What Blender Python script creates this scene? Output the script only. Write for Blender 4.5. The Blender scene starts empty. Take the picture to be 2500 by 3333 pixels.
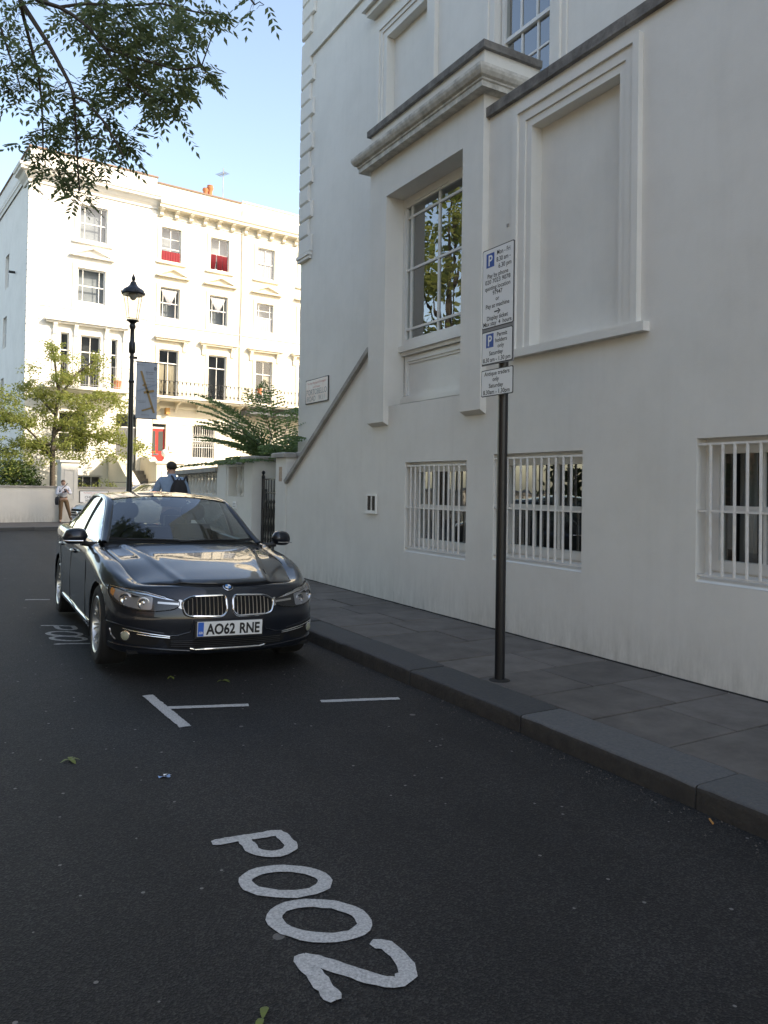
import bpy, bmesh, math, random
from mathutils import Vector, Matrix, noise as mnoise
from mathutils.bvhtree import BVHTree
R = math.radians
random.seed(7)
scene = bpy.context.scene
COL = scene.collection

# ------------------------------------------------------------------ camera
def make_camera():
    yaw, pitch, roll = R(30.324), R(1.0), 0.0155
    s, c = math.sin(yaw), math.cos(yaw)
    r0 = Vector((c, -s, 0)); fh = Vector((s, c, 0)); up = Vector((0, 0, 1))
    fw = fh * math.cos(pitch) + up * math.sin(pitch)
    u0 = up * math.cos(pitch) - fh * math.sin(pitch)
    rr = r0 * math.cos(roll) + u0 * math.sin(roll)
    uu = -r0 * math.sin(roll) + u0 * math.cos(roll)
    cam = bpy.data.cameras.new('camera'); co = bpy.data.objects.new('camera', cam); COL.objects.link(co)
    m = Matrix((rr, uu, -fw)).transposed().to_4x4(); m.translation = (0, 0, 1.5)
    co.matrix_world = m
    cam.sensor_fit = 'VERTICAL'; cam.sensor_height = 36.0
    cam.lens = 2500 / 3333 * 36.0
    cam.shift_y = -0.03794
    cam.clip_start = 0.05; cam.clip_end = 3000
    scene.camera = co
make_camera()

# ------------------------------------------------------------------ light
SUN_EL, SUN_AZ = R(33), R(41)          # azimuth measured from -Y towards +X
def make_light():
    w = bpy.data.worlds.new('World'); scene.world = w; w.use_nodes = True
    nt = w.node_tree; bg = nt.nodes['Background']
    sky = nt.nodes.new('ShaderNodeTexSky'); sky.sky_type = 'NISHITA'; sky.sun_disc = False
    sky.sun_elevation = SUN_EL
    d = Vector((math.sin(SUN_AZ) * math.cos(SUN_EL), -math.cos(SUN_AZ) * math.cos(SUN_EL), math.sin(SUN_EL)))
    sky.sun_rotation = math.atan2(d.x, d.y)
    sky.altitude = 0; sky.air_density = 1.0; sky.dust_density = 1.6; sky.ozone_density = 1.0
    nt.links.new(sky.outputs[0], bg.inputs[0]); bg.inputs[1].default_value = 0.15
    l = bpy.data.lights.new('sun', 'SUN'); l.energy = 2.5; l.angle = R(0.53); l.color = (1.0, 0.93, 0.82)
    o = bpy.data.objects.new('sun', l); COL.objects.link(o)
    o.rotation_euler = d.to_track_quat('Z', 'Y').to_euler()
    o.location = (20, -20, 30)
make_light()
scene.view_settings.view_transform = 'Standard'
scene.view_settings.look = 'None'
scene.view_settings.exposure = 1.6
scene.view_settings.gamma = 1.0
scene.view_settings.use_curve_mapping = False
if hasattr(scene.view_settings, 'use_white_balance'):      # the photograph is balanced for open shade
    scene.view_settings.use_white_balance = True
    scene.view_settings.white_balance_temperature = 7600
    scene.view_settings.white_balance_tint = 11

# ------------------------------------------------------------------ materials
MATS = {}
def mat(name, col=(0.5, 0.5, 0.5), rough=0.7, metal=0.0, spec=0.5, ior=None, coat=0.0, noise=None, bump=None, var=0.0, emit=None, sheen=0.0):
    """noise=(scale, amount, second_colour) mixes blotches; bump=(scale, strength, distance)."""
    if name in MATS: return MATS[name]
    m = bpy.data.materials.new(name); m.use_nodes = True
    nt = m.node_tree; b = nt.nodes['Principled BSDF']
    b.inputs['Base Color'].default_value = (*col, 1); b.inputs['Roughness'].default_value = rough
    b.inputs['Metallic'].default_value = metal
    b.inputs['Specular IOR Level'].default_value = spec
    if ior: b.inputs['IOR'].default_value = ior
    if coat:
        b.inputs['Coat Weight'].default_value = coat; b.inputs['Coat Roughness'].default_value = 0.02
    geo = nt.nodes.new('ShaderNodeNewGeometry')
    out = None
    if noise:
        sc, amt, c2 = noise
        n = nt.nodes.new('ShaderNodeTexNoise'); n.inputs['Scale'].default_value = sc; n.inputs['Detail'].default_value = 6; n.inputs['Roughness'].default_value = 0.65
        nt.links.new(geo.outputs['Position'], n.inputs['Vector'])
        r = nt.nodes.new('ShaderNodeValToRGB'); r.color_ramp.elements[0].position = 0.35; r.color_ramp.elements[1].position = 0.7
        r.color_ramp.elements[0].color = (0, 0, 0, 1); r.color_ramp.elements[1].color = (amt, amt, amt, 1)
        nt.links.new(n.outputs['Fac'], r.inputs[0])
        mx = nt.nodes.new('ShaderNodeMix'); mx.data_type = 'RGBA'
        mx.inputs[6].default_value = (*col, 1); mx.inputs[7].default_value = (*c2, 1)
        nt.links.new(r.outputs[0], mx.inputs[0]); out = mx.outputs[2]
    if var:
        oi = nt.nodes.new('ShaderNodeObjectInfo')
        mr = nt.nodes.new('ShaderNodeMapRange'); mr.inputs[3].default_value = 1 - var; mr.inputs[4].default_value = 1 + var
        nt.links.new(oi.outputs['Random'], mr.inputs[0])
        hv = nt.nodes.new('ShaderNodeHueSaturation'); hv.inputs['Color'].default_value = (*col, 1)
        nt.links.new(mr.outputs[0], hv.inputs['Value'])
        if out: nt.links.new(out, hv.inputs['Color'])
        out = hv.outputs[0]
    if out: nt.links.new(out, b.inputs['Base Color'])
    if bump:
        sc, st, ds = bump
        n2 = nt.nodes.new('ShaderNodeTexNoise'); n2.inputs['Scale'].default_value = sc; n2.inputs['Detail'].default_value = 5
        nt.links.new(geo.outputs['Position'], n2.inputs['Vector'])
        bp = nt.nodes.new('ShaderNodeBump'); bp.inputs['Strength'].default_value = st; bp.inputs['Distance'].default_value = ds
        nt.links.new(n2.outputs['Fac'], bp.inputs['Height']); nt.links.new(bp.outputs[0], b.inputs['Normal'])
    if emit:
        b.inputs['Emission Color'].default_value = (*emit[:3], 1); b.inputs['Emission Strength'].default_value = emit[3]
    MATS[name] = m
    return m

def glass_mat(name, tint=(0.8, 0.85, 0.84), ior=1.5, boost=1.5, rough=0.0, wob=0.0):
    m = bpy.data.materials.new(name); m.use_nodes = True; nt = m.node_tree
    nt.nodes.remove(nt.nodes['Principled BSDF']); o = nt.nodes['Material Output']
    t = nt.nodes.new('ShaderNodeBsdfTransparent'); t.inputs[0].default_value = (*tint, 1)
    g = nt.nodes.new('ShaderNodeBsdfGlossy'); g.inputs['Roughness'].default_value = rough; g.inputs['Color'].default_value = (1, 1, 1, 1)
    fr = nt.nodes.new('ShaderNodeFresnel'); gq = nt.nodes.new('ShaderNodeNewGeometry'); io = nt.nodes.new('ShaderNodeMapRange'); io.inputs[3].default_value = ior; io.inputs[4].default_value = 1 / ior
    nt.links.new(gq.outputs['Backfacing'], io.inputs[0]); nt.links.new(io.outputs[0], fr.inputs[0])   # same reflectance from either side of the pane
    mu = nt.nodes.new('ShaderNodeMath'); mu.operation = 'MULTIPLY'; mu.inputs[1].default_value = boost; mu.use_clamp = True
    mx = nt.nodes.new('ShaderNodeMixShader')
    nt.links.new(fr.outputs[0], mu.inputs[0]); nt.links.new(mu.outputs[0], mx.inputs[0])
    nt.links.new(t.outputs[0], mx.inputs[1]); nt.links.new(g.outputs[0], mx.inputs[2]); nt.links.new(mx.outputs[0], o.inputs[0])
    if wob:
        geo = nt.nodes.new('ShaderNodeNewGeometry'); n = nt.nodes.new('ShaderNodeTexNoise'); n.inputs['Scale'].default_value = 1.6
        nt.links.new(geo.outputs['Position'], n.inputs['Vector'])
        bp = nt.nodes.new('ShaderNodeBump'); bp.inputs['Strength'].default_value = wob; bp.inputs['Distance'].default_value = 0.05
        nt.links.new(n.outputs['Fac'], bp.inputs['Height']); nt.links.new(bp.outputs[0], g.inputs['Normal']); nt.links.new(bp.outputs[0], fr.inputs['Normal'])
    MATS[name] = m
    return m

def stucco_mat(name, col, dirt=(0.40, 0.38, 0.33), base_z=0.06, amount=0.65, grain=140.0, streak=0.07):
    """painted render: faint roller blotches, rain streaks, grime splashed up from the pavement."""
    m = bpy.data.materials.new(name); m.use_nodes = True; nt = m.node_tree; b = nt.nodes['Principled BSDF']
    b.inputs['Roughness'].default_value = 0.75; b.inputs['Specular IOR Level'].default_value = 0.3
    N = nt.nodes.new; K = nt.links.new
    geo = N('ShaderNodeNewGeometry'); sep = N('ShaderNodeSeparateXYZ'); K(geo.outputs['Position'], sep.inputs[0])
    n1 = N('ShaderNodeTexNoise'); n1.inputs['Scale'].default_value = 0.9; n1.inputs['Detail'].default_value = 7; n1.inputs['Roughness'].default_value = 0.7
    K(geo.outputs['Position'], n1.inputs['Vector'])
    mp = N('ShaderNodeMapping'); mp.inputs['Scale'].default_value = (9, 9, 0.7); K(geo.outputs['Position'], mp.inputs['Vector'])
    n2 = N('ShaderNodeTexNoise'); n2.inputs['Scale'].default_value = 1.0; n2.inputs['Detail'].default_value = 5; K(mp.outputs[0], n2.inputs['Vector'])
    rs = N('ShaderNodeMapRange'); rs.inputs[1].default_value = 0.52; rs.inputs[2].default_value = 0.8; rs.inputs[3].default_value = 0; rs.inputs[4].default_value = streak
    K(n2.outputs['Fac'], rs.inputs[0])
    # splash zone just above the paving: ragged height
    zz = N('ShaderNodeMapRange'); zz.inputs[1].default_value = base_z; zz.inputs[2].default_value = base_z + 0.65; zz.inputs[3].default_value = 1.0; zz.inputs[4].default_value = 0
    K(sep.outputs['Z'], zz.inputs[0])
    pw = N('ShaderNodeMath'); pw.operation = 'POWER'; pw.inputs[1].default_value = 2.2; K(zz.outputs[0], pw.inputs[0])
    mp3 = N('ShaderNodeMapping'); mp3.inputs['Scale'].default_value = (14, 14, 3.0); K(geo.outputs['Position'], mp3.inputs['Vector'])
    n3 = N('ShaderNodeTexNoise'); n3.inputs['Scale'].default_value = 1.0; n3.inputs['Detail'].default_value = 8; n3.inputs['Roughness'].default_value = 0.75; K(mp3.outputs[0], n3.inputs['Vector'])
    r3 = N('ShaderNodeMapRange'); r3.inputs[1].default_value = 0.35; r3.inputs[2].default_value = 0.7; K(n3.outputs['Fac'], r3.inputs[0])
    mm = N('ShaderNodeMath'); mm.operation = 'MULTIPLY'; K(pw.outputs[0], mm.inputs[0]); K(r3.outputs[0], mm.inputs[1])
    m2 = N('ShaderNodeMath'); m2.operation = 'MULTIPLY'; m2.inputs[1].default_value = amount; K(mm.outputs[0], m2.inputs[0])
    r1 = N('ShaderNodeMapRange'); r1.inputs[1].default_value = 0.4; r1.inputs[2].default_value = 0.75; r1.inputs[3].default_value = 0; r1.inputs[4].default_value = 0.22
    K(n1.outputs['Fac'], r1.inputs[0])
    ad = N('ShaderNodeMath'); ad.operation = 'ADD'; ad.use_clamp = True; K(m2.outputs[0], ad.inputs[0]); K(r1.outputs[0], ad.inputs[1])
    ad2 = N('ShaderNodeMath'); ad2.operation = 'ADD'; ad2.use_clamp = True; K(ad.outputs[0], ad2.inputs[0]); K(rs.outputs[0], ad2.inputs[1])
    mx = N('ShaderNodeMix'); mx.data_type = 'RGBA'; mx.inputs[6].default_value = (*col, 1); mx.inputs[7].default_value = (*dirt, 1)
    K(ad2.outputs[0], mx.inputs[0]); K(mx.outputs[2], b.inputs['Base Color'])
    n4 = N('ShaderNodeTexNoise'); n4.inputs['Scale'].default_value = grain; n4.inputs['Detail'].default_value = 3; K(geo.outputs['Position'], n4.inputs['Vector'])
    n5 = N('ShaderNodeTexNoise'); n5.inputs['Scale'].default_value = 3.2; n5.inputs['Detail'].default_value = 4; K(geo.outputs['Position'], n5.inputs['Vector'])
    bp = N('ShaderNodeBump'); bp.inputs['Strength'].default_value = 0.35; bp.inputs['Distance'].default_value = 0.003; K(n4.outputs['Fac'], bp.inputs['Height'])
    b2 = N('ShaderNodeBump'); b2.inputs['Strength'].default_value = 0.2; b2.inputs['Distance'].default_value = 0.02; K(n5.outputs['Fac'], b2.inputs['Height']); K(bp.outputs[0], b2.inputs['Normal'])
    K(b2.outputs[0], b.inputs['Normal'])
    MATS[name] = m
    return m

def asphalt_mat():
    m = bpy.data.materials.new('asphalt'); m.use_nodes = True; nt = m.node_tree; b = nt.nodes['Principled BSDF']
    N = nt.nodes.new; K = nt.links.new
    geo = N('ShaderNodeNewGeometry')
    v = N('ShaderNodeTexVoronoi'); v.inputs['Scale'].default_value = 150; K(geo.outputs['Position'], v.inputs['Vector'])
    cr = N('ShaderNodeValToRGB'); e = cr.color_ramp.elements; e[0].color = (0.0105, 0.0097, 0.0092, 1); e[1].color = (0.060, 0.056, 0.052, 1)
    e[0].position = 0.45; e[1].position = 1.0
    K(v.outputs['Color'], cr.inputs[0])
    n1 = N('ShaderNodeTexNoise'); n1.inputs['Scale'].default_value = 0.9; n1.inputs['Detail'].default_value = 8; n1.inputs['Roughness'].default_value = 0.7; K(geo.outputs['Position'], n1.inputs['Vector'])
    r1 = N('ShaderNodeMapRange'); r1.inputs[1].default_value = 0.3; r1.inputs[2].default_value = 0.75; r1.inputs[3].default_value = 0.6; r1.inputs[4].default_value = 1.25; K(n1.outputs['Fac'], r1.inputs[0])
    # long worn bands along the traffic direction
    mpw = N('ShaderNodeMapping'); mpw.inputs['Scale'].default_value = (1.3, 0.10, 1); K(geo.outputs['Position'], mpw.inputs['Vector'])
    nw = N('ShaderNodeTexNoise'); nw.inputs['Scale'].default_value = 1.0; nw.inputs['Detail'].default_value = 5; K(mpw.outputs[0], nw.inputs['Vector'])
    rw = N('ShaderNodeMapRange'); rw.inputs[1].default_value = 0.35; rw.inputs[2].default_value = 0.7; rw.inputs[3].default_value = 0.75; rw.inputs[4].default_value = 1.35; K(nw.outputs['Fac'], rw.inputs[0])
    mw = N('ShaderNodeMath'); mw.operation = 'MULTIPLY'; K(r1.outputs[0], mw.inputs[0]); K(rw.outputs[0], mw.inputs[1])
    hv = N('ShaderNodeHueSaturation'); K(cr.outputs[0], hv.inputs['Color']); K(mw.outputs[0], hv.inputs['Value'])
    # old chewing-gum spots, worn pale stones
    v2 = N('ShaderNodeTexVoronoi'); v2.inputs['Scale'].default_value = 2.6; v2.inputs['Randomness'].default_value = 1.0; K(geo.outputs['Position'], v2.inputs['Vector'])
    lt = N('ShaderNodeMath'); lt.operation = 'LESS_THAN'; lt.inputs[1].default_value = 0.055; K(v2.outputs['Distance'], lt.inputs[0])
    sp = N('ShaderNodeSeparateColor'); K(v2.outputs['Color'], sp.inputs[0])
    gt = N('ShaderNodeMath'); gt.operation = 'GREATER_THAN'; gt.inputs[1].default_value = 0.35; K(sp.outputs[0], gt.inputs[0])
    gm = N('ShaderNodeMath'); gm.operation = 'MULTIPLY'; K(lt.outputs[0], gm.inputs[0]); K(gt.outputs[0], gm.inputs[1])
    g2 = N('ShaderNodeMath'); g2.operation = 'MULTIPLY'; g2.inputs[1].default_value = 0.7; K(gm.outputs[0], g2.inputs[0])
    v3 = N('ShaderNodeTexVoronoi'); v3.inputs['Scale'].default_value = 11; K(geo.outputs['Position'], v3.inputs['Vector'])
    lt3 = N('ShaderNodeMath'); lt3.operation = 'LESS_THAN'; lt3.inputs[1].default_value = 0.085; K(v3.outputs['Distance'], lt3.inputs[0])
    sp3 = N('ShaderNodeSeparateColor'); K(v3.outputs['Color'], sp3.inputs[0])
    gt3 = N('ShaderNodeMath'); gt3.operation = 'GREATER_THAN'; gt3.inputs[1].default_value = 0.68; K(sp3.outputs[1], gt3.inputs[0])
    gm3 = N('ShaderNodeMath'); gm3.operation = 'MULTIPLY'; K(lt3.outputs[0], gm3.inputs[0]); K(gt3.outputs[0], gm3.inputs[1])
    mxa = N('ShaderNodeMath'); mxa.operation = 'MAXIMUM'; K(g2.outputs[0], mxa.inputs[0]); K(gm3.outputs[0], mxa.inputs[1])
    mx = N('ShaderNodeMix'); mx.data_type = 'RGBA'; mx.inputs[7].default_value = (0.19, 0.18, 0.17, 1); K(hv.outputs[0], mx.inputs[6]); K(mxa.outputs[0], mx.inputs[0])
    K(mx.outputs[2], b.inputs['Base Color'])
    b.inputs['Roughness'].default_value = 0.72; b.inputs['Specular IOR Level'].default_value = 0.35
    bp = N('ShaderNodeBump'); bp.inputs['Strength'].default_value = 0.8; bp.inputs['Distance'].default_value = 0.004
    K(v.outputs['Distance'], bp.inputs['Height'])
    n2 = N('ShaderNodeTexNoise'); n2.inputs['Scale'].default_value = 60; n2.inputs['Detail'].default_value = 4; K(geo.outputs['Position'], n2.inputs['Vector'])
    b2 = N('ShaderNodeBump'); b2.inputs['Strength'].default_value = 0.3; b2.inputs['Distance'].default_value = 0.006; K(n2.outputs['Fac'], b2.inputs['Height']); K(bp.outputs[0], b2.inputs['Normal'])
    K(b2.outputs[0], b.inputs['Normal'])
    MATS['asphalt'] = m
    return m

asphalt_mat()
stucco_mat('stucco', (0.79, 0.765, 0.705))
stucco_mat('stucco_garden', (0.70, 0.68, 0.62), amount=0.7)
stucco_mat('stucco_white', (0.82, 0.80, 0.745), base_z=0.0, streak=0.05, grain=40)
stucco_mat('stucco_cream', (0.80, 0.745, 0.62), base_z=0.0, streak=0.08, grain=40)
mat('trim_white', (0.80, 0.79, 0.76), 0.55, noise=(3, 0.25, (0.66, 0.64, 0.58)))
mat('frame_white', (0.78, 0.77, 0.73), 0.4, noise=(6, 0.25, (0.62, 0.60, 0.54)))
mat('trim_cream', (0.80, 0.75, 0.63), 0.6)
mat('iron_white', (0.80, 0.78, 0.74), 0.45, noise=(14, 0.35, (0.5, 0.40, 0.3)))
mat('coping_stone', (0.115, 0.105, 0.095), 0.9, noise=(7, 0.9, (0.28, 0.26, 0.23)), bump=(30, 0.6, 0.01))
mat('cornice_paint', (0.70, 0.67, 0.60), 0.8, noise=(9, 0.75, (0.27, 0.25, 0.21)), bump=(30, 0.4, 0.006))
mat('pale_coping', (0.42, 0.40, 0.36), 0.85, noise=(5, 0.9, (0.24, 0.22, 0.20)), bump=(35, 0.5, 0.006))
mat('york_stone', (0.15, 0.132, 0.115), 0.8, noise=(4, 0.9, (0.08, 0.07, 0.06)), bump=(60, 0.35, 0.004), var=0.2)
mat('joint_mortar', (0.02, 0.018, 0.016), 0.95)
mat('kerb_face', (0.035, 0.031, 0.027), 0.9, noise=(9, 0.9, (0.06, 0.052, 0.042)), bump=(45, 0.8, 0.008))
mat('granite', (0.088, 0.085, 0.079), 0.75, noise=(55, 0.9, (0.055, 0.057, 0.06)), bump=(45, 0.6, 0.006), var=0.38)
mat('road_paint', (0.58, 0.57, 0.55), 0.75, noise=(110, 0.85, (0.20, 0.195, 0.19)), bump=(80, 0.5, 0.003))
mat('road_paint_old', (0.50, 0.49, 0.46), 0.8, noise=(30, 1.0, (0.16, 0.155, 0.15)))
mat('black_iron', (0.012, 0.012, 0.013), 0.35, spec=0.5)
mat('black_plastic', (0.014, 0.014, 0.015), 0.55)
mat('rubber', (0.012, 0.012, 0.012), 0.85, bump=(60, 0.3, 0.003))
mat('chrome', (0.78, 0.78, 0.78), 0.08, metal=1.0)
mat('alloy', (0.55, 0.54, 0.52), 0.28, metal=0.9)
mat('sign_white', (0.84, 0.85, 0.85), 0.45)
mat('sign_black', (0.015, 0.015, 0.015), 0.5)
mat('sign_blue', (0.012, 0.075, 0.36), 0.4)
mat('sign_grey', (0.22, 0.22, 0.225), 0.5)
mat('sign_red', (0.52, 0.11, 0.08), 0.55)
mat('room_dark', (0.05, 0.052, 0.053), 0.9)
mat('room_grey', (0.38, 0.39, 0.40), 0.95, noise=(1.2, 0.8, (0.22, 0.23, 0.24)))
mat('net_curtain', (0.42, 0.42, 0.44), 0.9)
mat('red_curtain', (0.22, 0.018, 0.026), 0.85)
mat('cream_curtain', (0.55, 0.47, 0.34), 0.9)
mat('tile_coping', (0.26, 0.17, 0.12), 0.9, noise=(4, 0.8, (0.18, 0.14, 0.11)))
mat('terracotta', (0.46, 0.17, 0.075), 0.8, noise=(8, 0.6, (0.36, 0.13, 0.06)))
mat('red_door', (0.55, 0.035, 0.03), 0.35)
mat('grey_door', (0.12, 0.125, 0.13), 0.5)
mat('bark', (0.085, 0.07, 0.055), 0.9, noise=(18, 1.0, (0.045, 0.038, 0.03)), bump=(40, 0.8, 0.01))
mat('lead_grey', (0.10, 0.11, 0.125), 0.5)
glass_mat('window_glass', (0.72, 0.78, 0.76), 1.5, 3.2, 0.0, wob=0.05)
glass_mat('far_glass', (0.8, 0.84, 0.86), 1.5, 1.5)
glass_mat('lantern_glass', (0.86, 0.86, 0.82), 1.45, 1.0)

def leaf_mat(name, col, col2, trans=0.35, rough=0.5):
    m = bpy.data.materials.new(name); m.use_nodes = True; nt = m.node_tree
    nt.nodes.remove(nt.nodes['Principled BSDF']); o = nt.nodes['Material Output']
    N = nt.nodes.new; K = nt.links.new
    geo = N('ShaderNodeNewGeometry')
    mx = N('ShaderNodeMix'); mx.data_type = 'RGBA'; mx.inputs[6].default_value = (*col, 1); mx.inputs[7].default_value = (*col2, 1)
    K(geo.outputs['Random Per Island'], mx.inputs[0])
    d = N('ShaderNodeBsdfPrincipled'); d.inputs['Roughness'].default_value = rough; d.inputs['Specular IOR Level'].default_value = 0.35; K(mx.outputs[2], d.inputs['Base Color'])
    t = N('ShaderNodeBsdfTranslucent'); hv = N('ShaderNodeHueSaturation'); hv.inputs['Hue'].default_value = 0.485; hv.inputs['Value'].default_value = 1.5; K(mx.outputs[2], hv.inputs['Color']); K(hv.outputs[0], t.inputs[0])
    ms = N('ShaderNodeMixShader'); ms.inputs[0].default_value = trans; K(d.outputs[0], ms.inputs[1]); K(t.outputs[0], ms.inputs[2]); K(ms.outputs[0], o.inputs[0])
    MATS[name] = m
leaf_mat('ash_leaf', (0.085, 0.125, 0.055), (0.15, 0.19, 0.085), 0.45)
leaf_mat('garden_leaf', (0.13, 0.175, 0.04), (0.25, 0.27, 0.08), 0.45)
leaf_mat('shrub_leaf', (0.03, 0.055, 0.018), (0.06, 0.10, 0.025), 0.3)
leaf_mat('fern_leaf', (0.085, 0.145, 0.05), (0.15, 0.22, 0.09), 0.4)

# ------------------------------------------------------------------ mesh helpers
class MB:
    def __init__(s): s.v = []; s.f = []
    def add(s, vs, fs):
        n = len(s.v); s.v += [tuple(p) for p in vs]; s.f += [tuple(i + n for i in f) for f in fs]; return s
    def quad(s, a, b, c, d): return s.add([a, b, c, d], [(0, 1, 2, 3)])
    def poly(s, pts): return s.add(pts, [tuple(range(len(pts)))])
    def box(s, x0, y0, z0, x1, y1, z1):
        return s.add([(x0, y0, z0), (x1, y0, z0), (x1, y1, z0), (x0, y1, z0), (x0, y0, z1), (x1, y0, z1), (x1, y1, z1), (x0, y1, z1)],
                     [(0, 3, 2, 1), (4, 5, 6, 7), (0, 1, 5, 4), (1, 2, 6, 5), (2, 3, 7, 6), (3, 0, 4, 7)])
    def cbox(s, x0, y0, z0, x1, y1, z1, c=0.01):
        """box with every edge chamfered on the top rim"""
        s.add([(x0, y0, z0), (x1, y0, z0), (x1, y1, z0), (x0, y1, z0), (x0, y0, z1 - c), (x1, y0, z1 - c), (x1, y1, z1 - c), (x0, y1, z1 - c),
               (x0 + c, y0 + c, z1), (x1 - c, y0 + c, z1), (x1 - c, y1 - c, z1), (x0 + c, y1 - c, z1)],
              [(0, 3, 2, 1), (0, 1, 5, 4), (1, 2, 6, 5), (2, 3, 7, 6), (3, 0, 4, 7), (4, 5, 9, 8), (5, 6, 10, 9), (6, 7, 11, 10), (7, 4, 8, 11), (8, 9, 10, 11)])
        return s
    def tube(s, path, r, n=8, cap=True):
        path = [Vector(p) for p in path]; m = len(path)
        rs = r if isinstance(r, (list, tuple)) else [r] * m
        vs = []; prev = None
        for i, p in enumerate(path):
            t = (path[min(i + 1, m - 1)] - path[max(i - 1, 0)])
            t = t.normalized() if t.length > 1e-9 else Vector((0, 0, 1))
            if prev is None:
                a = Vector((0, 0, 1)) if abs(t.z) < 0.9 else Vector((1, 0, 0))
                u = t.cross(a).normalized()
            else:
                u = (prev - t * prev.dot(t)); u = u.normalized() if u.length > 1e-6 else t.orthogonal().normalized()
            prev = u; w = t.cross(u)
            for k in range(n):
                an = 2 * math.pi * k / n; vs.append(p + (u * math.cos(an) + w * math.sin(an)) * rs[i])
        fs = []
        for i in range(m - 1):
            for k in range(n): fs.append((i * n + k, i * n + (k + 1) % n, (i + 1) * n + (k + 1) % n, (i + 1) * n + k))
        if cap: fs.append(tuple(range(n - 1, -1, -1))); fs.append(tuple((m - 1) * n + k for k in range(n)))
        return s.add(vs, fs)
    def lathe(s, prof, n=16, c=(0, 0, 0), axis='z', cap=True):
        vs = []; fs = []
        for r, h in prof:
            for k in range(n):
                a = 2 * math.pi * k / n; x, y = r * math.cos(a), r * math.sin(a)
                vs.append({'z': (c[0] + x, c[1] + y, c[2] + h), 'y': (c[0] + x, c[1] + h, c[2] - y), 'x': (c[0] + h, c[1] + x, c[2] + y)}[axis])
        for i in range(len(prof) - 1):
            for k in range(n): fs.append((i * n + k, i * n + (k + 1) % n, (i + 1) * n + (k + 1) % n, (i + 1) * n + k))
        if cap: fs.append(tuple(range(n - 1, -1, -1))); fs.append(tuple((len(prof) - 1) * n + k for k in range(n)))
        return s.add(vs, fs)
    def grid(s, rows):
        n = len(rows[0]); vs = [p for r in rows for p in r]; fs = []
        for i in range(len(rows) - 1):
            for k in range(n - 1): fs.append((i * n + k, i * n + k + 1, (i + 1) * n + k + 1, (i + 1) * n + k))
        return s.add(vs, fs)
    def prism(s, pts, d):
        """closed polygon pts (3d, planar) pushed by vector d"""
        d = Vector(d); n = len(pts); a = [Vector(p) for p in pts]; b = [p + d for p in a]
        fs = [tuple(range(n - 1, -1, -1)), tuple(range(n, 2 * n))] + [(i, (i + 1) % n, (i + 1) % n + n, i + n) for i in range(n)]
        return s.add(a + b, fs)
    def xf(s, M):
        s.v = [tuple(M @ Vector(p)) for p in s.v]; return s
    def mesh(s, name, material=None, smooth=None):
        me = bpy.data.meshes.new(name); me.from_pydata(s.v, [], s.f); me.update()
        if material is not None: me.materials.append(MATS[material] if isinstance(material, str) else material)
        if smooth is not None:
            me.polygons.foreach_set('use_smooth', [True] * len(me.polygons))
            me.set_sharp_from_angle(angle=R(smooth))
        return me

def fixn(me):
    bm = bmesh.new(); bm.from_mesh(me); bmesh.ops.recalc_face_normals(bm, faces=bm.faces); bm.to_mesh(me); bm.free(); return me

def link(name, data, parent=None, loc=None):
    o = bpy.data.objects.new(name, data); COL.objects.link(o)
    if parent is not None:
        o.parent = parent
        if '_w' in PINV.get(parent.name, {}): o.matrix_parent_inverse = PINV[parent.name]['_w']
    if loc is not None: o.location = loc
    return o
PINV = {}
def tag(o, label=None, cat=None, group=None, kind=None):
    if label: o['label'] = label
    if cat: o['category'] = cat
    if group: o['group'] = group
    if kind: o['kind'] = kind
    return o
def thing(name, label, cat, loc=(0, 0, 0), rot=(0, 0, 0), group=None, world=True):
    """an Empty at the base of a thing; with world=True its parts are modelled in scene coordinates"""
    o = bpy.data.objects.new(name, None); COL.objects.link(o); o.empty_display_size = 0.2
    o.location = loc; o.rotation_euler = rot
    if world: PINV[o.name] = {'_w': Matrix.Translation(loc).inverted()}
    return tag(o, label, cat, group)
def part(parent, name, mb, material, smooth=None, fix=True, kind=None, label=None):
    me = mb.mesh(name, material, smooth) if isinstance(mb, MB) else mb
    if fix and isinstance(mb, MB): fixn(me)
    o = link(name, me, parent)
    if parent is not None and parent.type == 'MESH' and parent.name in SUBINV: o.matrix_parent_inverse = SUBINV[parent.name]
    if kind: o['kind'] = kind
    if label: o['label'] = label
    return o
SUBINV = {}
def holed(mb, fn, u0, u1, z0, z1, holes):
    """rectangular sheet with rectangular openings; fn(u, z) -> point"""
    us = sorted({u0, u1, *[h[0] for h in holes], *[h[1] for h in holes]}); us = [u for u in us if u0 <= u <= u1]
    zs = sorted({z0, z1, *[h[2] for h in holes], *[h[3] for h in holes]}); zs = [z for z in zs if z0 <= z <= z1]
    for a, b in zip(us, us[1:]):
        for c, d in zip(zs, zs[1:]):
            mu, mz = (a + b) / 2, (c + d) / 2
            if any(h[0] < mu < h[1] and h[2] < mz < h[3] for h in holes): continue
            mb.quad(fn(a, c), fn(b, c), fn(b, d), fn(a, d))
def reveal(mb, fn, h, d0, d1, sides='lrtb'):
    """jambs, soffit and sill of an opening; fn(u, z, depth)"""
    a, b, c, d = h
    if 'l' in sides: mb.quad(fn(a, c, d0), fn(a, d, d0), fn(a, d, d1), fn(a, c, d1))
    if 'r' in sides: mb.quad(fn(b, c, d0), fn(b, d, d0), fn(b, d, d1), fn(b, c, d1))
    if 't' in sides: mb.quad(fn(a, d, d0), fn(b, d, d0), fn(b, d, d1), fn(a, d, d1))
    if 'b' in sides: mb.quad(fn(a, c, d0), fn(b, c, d0), fn(b, c, d1), fn(a, c, d1))
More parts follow.
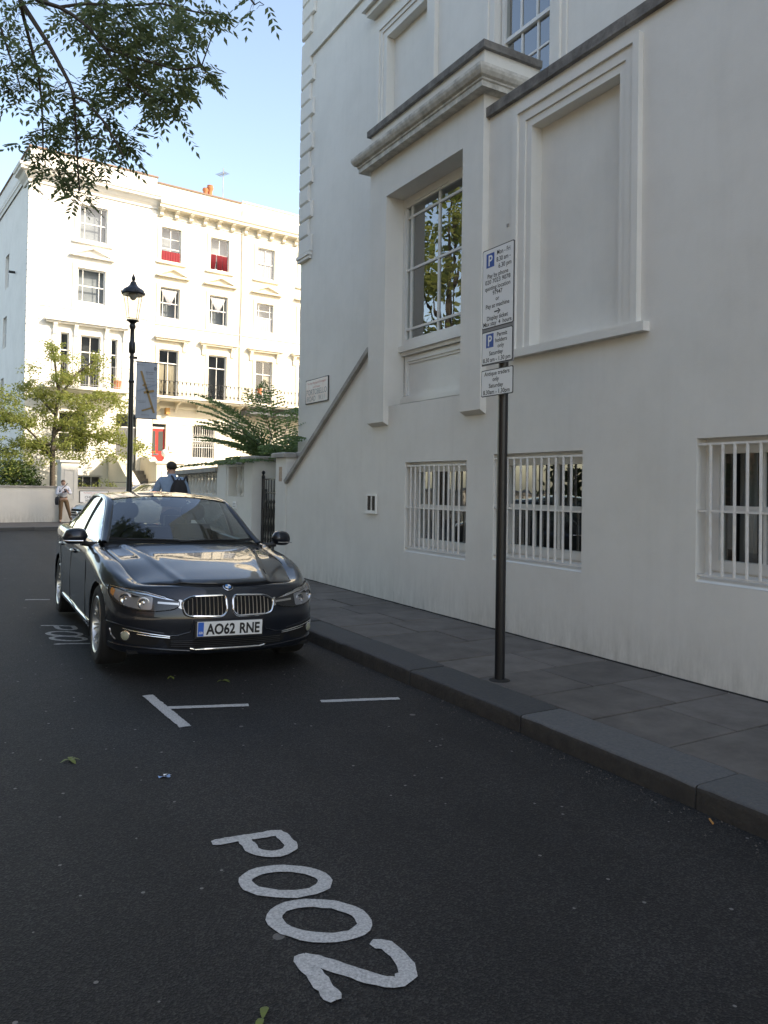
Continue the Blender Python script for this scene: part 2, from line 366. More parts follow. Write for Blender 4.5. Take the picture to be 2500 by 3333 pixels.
def fbox(mb, fn, a, b, c, d, e0, e1):
    """box in a facade frame: u a..b, z c..d, depth e0..e1"""
    P = [fn(u, z, e) for e in (e0, e1) for (u, z) in ((a, c), (b, c), (b, d), (a, d))]
    mb.add(P, [(0, 3, 2, 1), (4, 5, 6, 7), (0, 1, 5, 4), (1, 2, 6, 5), (2, 3, 7, 6), (3, 0, 4, 7)])
def architrave(mb, fn, a, b, c, d, steps, sides='ltr'):
    """stepped moulding round an opening a..b x c..d ; steps = [(outer offset, projection)] from the inside out"""
    o0 = 0
    for o1, pj in steps:
        if 'l' in sides: fbox(mb, fn, a - o1, a - o0, c, d + (o1 if 't' in sides else 0), 0.0, -pj)
        if 'r' in sides: fbox(mb, fn, b + o0, b + o1, c, d + (o1 if 't' in sides else 0), 0.0, -pj)
        if 't' in sides: fbox(mb, fn, a - o0, b + o0, d + o0, d + o1, 0.0, -pj)
        o0 = o1
def text_mesh(s, size, name='lettering', extrude=0.0, align='CENTER', bold=0.0, xs=1.0):
    cu = bpy.data.curves.new('txt', 'FONT'); cu.body = s; cu.size = size; cu.align_x = align; cu.extrude = extrude; cu.offset = bold; cu.resolution_u = 3
    o = bpy.data.objects.new('txt', cu); COL.objects.link(o)
    dg = bpy.context.evaluated_depsgraph_get(); me = bpy.data.meshes.new_from_object(o.evaluated_get(dg)); me.name = name
    bpy.data.objects.remove(o); bpy.data.curves.remove(cu)
    if xs != 1.0: me.transform(Matrix.Diagonal((xs, 1, 1, 1)))
    me.materials.clear()
    return me
# ------------------------------------------------------------------ ground
def sst(t): t = max(0, min(1, t)); return t * t * (3 - 2 * t)
def base_z(y): return -0.16 * max(0.0, min(1.0, (y - 13) / 15))
KERB_X = 3.255
def road_z(x, y):
    c = 0.026 * max(0, x - 1.1) if x > 0 else 0.02 * max(0, -1.2 - x)
    c *= 1 - sst((y - 14) / 6)
    return base_z(y) - min(c, 0.075)
def road():
    xs = [-500, -120, -40, -15, -8, -4.6, -3, -1.2, 0, 0.6, 1.1, 1.6, 2.2, 2.8, 3.3, 4.2, 6, 9, 14, 22, 40, 120, 500]
    ys = [-400, -100, -30, -10, -4, 0, 2, 4, 6, 8, 10, 12, 13, 15, 17, 19, 21, 24, 28, 33, 40, 60, 120, 400, 900]
    mb = MB(); mb.grid([[(x, y, road_z(x, y)) for x in xs] for y in ys])
    o = link('road', mb.mesh('road', 'asphalt', 60)); tag(o, kind='structure')
    return o
road()

W = 4.957        # street face of the basement storey and garden walls
M_ = 5.635       # street face of the main house wall
PAV = 0.06
def pavement():
    # bed under the slabs: straight run then rounding the corner into the crossing street
    pts = [(KERB_X + 0.03, -14)]
    pts += [(KERB_X + 0.03, 18)]
    cx, cy, r = KERB_X + 4, 18, 3.97
    for i in range(1, 9):
        a = math.pi - i * math.pi / 16; pts.append((cx + r * math.cos(a), cy + r * math.sin(a)))
    pts += [(30, 23.2), (30, 17.9), (W + 0.2, 17.9), (W + 0.2, -14)]
    mb = MB(); n = len(pts)
    top = [(x, y, PAV - 0.012 + base_z(y) * 0.6) for x, y in pts]; bot = [(x, y, -0.4) for x, y in pts]
    mb.add(top + bot, [tuple(range(n))] + [(i, (i + 1) % n, (i + 1) % n + n, i + n) for i in range(n)])
    bed = tag(link('pavement', fixn(mb.mesh('pavement', 'joint_mortar'))), kind='structure')
    rnd = random.Random(3)
    # rows of york stone laid across the footway, joint positions staggered row by row
    y = -2.32; k = 0
    joints = {2: 4.22, 3: 4.38, 1: 4.37}
    while y < 17.4:
        h = 0.583
        xs = [KERB_X + 0.335, (4.21 if k % 2 else 4.375) + rnd.uniform(-0.02, 0.02), W - 0.004]
        for a, b in zip(xs, xs[1:]):
            g = 0.0065; tz = rnd.uniform(-0.003, 0.003); t2 = rnd.uniform(-0.003, 0.003); zz = base_z(y) * 0.6
            m = MB(); m.cbox(a + g, y + g, PAV - 0.05 + zz, b - g, y + h - g, PAV + zz, 0.004)
            for i in range(4, 12):
                p = m.v[i]; m.v[i] = (p[0], p[1], p[2] + (tz if p[0] < (a + b) / 2 else t2))
            part(bed, 'paving_slab', m, 'york_stone')
        y += h; k += 1
    # kerb stones
    js = [-2.4, -0.9, 0.35, 1.3, 2.49, 3.80, 5.12, 6.3, 7.45, 8.75, 9.9, 11.2, 12.4, 13.7, 15, 16.3, 17.98]
    for i, (a, b) in enumerate(zip(js, js[1:])):
        m = MB(); zz = base_z(a) * 0.6; zt = PAV + 0.004 + zz + rnd.uniform(-0.005, 0.005)
        x0 = KERB_X + rnd.uniform(-0.006, 0.006); x1 = KERB_X + 0.33
        # rounded, chipped arris
        rows = []; ny = max(6, int((b - a) / 0.09))
        for j in range(ny + 1):
            yy = a + 0.006 + (b - a - 0.012) * j / ny; n1 = mnoise.noise((yy * 6, i, 0)) * 0.006; n2 = mnoise.noise((yy * 9, i, 5)) * 0.006
            e = 0.006 if j in (0, ny) else 0
            rows.append([(x0 + n1 - 0.012, yy, -0.2), (x0 + n1 + e, yy, zt - 0.045 + n2), (x0 + 0.004 + n1, yy, zt - 0.014 + n2 - e), (x0 + 0.014, yy, zt - 0.003 + n2 * .4 - e), (x0 + 0.05, yy, zt - e), (x1, yy, zt - e), (x1, yy, -0.2)])
        m.grid(rows); m.f.append(tuple(range(6, -1, -1))); m.f.append(tuple(ny * 7 + q for q in range(7)))
        ko = part(bed, 'kerb_stone', m, 'granite', 50); ko.data.materials.append(MATS['kerb_face'])
        for pg in ko.data.polygons:
            if len(pg.vertices) == 4 and max(q % 7 for q in pg.vertices) <= 2: pg.material_index = 1
    # curved corner kerb
    for i in range(8):
        m = MB(); a0, a1 = math.pi - i * math.pi / 16 - 0.004, math.pi - (i + 1) * math.pi / 16 + 0.004; rr = []
        for r_ in (4.0, 3.67):
            for a in (a0, (a0 + a1) / 2, a1): rr.append((cx + r_ * math.cos(a), cy + r_ * math.sin(a)))
        zz = PAV + base_z(19 + i * 0.3) * 0.6
        lo = [(x, y_, -0.35) for x, y_ in rr]; hi = [(x, y_, zz) for x, y_ in rr]
        m.add(lo + hi, [(6, 7, 10, 9), (7, 8, 11, 10), (0, 1, 7, 6), (1, 2, 8, 7), (5, 4, 10, 11), (4, 3, 9, 10), (0, 6, 9, 3), (2, 5, 11, 8)])
        part(bed, 'kerb_stone', m, 'granite')
pavement()

# ------------------------------------------------------------------ far side of the crossing street (frame of the terrace opposite)
FA = R(84.5); FO = Vector((3.42, 35.7, 0)); FD = Vector((math.sin(FA), math.cos(FA), 0)); FN = Vector((-math.cos(FA), math.sin(FA), 0))
def FP(u, z, v=0.0):
    p = FO + FD * u + FN * v; return (p.x, p.y, z)
def far_pavement():
    mb = MB(); zt = -0.05
    k0, k1 = -7.3, -3.7
    for a, b in ((-60, -1.6), (-1.6, 40)): pass
    P = [FP(-60, zt, k0), FP(60, zt, k0), FP(60, zt, k1), FP(-60, zt, k1)]
    Q = [FP(-60, -0.4, k0), FP(60, -0.4, k0)]
    mb.add(P, [(0, 1, 2, 3)])
    bed = tag(link('far_pavement', fixn(mb.mesh('far_pavement', 'york_stone'))), kind='structure')
    for i in range(14):
        m = MB(); a = -9 + i * 1.3
        fbox(m, FP, a + 0.006, a + 1.294, -0.4, zt + 0.004, k0 - 0.15, k0 + 0.15)
        part(bed, 'kerb_stone', m, 'granite')
    g = MB(); g.poly([FP(-60, -0.02, -3.66), FP(60, -0.02, -3.66), FP(60, -0.02, 0.2), FP(-60, -0.02, 0.2)])
    tag(link('garden_ground', fixn(g.mesh('garden_ground', mat('soil', (0.07, 0.055, 0.04), 0.95, noise=(3, 1, (0.05, 0.07, 0.03)))))), kind='structure')
far_pavement()

# ------------------------------------------------------------------ near corner house
def NF(X):
    return lambda u, z, e=0.0: (X + e, u, z)
def sash(parent, fn, a, b, c, d, e, cols, rail=None, fr=0.05, bar=0.024, glass='window_glass', fmat='frame_white', rows_top=1, rows_bot=1, back=0.35, backmat='room_dark', name='window', margin=None):
    """a sash window: box frame, two sashes with glazing bars, panes, dark room behind. returns the window part"""
    fm = MB(); E = e
    for q in ((a, a + fr, c, d), (b - fr, b, c, d), (a + fr, b - fr, d - fr, d), (a + fr, b - fr, c, c + fr * 1.4)): fbox(fm, fn, *q, E - 0.02, E + 0.06)
    win = part(parent, name, fm, fmat)
    rail = rail if rail is not None else (c + d) / 2
    gi = lambda n, m: part(win, n, m[0], m[1])
    rb = MB(); fbox(rb, fn, a + fr, b - fr, rail - 0.022, rail + 0.022, E - 0.005, E + 0.05); part(win, 'meeting_rail', rb, fmat)
    for (z0, z1, rows, dep) in ((c + fr * 1.4, rail - 0.022, rows_bot, E + 0.03), (rail + 0.022, d - fr, rows_top, E + 0.012)):
        us = [a + fr + (b - a - 2 * fr) * i / cols for i in range(cols + 1)] if not margin else [a + fr, a + fr + margin, b - fr - margin, b - fr]
        zs = [z0 + (z1 - z0) * i / rows for i in range(rows + 1)]
        for u in us[1:-1]:
            m = MB(); fbox(m, fn, u - bar / 2, u + bar / 2, z0, z1, dep - 0.012, dep + 0.012); part(win, 'glazing_bar', m, fmat)
        for z in zs[1:-1]:
            m = MB(); fbox(m, fn, us[0], us[-1], z - bar / 2, z + bar / 2, dep - 0.010, dep + 0.010); part(win, 'glazing_bar', m, fmat)
        m = MB()
        for u, u2 in zip(us, us[1:]):
            for z, z2 in zip(zs, zs[1:]):
                m = MB(); m.quad(fn(u, z, dep + 0.004), fn(u2, z, dep + 0.004), fn(u2, z2, dep + 0.004), fn(u, z2, dep + 0.004)); part(win, 'pane', m, glass, fix=False)
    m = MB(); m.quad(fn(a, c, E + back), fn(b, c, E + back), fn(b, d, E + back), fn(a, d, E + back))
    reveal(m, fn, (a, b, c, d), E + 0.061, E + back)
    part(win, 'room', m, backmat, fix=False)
    return win
def cornice_run(mb, prof, path):
    """mitred run: prof = [(offset, z)], path(o) -> list of xy at outward offset o"""
    rows = [[(x, y, z) for x, y in path(o)] for o, z in prof]
    mb.grid(rows)

def near_house():
    H = thing('corner_house', 'large white rendered corner house with barred basement windows beside the pavement', 'house', (W, 8, PAV))
    f = NF(W); S = 'stucco'
    W1 = (6.71, 7.965, 0.715, 1.80); W2 = (4.99, 6.245, 0.765, 1.85); W3 = (2.55, 3.81, 0.82, 1.90); W4 = (-1.2, 0.06, 0.9, 1.97)
    REC = (4.589, 5.707, 2.87, 5.04)
    m = MB(); holed(m, f, -12, 6.40, -0.2, 5.40, [W2, W3, W4, REC]); holed(m, f, 6.40, 8.80, -0.2, 2.52, [W1])
    m.poly([f(8.80, -0.2), f(11.62, -0.2), f(11.62, 1.52), f(8.93, 3.26), f(8.80, 3.30)])
    for h in (W1, W2, W3, W4): reveal(m, f, h, 0, 0.17)
    reveal(m, f, REC, 0, 0.12); m.quad(f(4.589, 2.87, .12), f(5.707, 2.87, .12), f(5.707, 5.04, .12), f(4.589, 5.04, .12))
    # top of the lower storey behind its parapet and behind the ramp
    m.quad(f(-12, 5.30, 0.0), f(6.40, 5.30, 0), f(6.40, 5.30, 0.7), f(-12, 5.30, 0.7))
    m.poly([f(8.80, 3.30, 0.25), f(8.93, 3.26, 0.25), f(11.62, 1.52, 0.25), f(11.62, -0.2, 0.25), f(8.80, -0.2, 0.25)])
    part(H, 'basement_wall', m, S)
    # sloping coping of the ramp
    cp = MB(); P0 = Vector((0, 8.86, 3.315)); P1 = Vector((0, 11.60, 1.545)); t = (P1 - P0).normalized(); nrm = Vector((0, -t.z, t.y)); nrm = nrm if nrm.z > 0 else -nrm
    L = (P1 - P0).length
    for i in range(3):
        q = MB(); a = P0 + t * (L * i / 3 + 0.004); b = P0 + t * (L * (i + 1) / 3 - 0.004)
        q.prism([(W - 0.055, *(a - nrm * 0.03).yz), (W - 0.055, *(b - nrm * 0.03).yz), (W - 0.055, *(b + nrm * 0.035).yz), (W - 0.055, *(a + nrm * 0.035).yz)], (0.36, 0, 0))
        part(H, 'ramp_coping', q, 'pale_coping')
    # main wall with quoined corner
    g = NF(M_)
    UP = (6.20, 7.16, 6.05, 8.15); BL = (8.63, 9.70, 6.0, 8.13); UP2 = (4.0, 4.96, 6.05, 8.15)
    m = MB(); holed(m, g, -12, 12.72, -0.2, 18.4, [UP, BL]); reveal(m, g, UP, 0, 0.14); reveal(m, g, BL, 0, 0.11)
    m.quad(g(8.63, 6, .11), g(9.70, 6, .11), g(9.70, 8.13, .11), g(8.63, 8.13, .11))
    m.quad((M_, 12.72, -.2), (26, 12.72, -.2), (26, 12.72, 18.4), (M_, 12.72, 18.4)); m.quad((M_, -12, -.2), (26, -12, -.2), (26, -12, 18.4), (M_, -12, 18.4))
    m.quad((26, -12, -.2), (26, 12.72, -.2), (26, 12.72, 18.4), (26, -12, 18.4)); m.quad((M_, -12, 18.4), (26, -12, 18.4), (26, 12.72, 18.4), (M_, 12.72, 18.4))
    part(H, 'main_wall', m, S)
    bd = MB(); bd.box(M_ - 0.045, -12, 9.12, M_ + 0.05, 12.745, 9.46); part(H, 'string_band', bd, S)
    long_q = MB(); long_q.add(*(lambda b: (b.v, b.f))(MB().cbox(0, 0, 0, 0.53, 0.291, 0.05, 0.022))); long_q = long_q.mesh('quoin', S); fixn(long_q)
    short_q = fixn(MB().cbox(0, 0, 0, 0.40, 0.291, 0.05, 0.022).mesh('quoin', S))
    for k in range(20):
        z = 5.62 + k * 0.3035
        if 9.0 < z < 9.35: continue
        q = link('quoin', long_q if k % 2 == 0 else short_q, H)
        # local x -> -Y, local y -> Z, local z -> -X
        q.matrix_parent_inverse = Matrix.Identity(4)
        q.matrix_local = Matrix.Translation(-Vector(H.location)) @ Matrix(((0, 0, -1, M_ + 0.002), (-1, 0, 0, 12.77), (0, 1, 0, z), (0, 0, 0, 1)))
    le = MB(); le.box(M_ - 0.055, 12.28, 5.50, M_ + .02, 12.77, 5.555); le.box(M_ - 0.075, 12.26, 5.555, M_ + .02, 12.79, 5.612); part(H, 'quoin_ledge', le, S)
    # blind upper window with architrave and hood
    m = MB(); architrave(m, g, 8.63, 9.70, 6.0, 8.13, [(0.10, 0.025), (0.16, 0.045), (0.245, 0.065)]); part(H, 'architrave', m, S)
    m = MB(); fbox(m, g, 8.13, 10.19, 8.68, 8.76, 0, -0.20); fbox(m, g, 8.19, 10.13, 8.60, 8.68, 0, -0.14); part(H, 'hood', m, S)
    m = MB(); architrave(m, g, 6.20, 7.16, 6.0, 8.15, [(0.10, 0.03), (0.17, 0.05), (0.24, 0.02)]); part(H, 'architrave', m, S)
    sash(H, g, 6.22, 7.14, 6.05, 8.13, 0.09, 3, rail=6.79, rows_top=2, rows_bot=2)
    # blank recess in the side wall
    m = MB(); architrave(m, f, 4.589, 5.707, 2.87, 5.04, [(0.075, 0.012), (0.17, 0.03), (0.235, 0.055)]); part(H, 'architrave', m, S)
    m = MB(); fbox(m, f, 4.265, 5.965, 2.79, 2.868, 0, -0.075); part(H, 'window_sill', m, S)
    # parapet coping, stone by stone
    ys = [-12, -10.4, -8.8, -7.3, -5.8, -4.3, -2.9, -1.5, -.2, 1.0, 2.3, 3.45, 4.5, 5.45, 6.46]
    for a, b in zip(ys, ys[1:]):
        m = MB(); m.cbox(W - 0.05, a + .003, 5.385, W + 0.30, b - .003, 5.497, 0.012); part(H, 'coping_stone', m, 'coping_stone')
    # projecting bay
    bx = W - 0.08; y0, y1 = 6.40, 8.80
    m = MB()
    for a, b in ((6.385, 6.747), (8.386, 8.80)):
        m.box(bx, a, 2.32, W + 0.22, b, 5.19); m.add([(bx, a, 2.32), (bx, b, 2.32), (W, b, 2.275), (W, a, 2.275), (W, a, 2.32), (W, b, 2.32)], [(0, 1, 2, 3), (0, 3, 4), (1, 5, 2)])
    m.box(bx, 6.385, 5.19, M_, 8.80, 6.10)
    part(H, 'bay', m, S)
    m = MB(); m.box(bx, 8.81 - .01, 5.0, M_, 8.802, 5.2)
    pth = lambda o: [(M_, 8.80 + o), (bx - o, 8.80 + o), (bx - o, 6.385 - o), (M_, 6.385 - o)]
    m = MB(); cornice_run(m, [(0.0, 5.635), (0.12, 5.635), (0.12, 5.69), (0.135, 5.70), (0.135, 5.72), (0.165, 5.735), (0.19, 5.77), (0.20, 5.80), (0.20, 5.832), (0.0, 5.845)], pth); part(H, 'bay_cornice', m, 'cornice_paint')
    m = MB(); cornice_run(m, [(0.0, 6.10), (0.045, 6.10), (0.045, 6.18), (0.0, 6.185)], pth); m.quad((bx, 8.8, 6.183), (bx, 6.385, 6.183), (M_, 6.385, 6.183), (M_, 8.8, 6.183)); part(H, 'bay_coping', m, 'coping_stone')
    # bay window: panel, sill, frame, margin lights
    e = W + 0.20
    fz = NF(e)
    m = MB(); fbox(m, fz, 6.74, 8.395, 2.50, 3.25, 0.03, 0.10); part(H, 'apron_panel', m, 'frame_white')
    m = MB(); architrave(m, lambda u, z, e=0.0: fz(u, z, e + .029), 6.90, 8.26, 2.66, 3.06, [(0.03, 0.015), (0.06, 0.03), (0.09, 0.02)], 'ltr'); fbox(m, fz, 6.75, 8.386, 2.56, 2.62, 0.03, -0.03); fbox(m, fz, 6.75, 8.386, 2.62, 2.65, 0.03, -0.01); part(H, 'panel_moulding', m, 'frame_white')
    m = MB(); fbox(m, fz, 6.745, 8.388, 3.215, 3.29, 0.06, -0.07); fbox(m, fz, 6.745, 8.388, 3.17, 3.215, 0.05, -0.03); part(H, 'window_sill', m, 'frame_white')
    fm = MB()
    a, b, c, d = 6.748, 8.385, 3.29, 5.19
    for q in ((a, a + .06, c, d), (b - .075, b, c, d), (a + .06, b - .075, 5.06, d), (a + .06, b - .075, c, c + .08)): fbox(fm, fz, *q, -0.02, 0.06)
    fbox(fm, fz, 7.4, 8.1, 5.09, 5.12, -0.035, -0.02)
    win = part(H, 'bay_window', fm, 'frame_white')
    us = [6.808, 6.93, 7.61, 8.20, 8.31]; us = [6.808, 6.90, 7.60, 8.215, 8.31]; zs = [3.37, 3.50, 4.26, 4.93, 5.06]
    for u in us[1:-1]:
        q = MB(); fbox(q, fz, u - .016, u + .016, 3.37, 5.06, 0.0, 0.03); part(win, 'glazing_bar', q, 'frame_white')
    for z in zs[1:-1]:
        q = MB(); fbox(q, fz, 6.808, 8.31, z - .014, z + .014, -0.003, 0.027); part(win, 'glazing_bar', q, 'frame_white')
    for u, u2 in zip(us, us[1:]):
        for z, z2 in zip(zs, zs[1:]):
            q = MB(); q.quad(fz(u, z, .015), fz(u2, z, .015), fz(u2, z2, .015), fz(u, z2, .015)); part(win, 'pane', q, 'window_glass', fix=False)
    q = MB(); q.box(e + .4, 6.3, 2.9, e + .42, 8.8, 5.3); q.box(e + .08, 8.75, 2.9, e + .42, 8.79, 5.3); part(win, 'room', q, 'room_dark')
    # basement windows with iron bars
    for (h, pane_cols, by0, by1, nb) in ((W1, 3, 6.87, 7.86, 11), (W2, 3, 5.15, 6.14, 11), (W3, 3, 2.70, 3.70, 11), (W4, 3, -1.0, 0.0, 11)):
        a, b, c, d = h
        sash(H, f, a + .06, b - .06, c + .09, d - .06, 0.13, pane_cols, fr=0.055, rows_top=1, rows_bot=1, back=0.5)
        sl = MB(); sl.add([f(a, c + .002, 0.0), f(b, c + .002, 0), f(b, c + .085, .14), f(a, c + .085, .14)], [(0, 1, 2, 3)]); fbox(sl, f, a, a + .06, c, d, .11, .16); fbox(sl, f, b - .06, b, c, d, .11, .16); fbox(sl, f, a + .06, b - .06, d - .06, d, .11, .16); fbox(sl, f, a, b, c, c + .09, .125, .16)
        part(H, 'window_surround', sl, 'frame_white')
        gr = MB()
        for z, th in ((d - .045, .009), ((c + d) / 2 - .005, .008), (c + .055, .008)): gr.box(W + .012, a + .005, z - th, W + .028, b - .005, z + th)
        grille = part(H, 'window_grille', gr, 'iron_white')
        bar = MB().tube([(0, 0, 0), (0, 0, d - c - .1)], .0115, 8).mesh('bar', 'iron_white', 40)
        for i in range(nb):
            o = link('bar', bar, grille); o.location = (W + .02, by0 + (by1 - by0) * i / (nb - 1) + random.uniform(-.003, .003), c + .055)
    # iron ventilator
    m = MB(); fr = 0.025
    for q in ((8.64, 8.90, 1.16, 1.185), (8.64, 8.90, 1.375, 1.40), (8.64, 8.665, 1.185, 1.375), (8.875, 8.90, 1.185, 1.375), (8.762, 8.778, 1.185, 1.375)): fbox(m, f, *q, 0.0, -0.02)
    fbox(m, f, 8.63, 8.91, 1.145, 1.16, 0, -.03)
    v = part(H, 'ventilator', m, 'frame_white')
    mb_ = MB(); fbox(mb_, f, 8.665, 8.875, 1.185, 1.375, -0.001, -0.004); part(v, 'mesh_backing', mb_, mat('vent_dark', (0.06, 0.055, 0.05), 0.9))
    for i in range(9):
        q = MB(); z = 1.193 + i * .0205
        for a, b in ((8.665, 8.762), (8.778, 8.875)): q.add([f(a, z, -.005), f(b, z, -.005), f(b, z + .012, -.016), f(a, z + .012, -.016)], [(0, 1, 2, 3)])
        part(v, 'louvre', q, mat('vent_grey', (0.20, 0.19, 0.175), 0.8), fix=False)
    # screw holes, cable, small odds and ends on the wall
    q = MB(); q.tube([(W - .006, 1.9, 0.1), (W - .006, 4.07, 0.1)], .001); 
    q = MB(); fbox(q, f, 6.05, 6.075, 4.15, 4.18, 0, -.01); part(H, 'wall_plate', q, 'pale_coping')
    return H
HOUSE = near_house()
# ------------------------------------------------------------------ terrace across the crossing street
def pediment(mb, fn, a, b, z0, z1, pj):
    m = (a + b) / 2; t = 0.085
    fbox(mb, fn, a, b, z0, z0 + 0.075, 0, -pj)
    for (u0, u1) in ((a, m), (b, m)):
        P = [(u0, z0 + .078), (u0 + (m - u0) * .16, z0 + .078), (u1, z1 - t), (u1, z1)]
        q = [fn(u, z, 0) for u, z in P]; d = Vector(fn(0, 0, -pj * 1.02)) - Vector(fn(0, 0, 0)); mb.prism(q, d)
    q = [fn(a + .1, z0 + .076, 0), fn(b - .1, z0 + .076, 0), fn(m, z1 - .06, 0)]; mb.prism(q, Vector(fn(0, 0, -.03)) - Vector(fn(0, 0, 0)))
def curtain(parent, fn, pts_top, pts_bot, e, material, n=24, amp=.02, name='curtain'):
    """pleated cloth between a top and bottom edge, each (u0, u1, z)"""
    m = MB(); rows = []
    for j in range(5):
        t = j / 4; a = pts_top[0] * (1 - t) + pts_bot[0] * t; b = pts_top[1] * (1 - t) + pts_bot[1] * t; z = pts_top[2] * (1 - t) + pts_bot[2] * t
        rows.append([fn(a + (b - a) * i / n, z, e + amp * math.sin(i * 1.9) * (0.4 + .6 * t)) for i in range(n + 1)])
    m.grid(rows); return part(parent, name, m, material, fix=False)
def console(mb, fn, u, z0, z1, w, pj):
    prof = [(0, z1), (-pj, z1), (-pj, z1 - .06), (-pj * .8, z1 - .12), (-pj * .45, (z0 + z1) / 2), (-pj * .5, z0 + .06), (-pj * .3, z0), (0, z0)]
    mb.prism([fn(u - w / 2, z, e) for e, z in prof], Vector(fn(w, 0, 0)) - Vector(fn(0, 0, 0)))
fpart_far = dict(glass='far_glass')

def house_a():
    H = thing('white_house', 'bright white end-of-terrace house with quoins, left of the lamp post', 'house', FP(0, 0, 0)); S = 'stucco_white'; T = 'stucco_white'
    f = FP; u0, u1 = -.21, 5.28
    w3 = (1.84, 3.05, 12.17, 13.75); w2 = (1.81, 3.02, 9.41, 10.94); f1 = [(1.16, 1.53, 5.62, 8.0), (2.01, 2.87, 5.62, 7.98), (3.32, 3.62, 5.62, 7.96)]
    g1 = (1.15, 2.35, 2.75, 4.55); gd = (3.62, 4.55, 2.05, 4.62); bs = (1.85, 3.02, .55, 1.79)
    m = MB(); holes = [w3, w2, g1, gd, bs] + f1; holed(m, f, u0, u1, -.1, 15.74, holes)
    for h in holes: reveal(m, f, h, 0, .16)
    part(H, 'wall', m, S)
    # gable side with its small windows
    side = lambda u, z, e=0.0: f(u0 + e, z, u)
    sw = [(4.3, 5.2, 10.6, 12.2), (4.6, 5.5, 7.8, 9.3), (5.0, 5.8, 4.9, 6.4)]
    m = MB(); holed(m, side, 0, 14, -.1, 15.74, sw)
    for h in sw: reveal(m, side, h, 0, .15)
    m.quad(f(u0, -.1, 14), f(u1, -.1, 14), f(u1, 15.7, 14), f(u0, 15.7, 14)); m.quad(f(u0, 15.60, .3), f(u1, 15.60, .3), f(u1, 15.60, 14), f(u0, 15.60, 14))
    part(H, 'side_wall', m, S)
    for h in sw: sash(H, side, *h, .12, 2, fr=.06, glass='far_glass', back=.3, backmat='room_dark')
    m = MB(); m.tube([side(2.6, 10.9, -.03), side(2.6, 10.9, -.3)], .06, 6); part(H, 'overflow_pipe', m, 'black_iron')
    # parapet coping (tile), cornice
    m = MB(); fbox(m, f, u0 - .05, u1 + .04, 15.742, 15.80, -.06, .32); part(H, 'parapet_coping', m, 'tile_coping')
    m = MB(); fbox(m, side, .32, 14, 15.742, 15.80, -.06, .3); part(H, 'parapet_coping', m, 'tile_coping')
    prof = [(0.0, 14.25), (.06, 14.25), (.08, 14.34), (.2, 14.45), (.28, 14.58), (.42, 14.62), (.42, 14.72), (.47, 14.75), (.50, 14.86), (0, 14.90)]
    m = MB(); m.grid([[f(u1 + o * .8, z, -o), f(u0 - o, z, -o), f(u0 - o, z, 1.0)] for o, z in prof]); part(H, 'cornice', m, T)
    m = MB(); m.grid([[f(u0 - o * .3, z, 1.0), f(u0 - o * .3, z, 14)] for o, z in prof[3:]]); part(H, 'cornice', m, T)
    m = MB(); fbox(m, f, u0, u1, 9.04, 9.10, 0, -.04); part(H, 'string_course', m, T)
    # quoins on both edges
    ql = {}
    for w in (.56, .40): ql[w] = None
    for k in range(31):
        z = 5.3 + k * .2865
        if z + .28 > 14.2: break
        w = .56 if k % 2 else .38
        for e in (0, 1):
            m = MB()
            if e == 0: fbox(m, f, u0 - .03, u0 + w, z + .012, z + .274, .3, -.03)
            else: fbox(m, f, u1 - w, u1 - .01, z + .012, z + .274, .01, -.03)
            part(H, 'quoin', m, T)
    # windows
    for h, r in ((w3, None), (w2, None)):
        sash(H, f, *h, .10, 3, fr=.055, margin=.2, glass='far_glass', back=.30, backmat='room_grey')
    for h in f1:
        wn = sash(H, f, *h, .12, 2 if h[1] - h[0] > .6 else 1, rail=7.25, fr=.05, glass='far_glass', back=.35, backmat='room_dark')
    sash(H, f, *g1, .12, 2, fr=.06, glass='far_glass', back=.4); sash(H, f, *bs, .12, 3, fr=.06, glass='far_glass', back=.4)
    m = MB(); architrave(m, f, 1.84, 3.05, 12.10, 13.75, [(.12, .02), (.2, .045)]); fbox(m, f, 1.55, 3.32, 12.02, 12.10, 0, -.12); part(H, 'architrave', m, T)
    m = MB(); architrave(m, f, 1.81, 3.02, 9.10, 10.94, [(.12, .02), (.2, .045)]); part(H, 'architrave', m, T)
    m = MB(); pediment(m, f, 1.47, 3.38, 11.42, 11.90, .2); part(H, 'pediment', m, T)
    # first-floor group under one hood on consoles
    m = MB(); fbox(m, f, .48, 4.06, 8.44, 8.54, 0, -.32); fbox(m, f, .55, 4.0, 8.36, 8.44, 0, -.22); part(H, 'hood', m, T)
    m = MB(); seg = []
    for i in range(13): a = math.pi * (0.18 + .64 * i / 12); seg.append((2.45 + .86 * math.cos(a) / .84, 8.54 + (math.sin(a) - .53) * .75))
    m.prism([f(u, z, 0) for u, z in seg], Vector(f(0, 0, -.26)) - Vector(f(0, 0, 0)))
    part(H, 'segmental_pediment', m, T)
    for u in (.92, 1.79, 3.10, 3.92):
        m = MB(); console(m, f, u, 7.85, 8.36, .16, .2); part(H, 'console', m, T)
        m = MB(); fbox(m, f, u - .09, u + .09, 5.62, 7.85, 0, -.05); part(H, 'pilaster', m, T)
    # balcony
    m = MB(); fbox(m, f, .32, 3.92, 5.46, 5.60, 0, -1.0); fbox(m, f, .45, 3.80, 5.38, 5.46, 0, -.85); part(H, 'balcony_slab', m, T)
    rl = MB(); rl.tube([f(.38, 6.55, -.02), f(.38, 6.55, -.94), f(3.87, 6.55, -.94), f(3.87, 6.55, -.02)], .014, 6); rl.tube([f(.38, 5.68, -.02), f(.38, 5.68, -.94), f(3.87, 5.68, -.94), f(3.87, 5.68, -.02)], .012, 6)
    rail = part(H, 'balcony_rail', rl, mat('rail_grey', (0.33, 0.34, 0.35), .5))
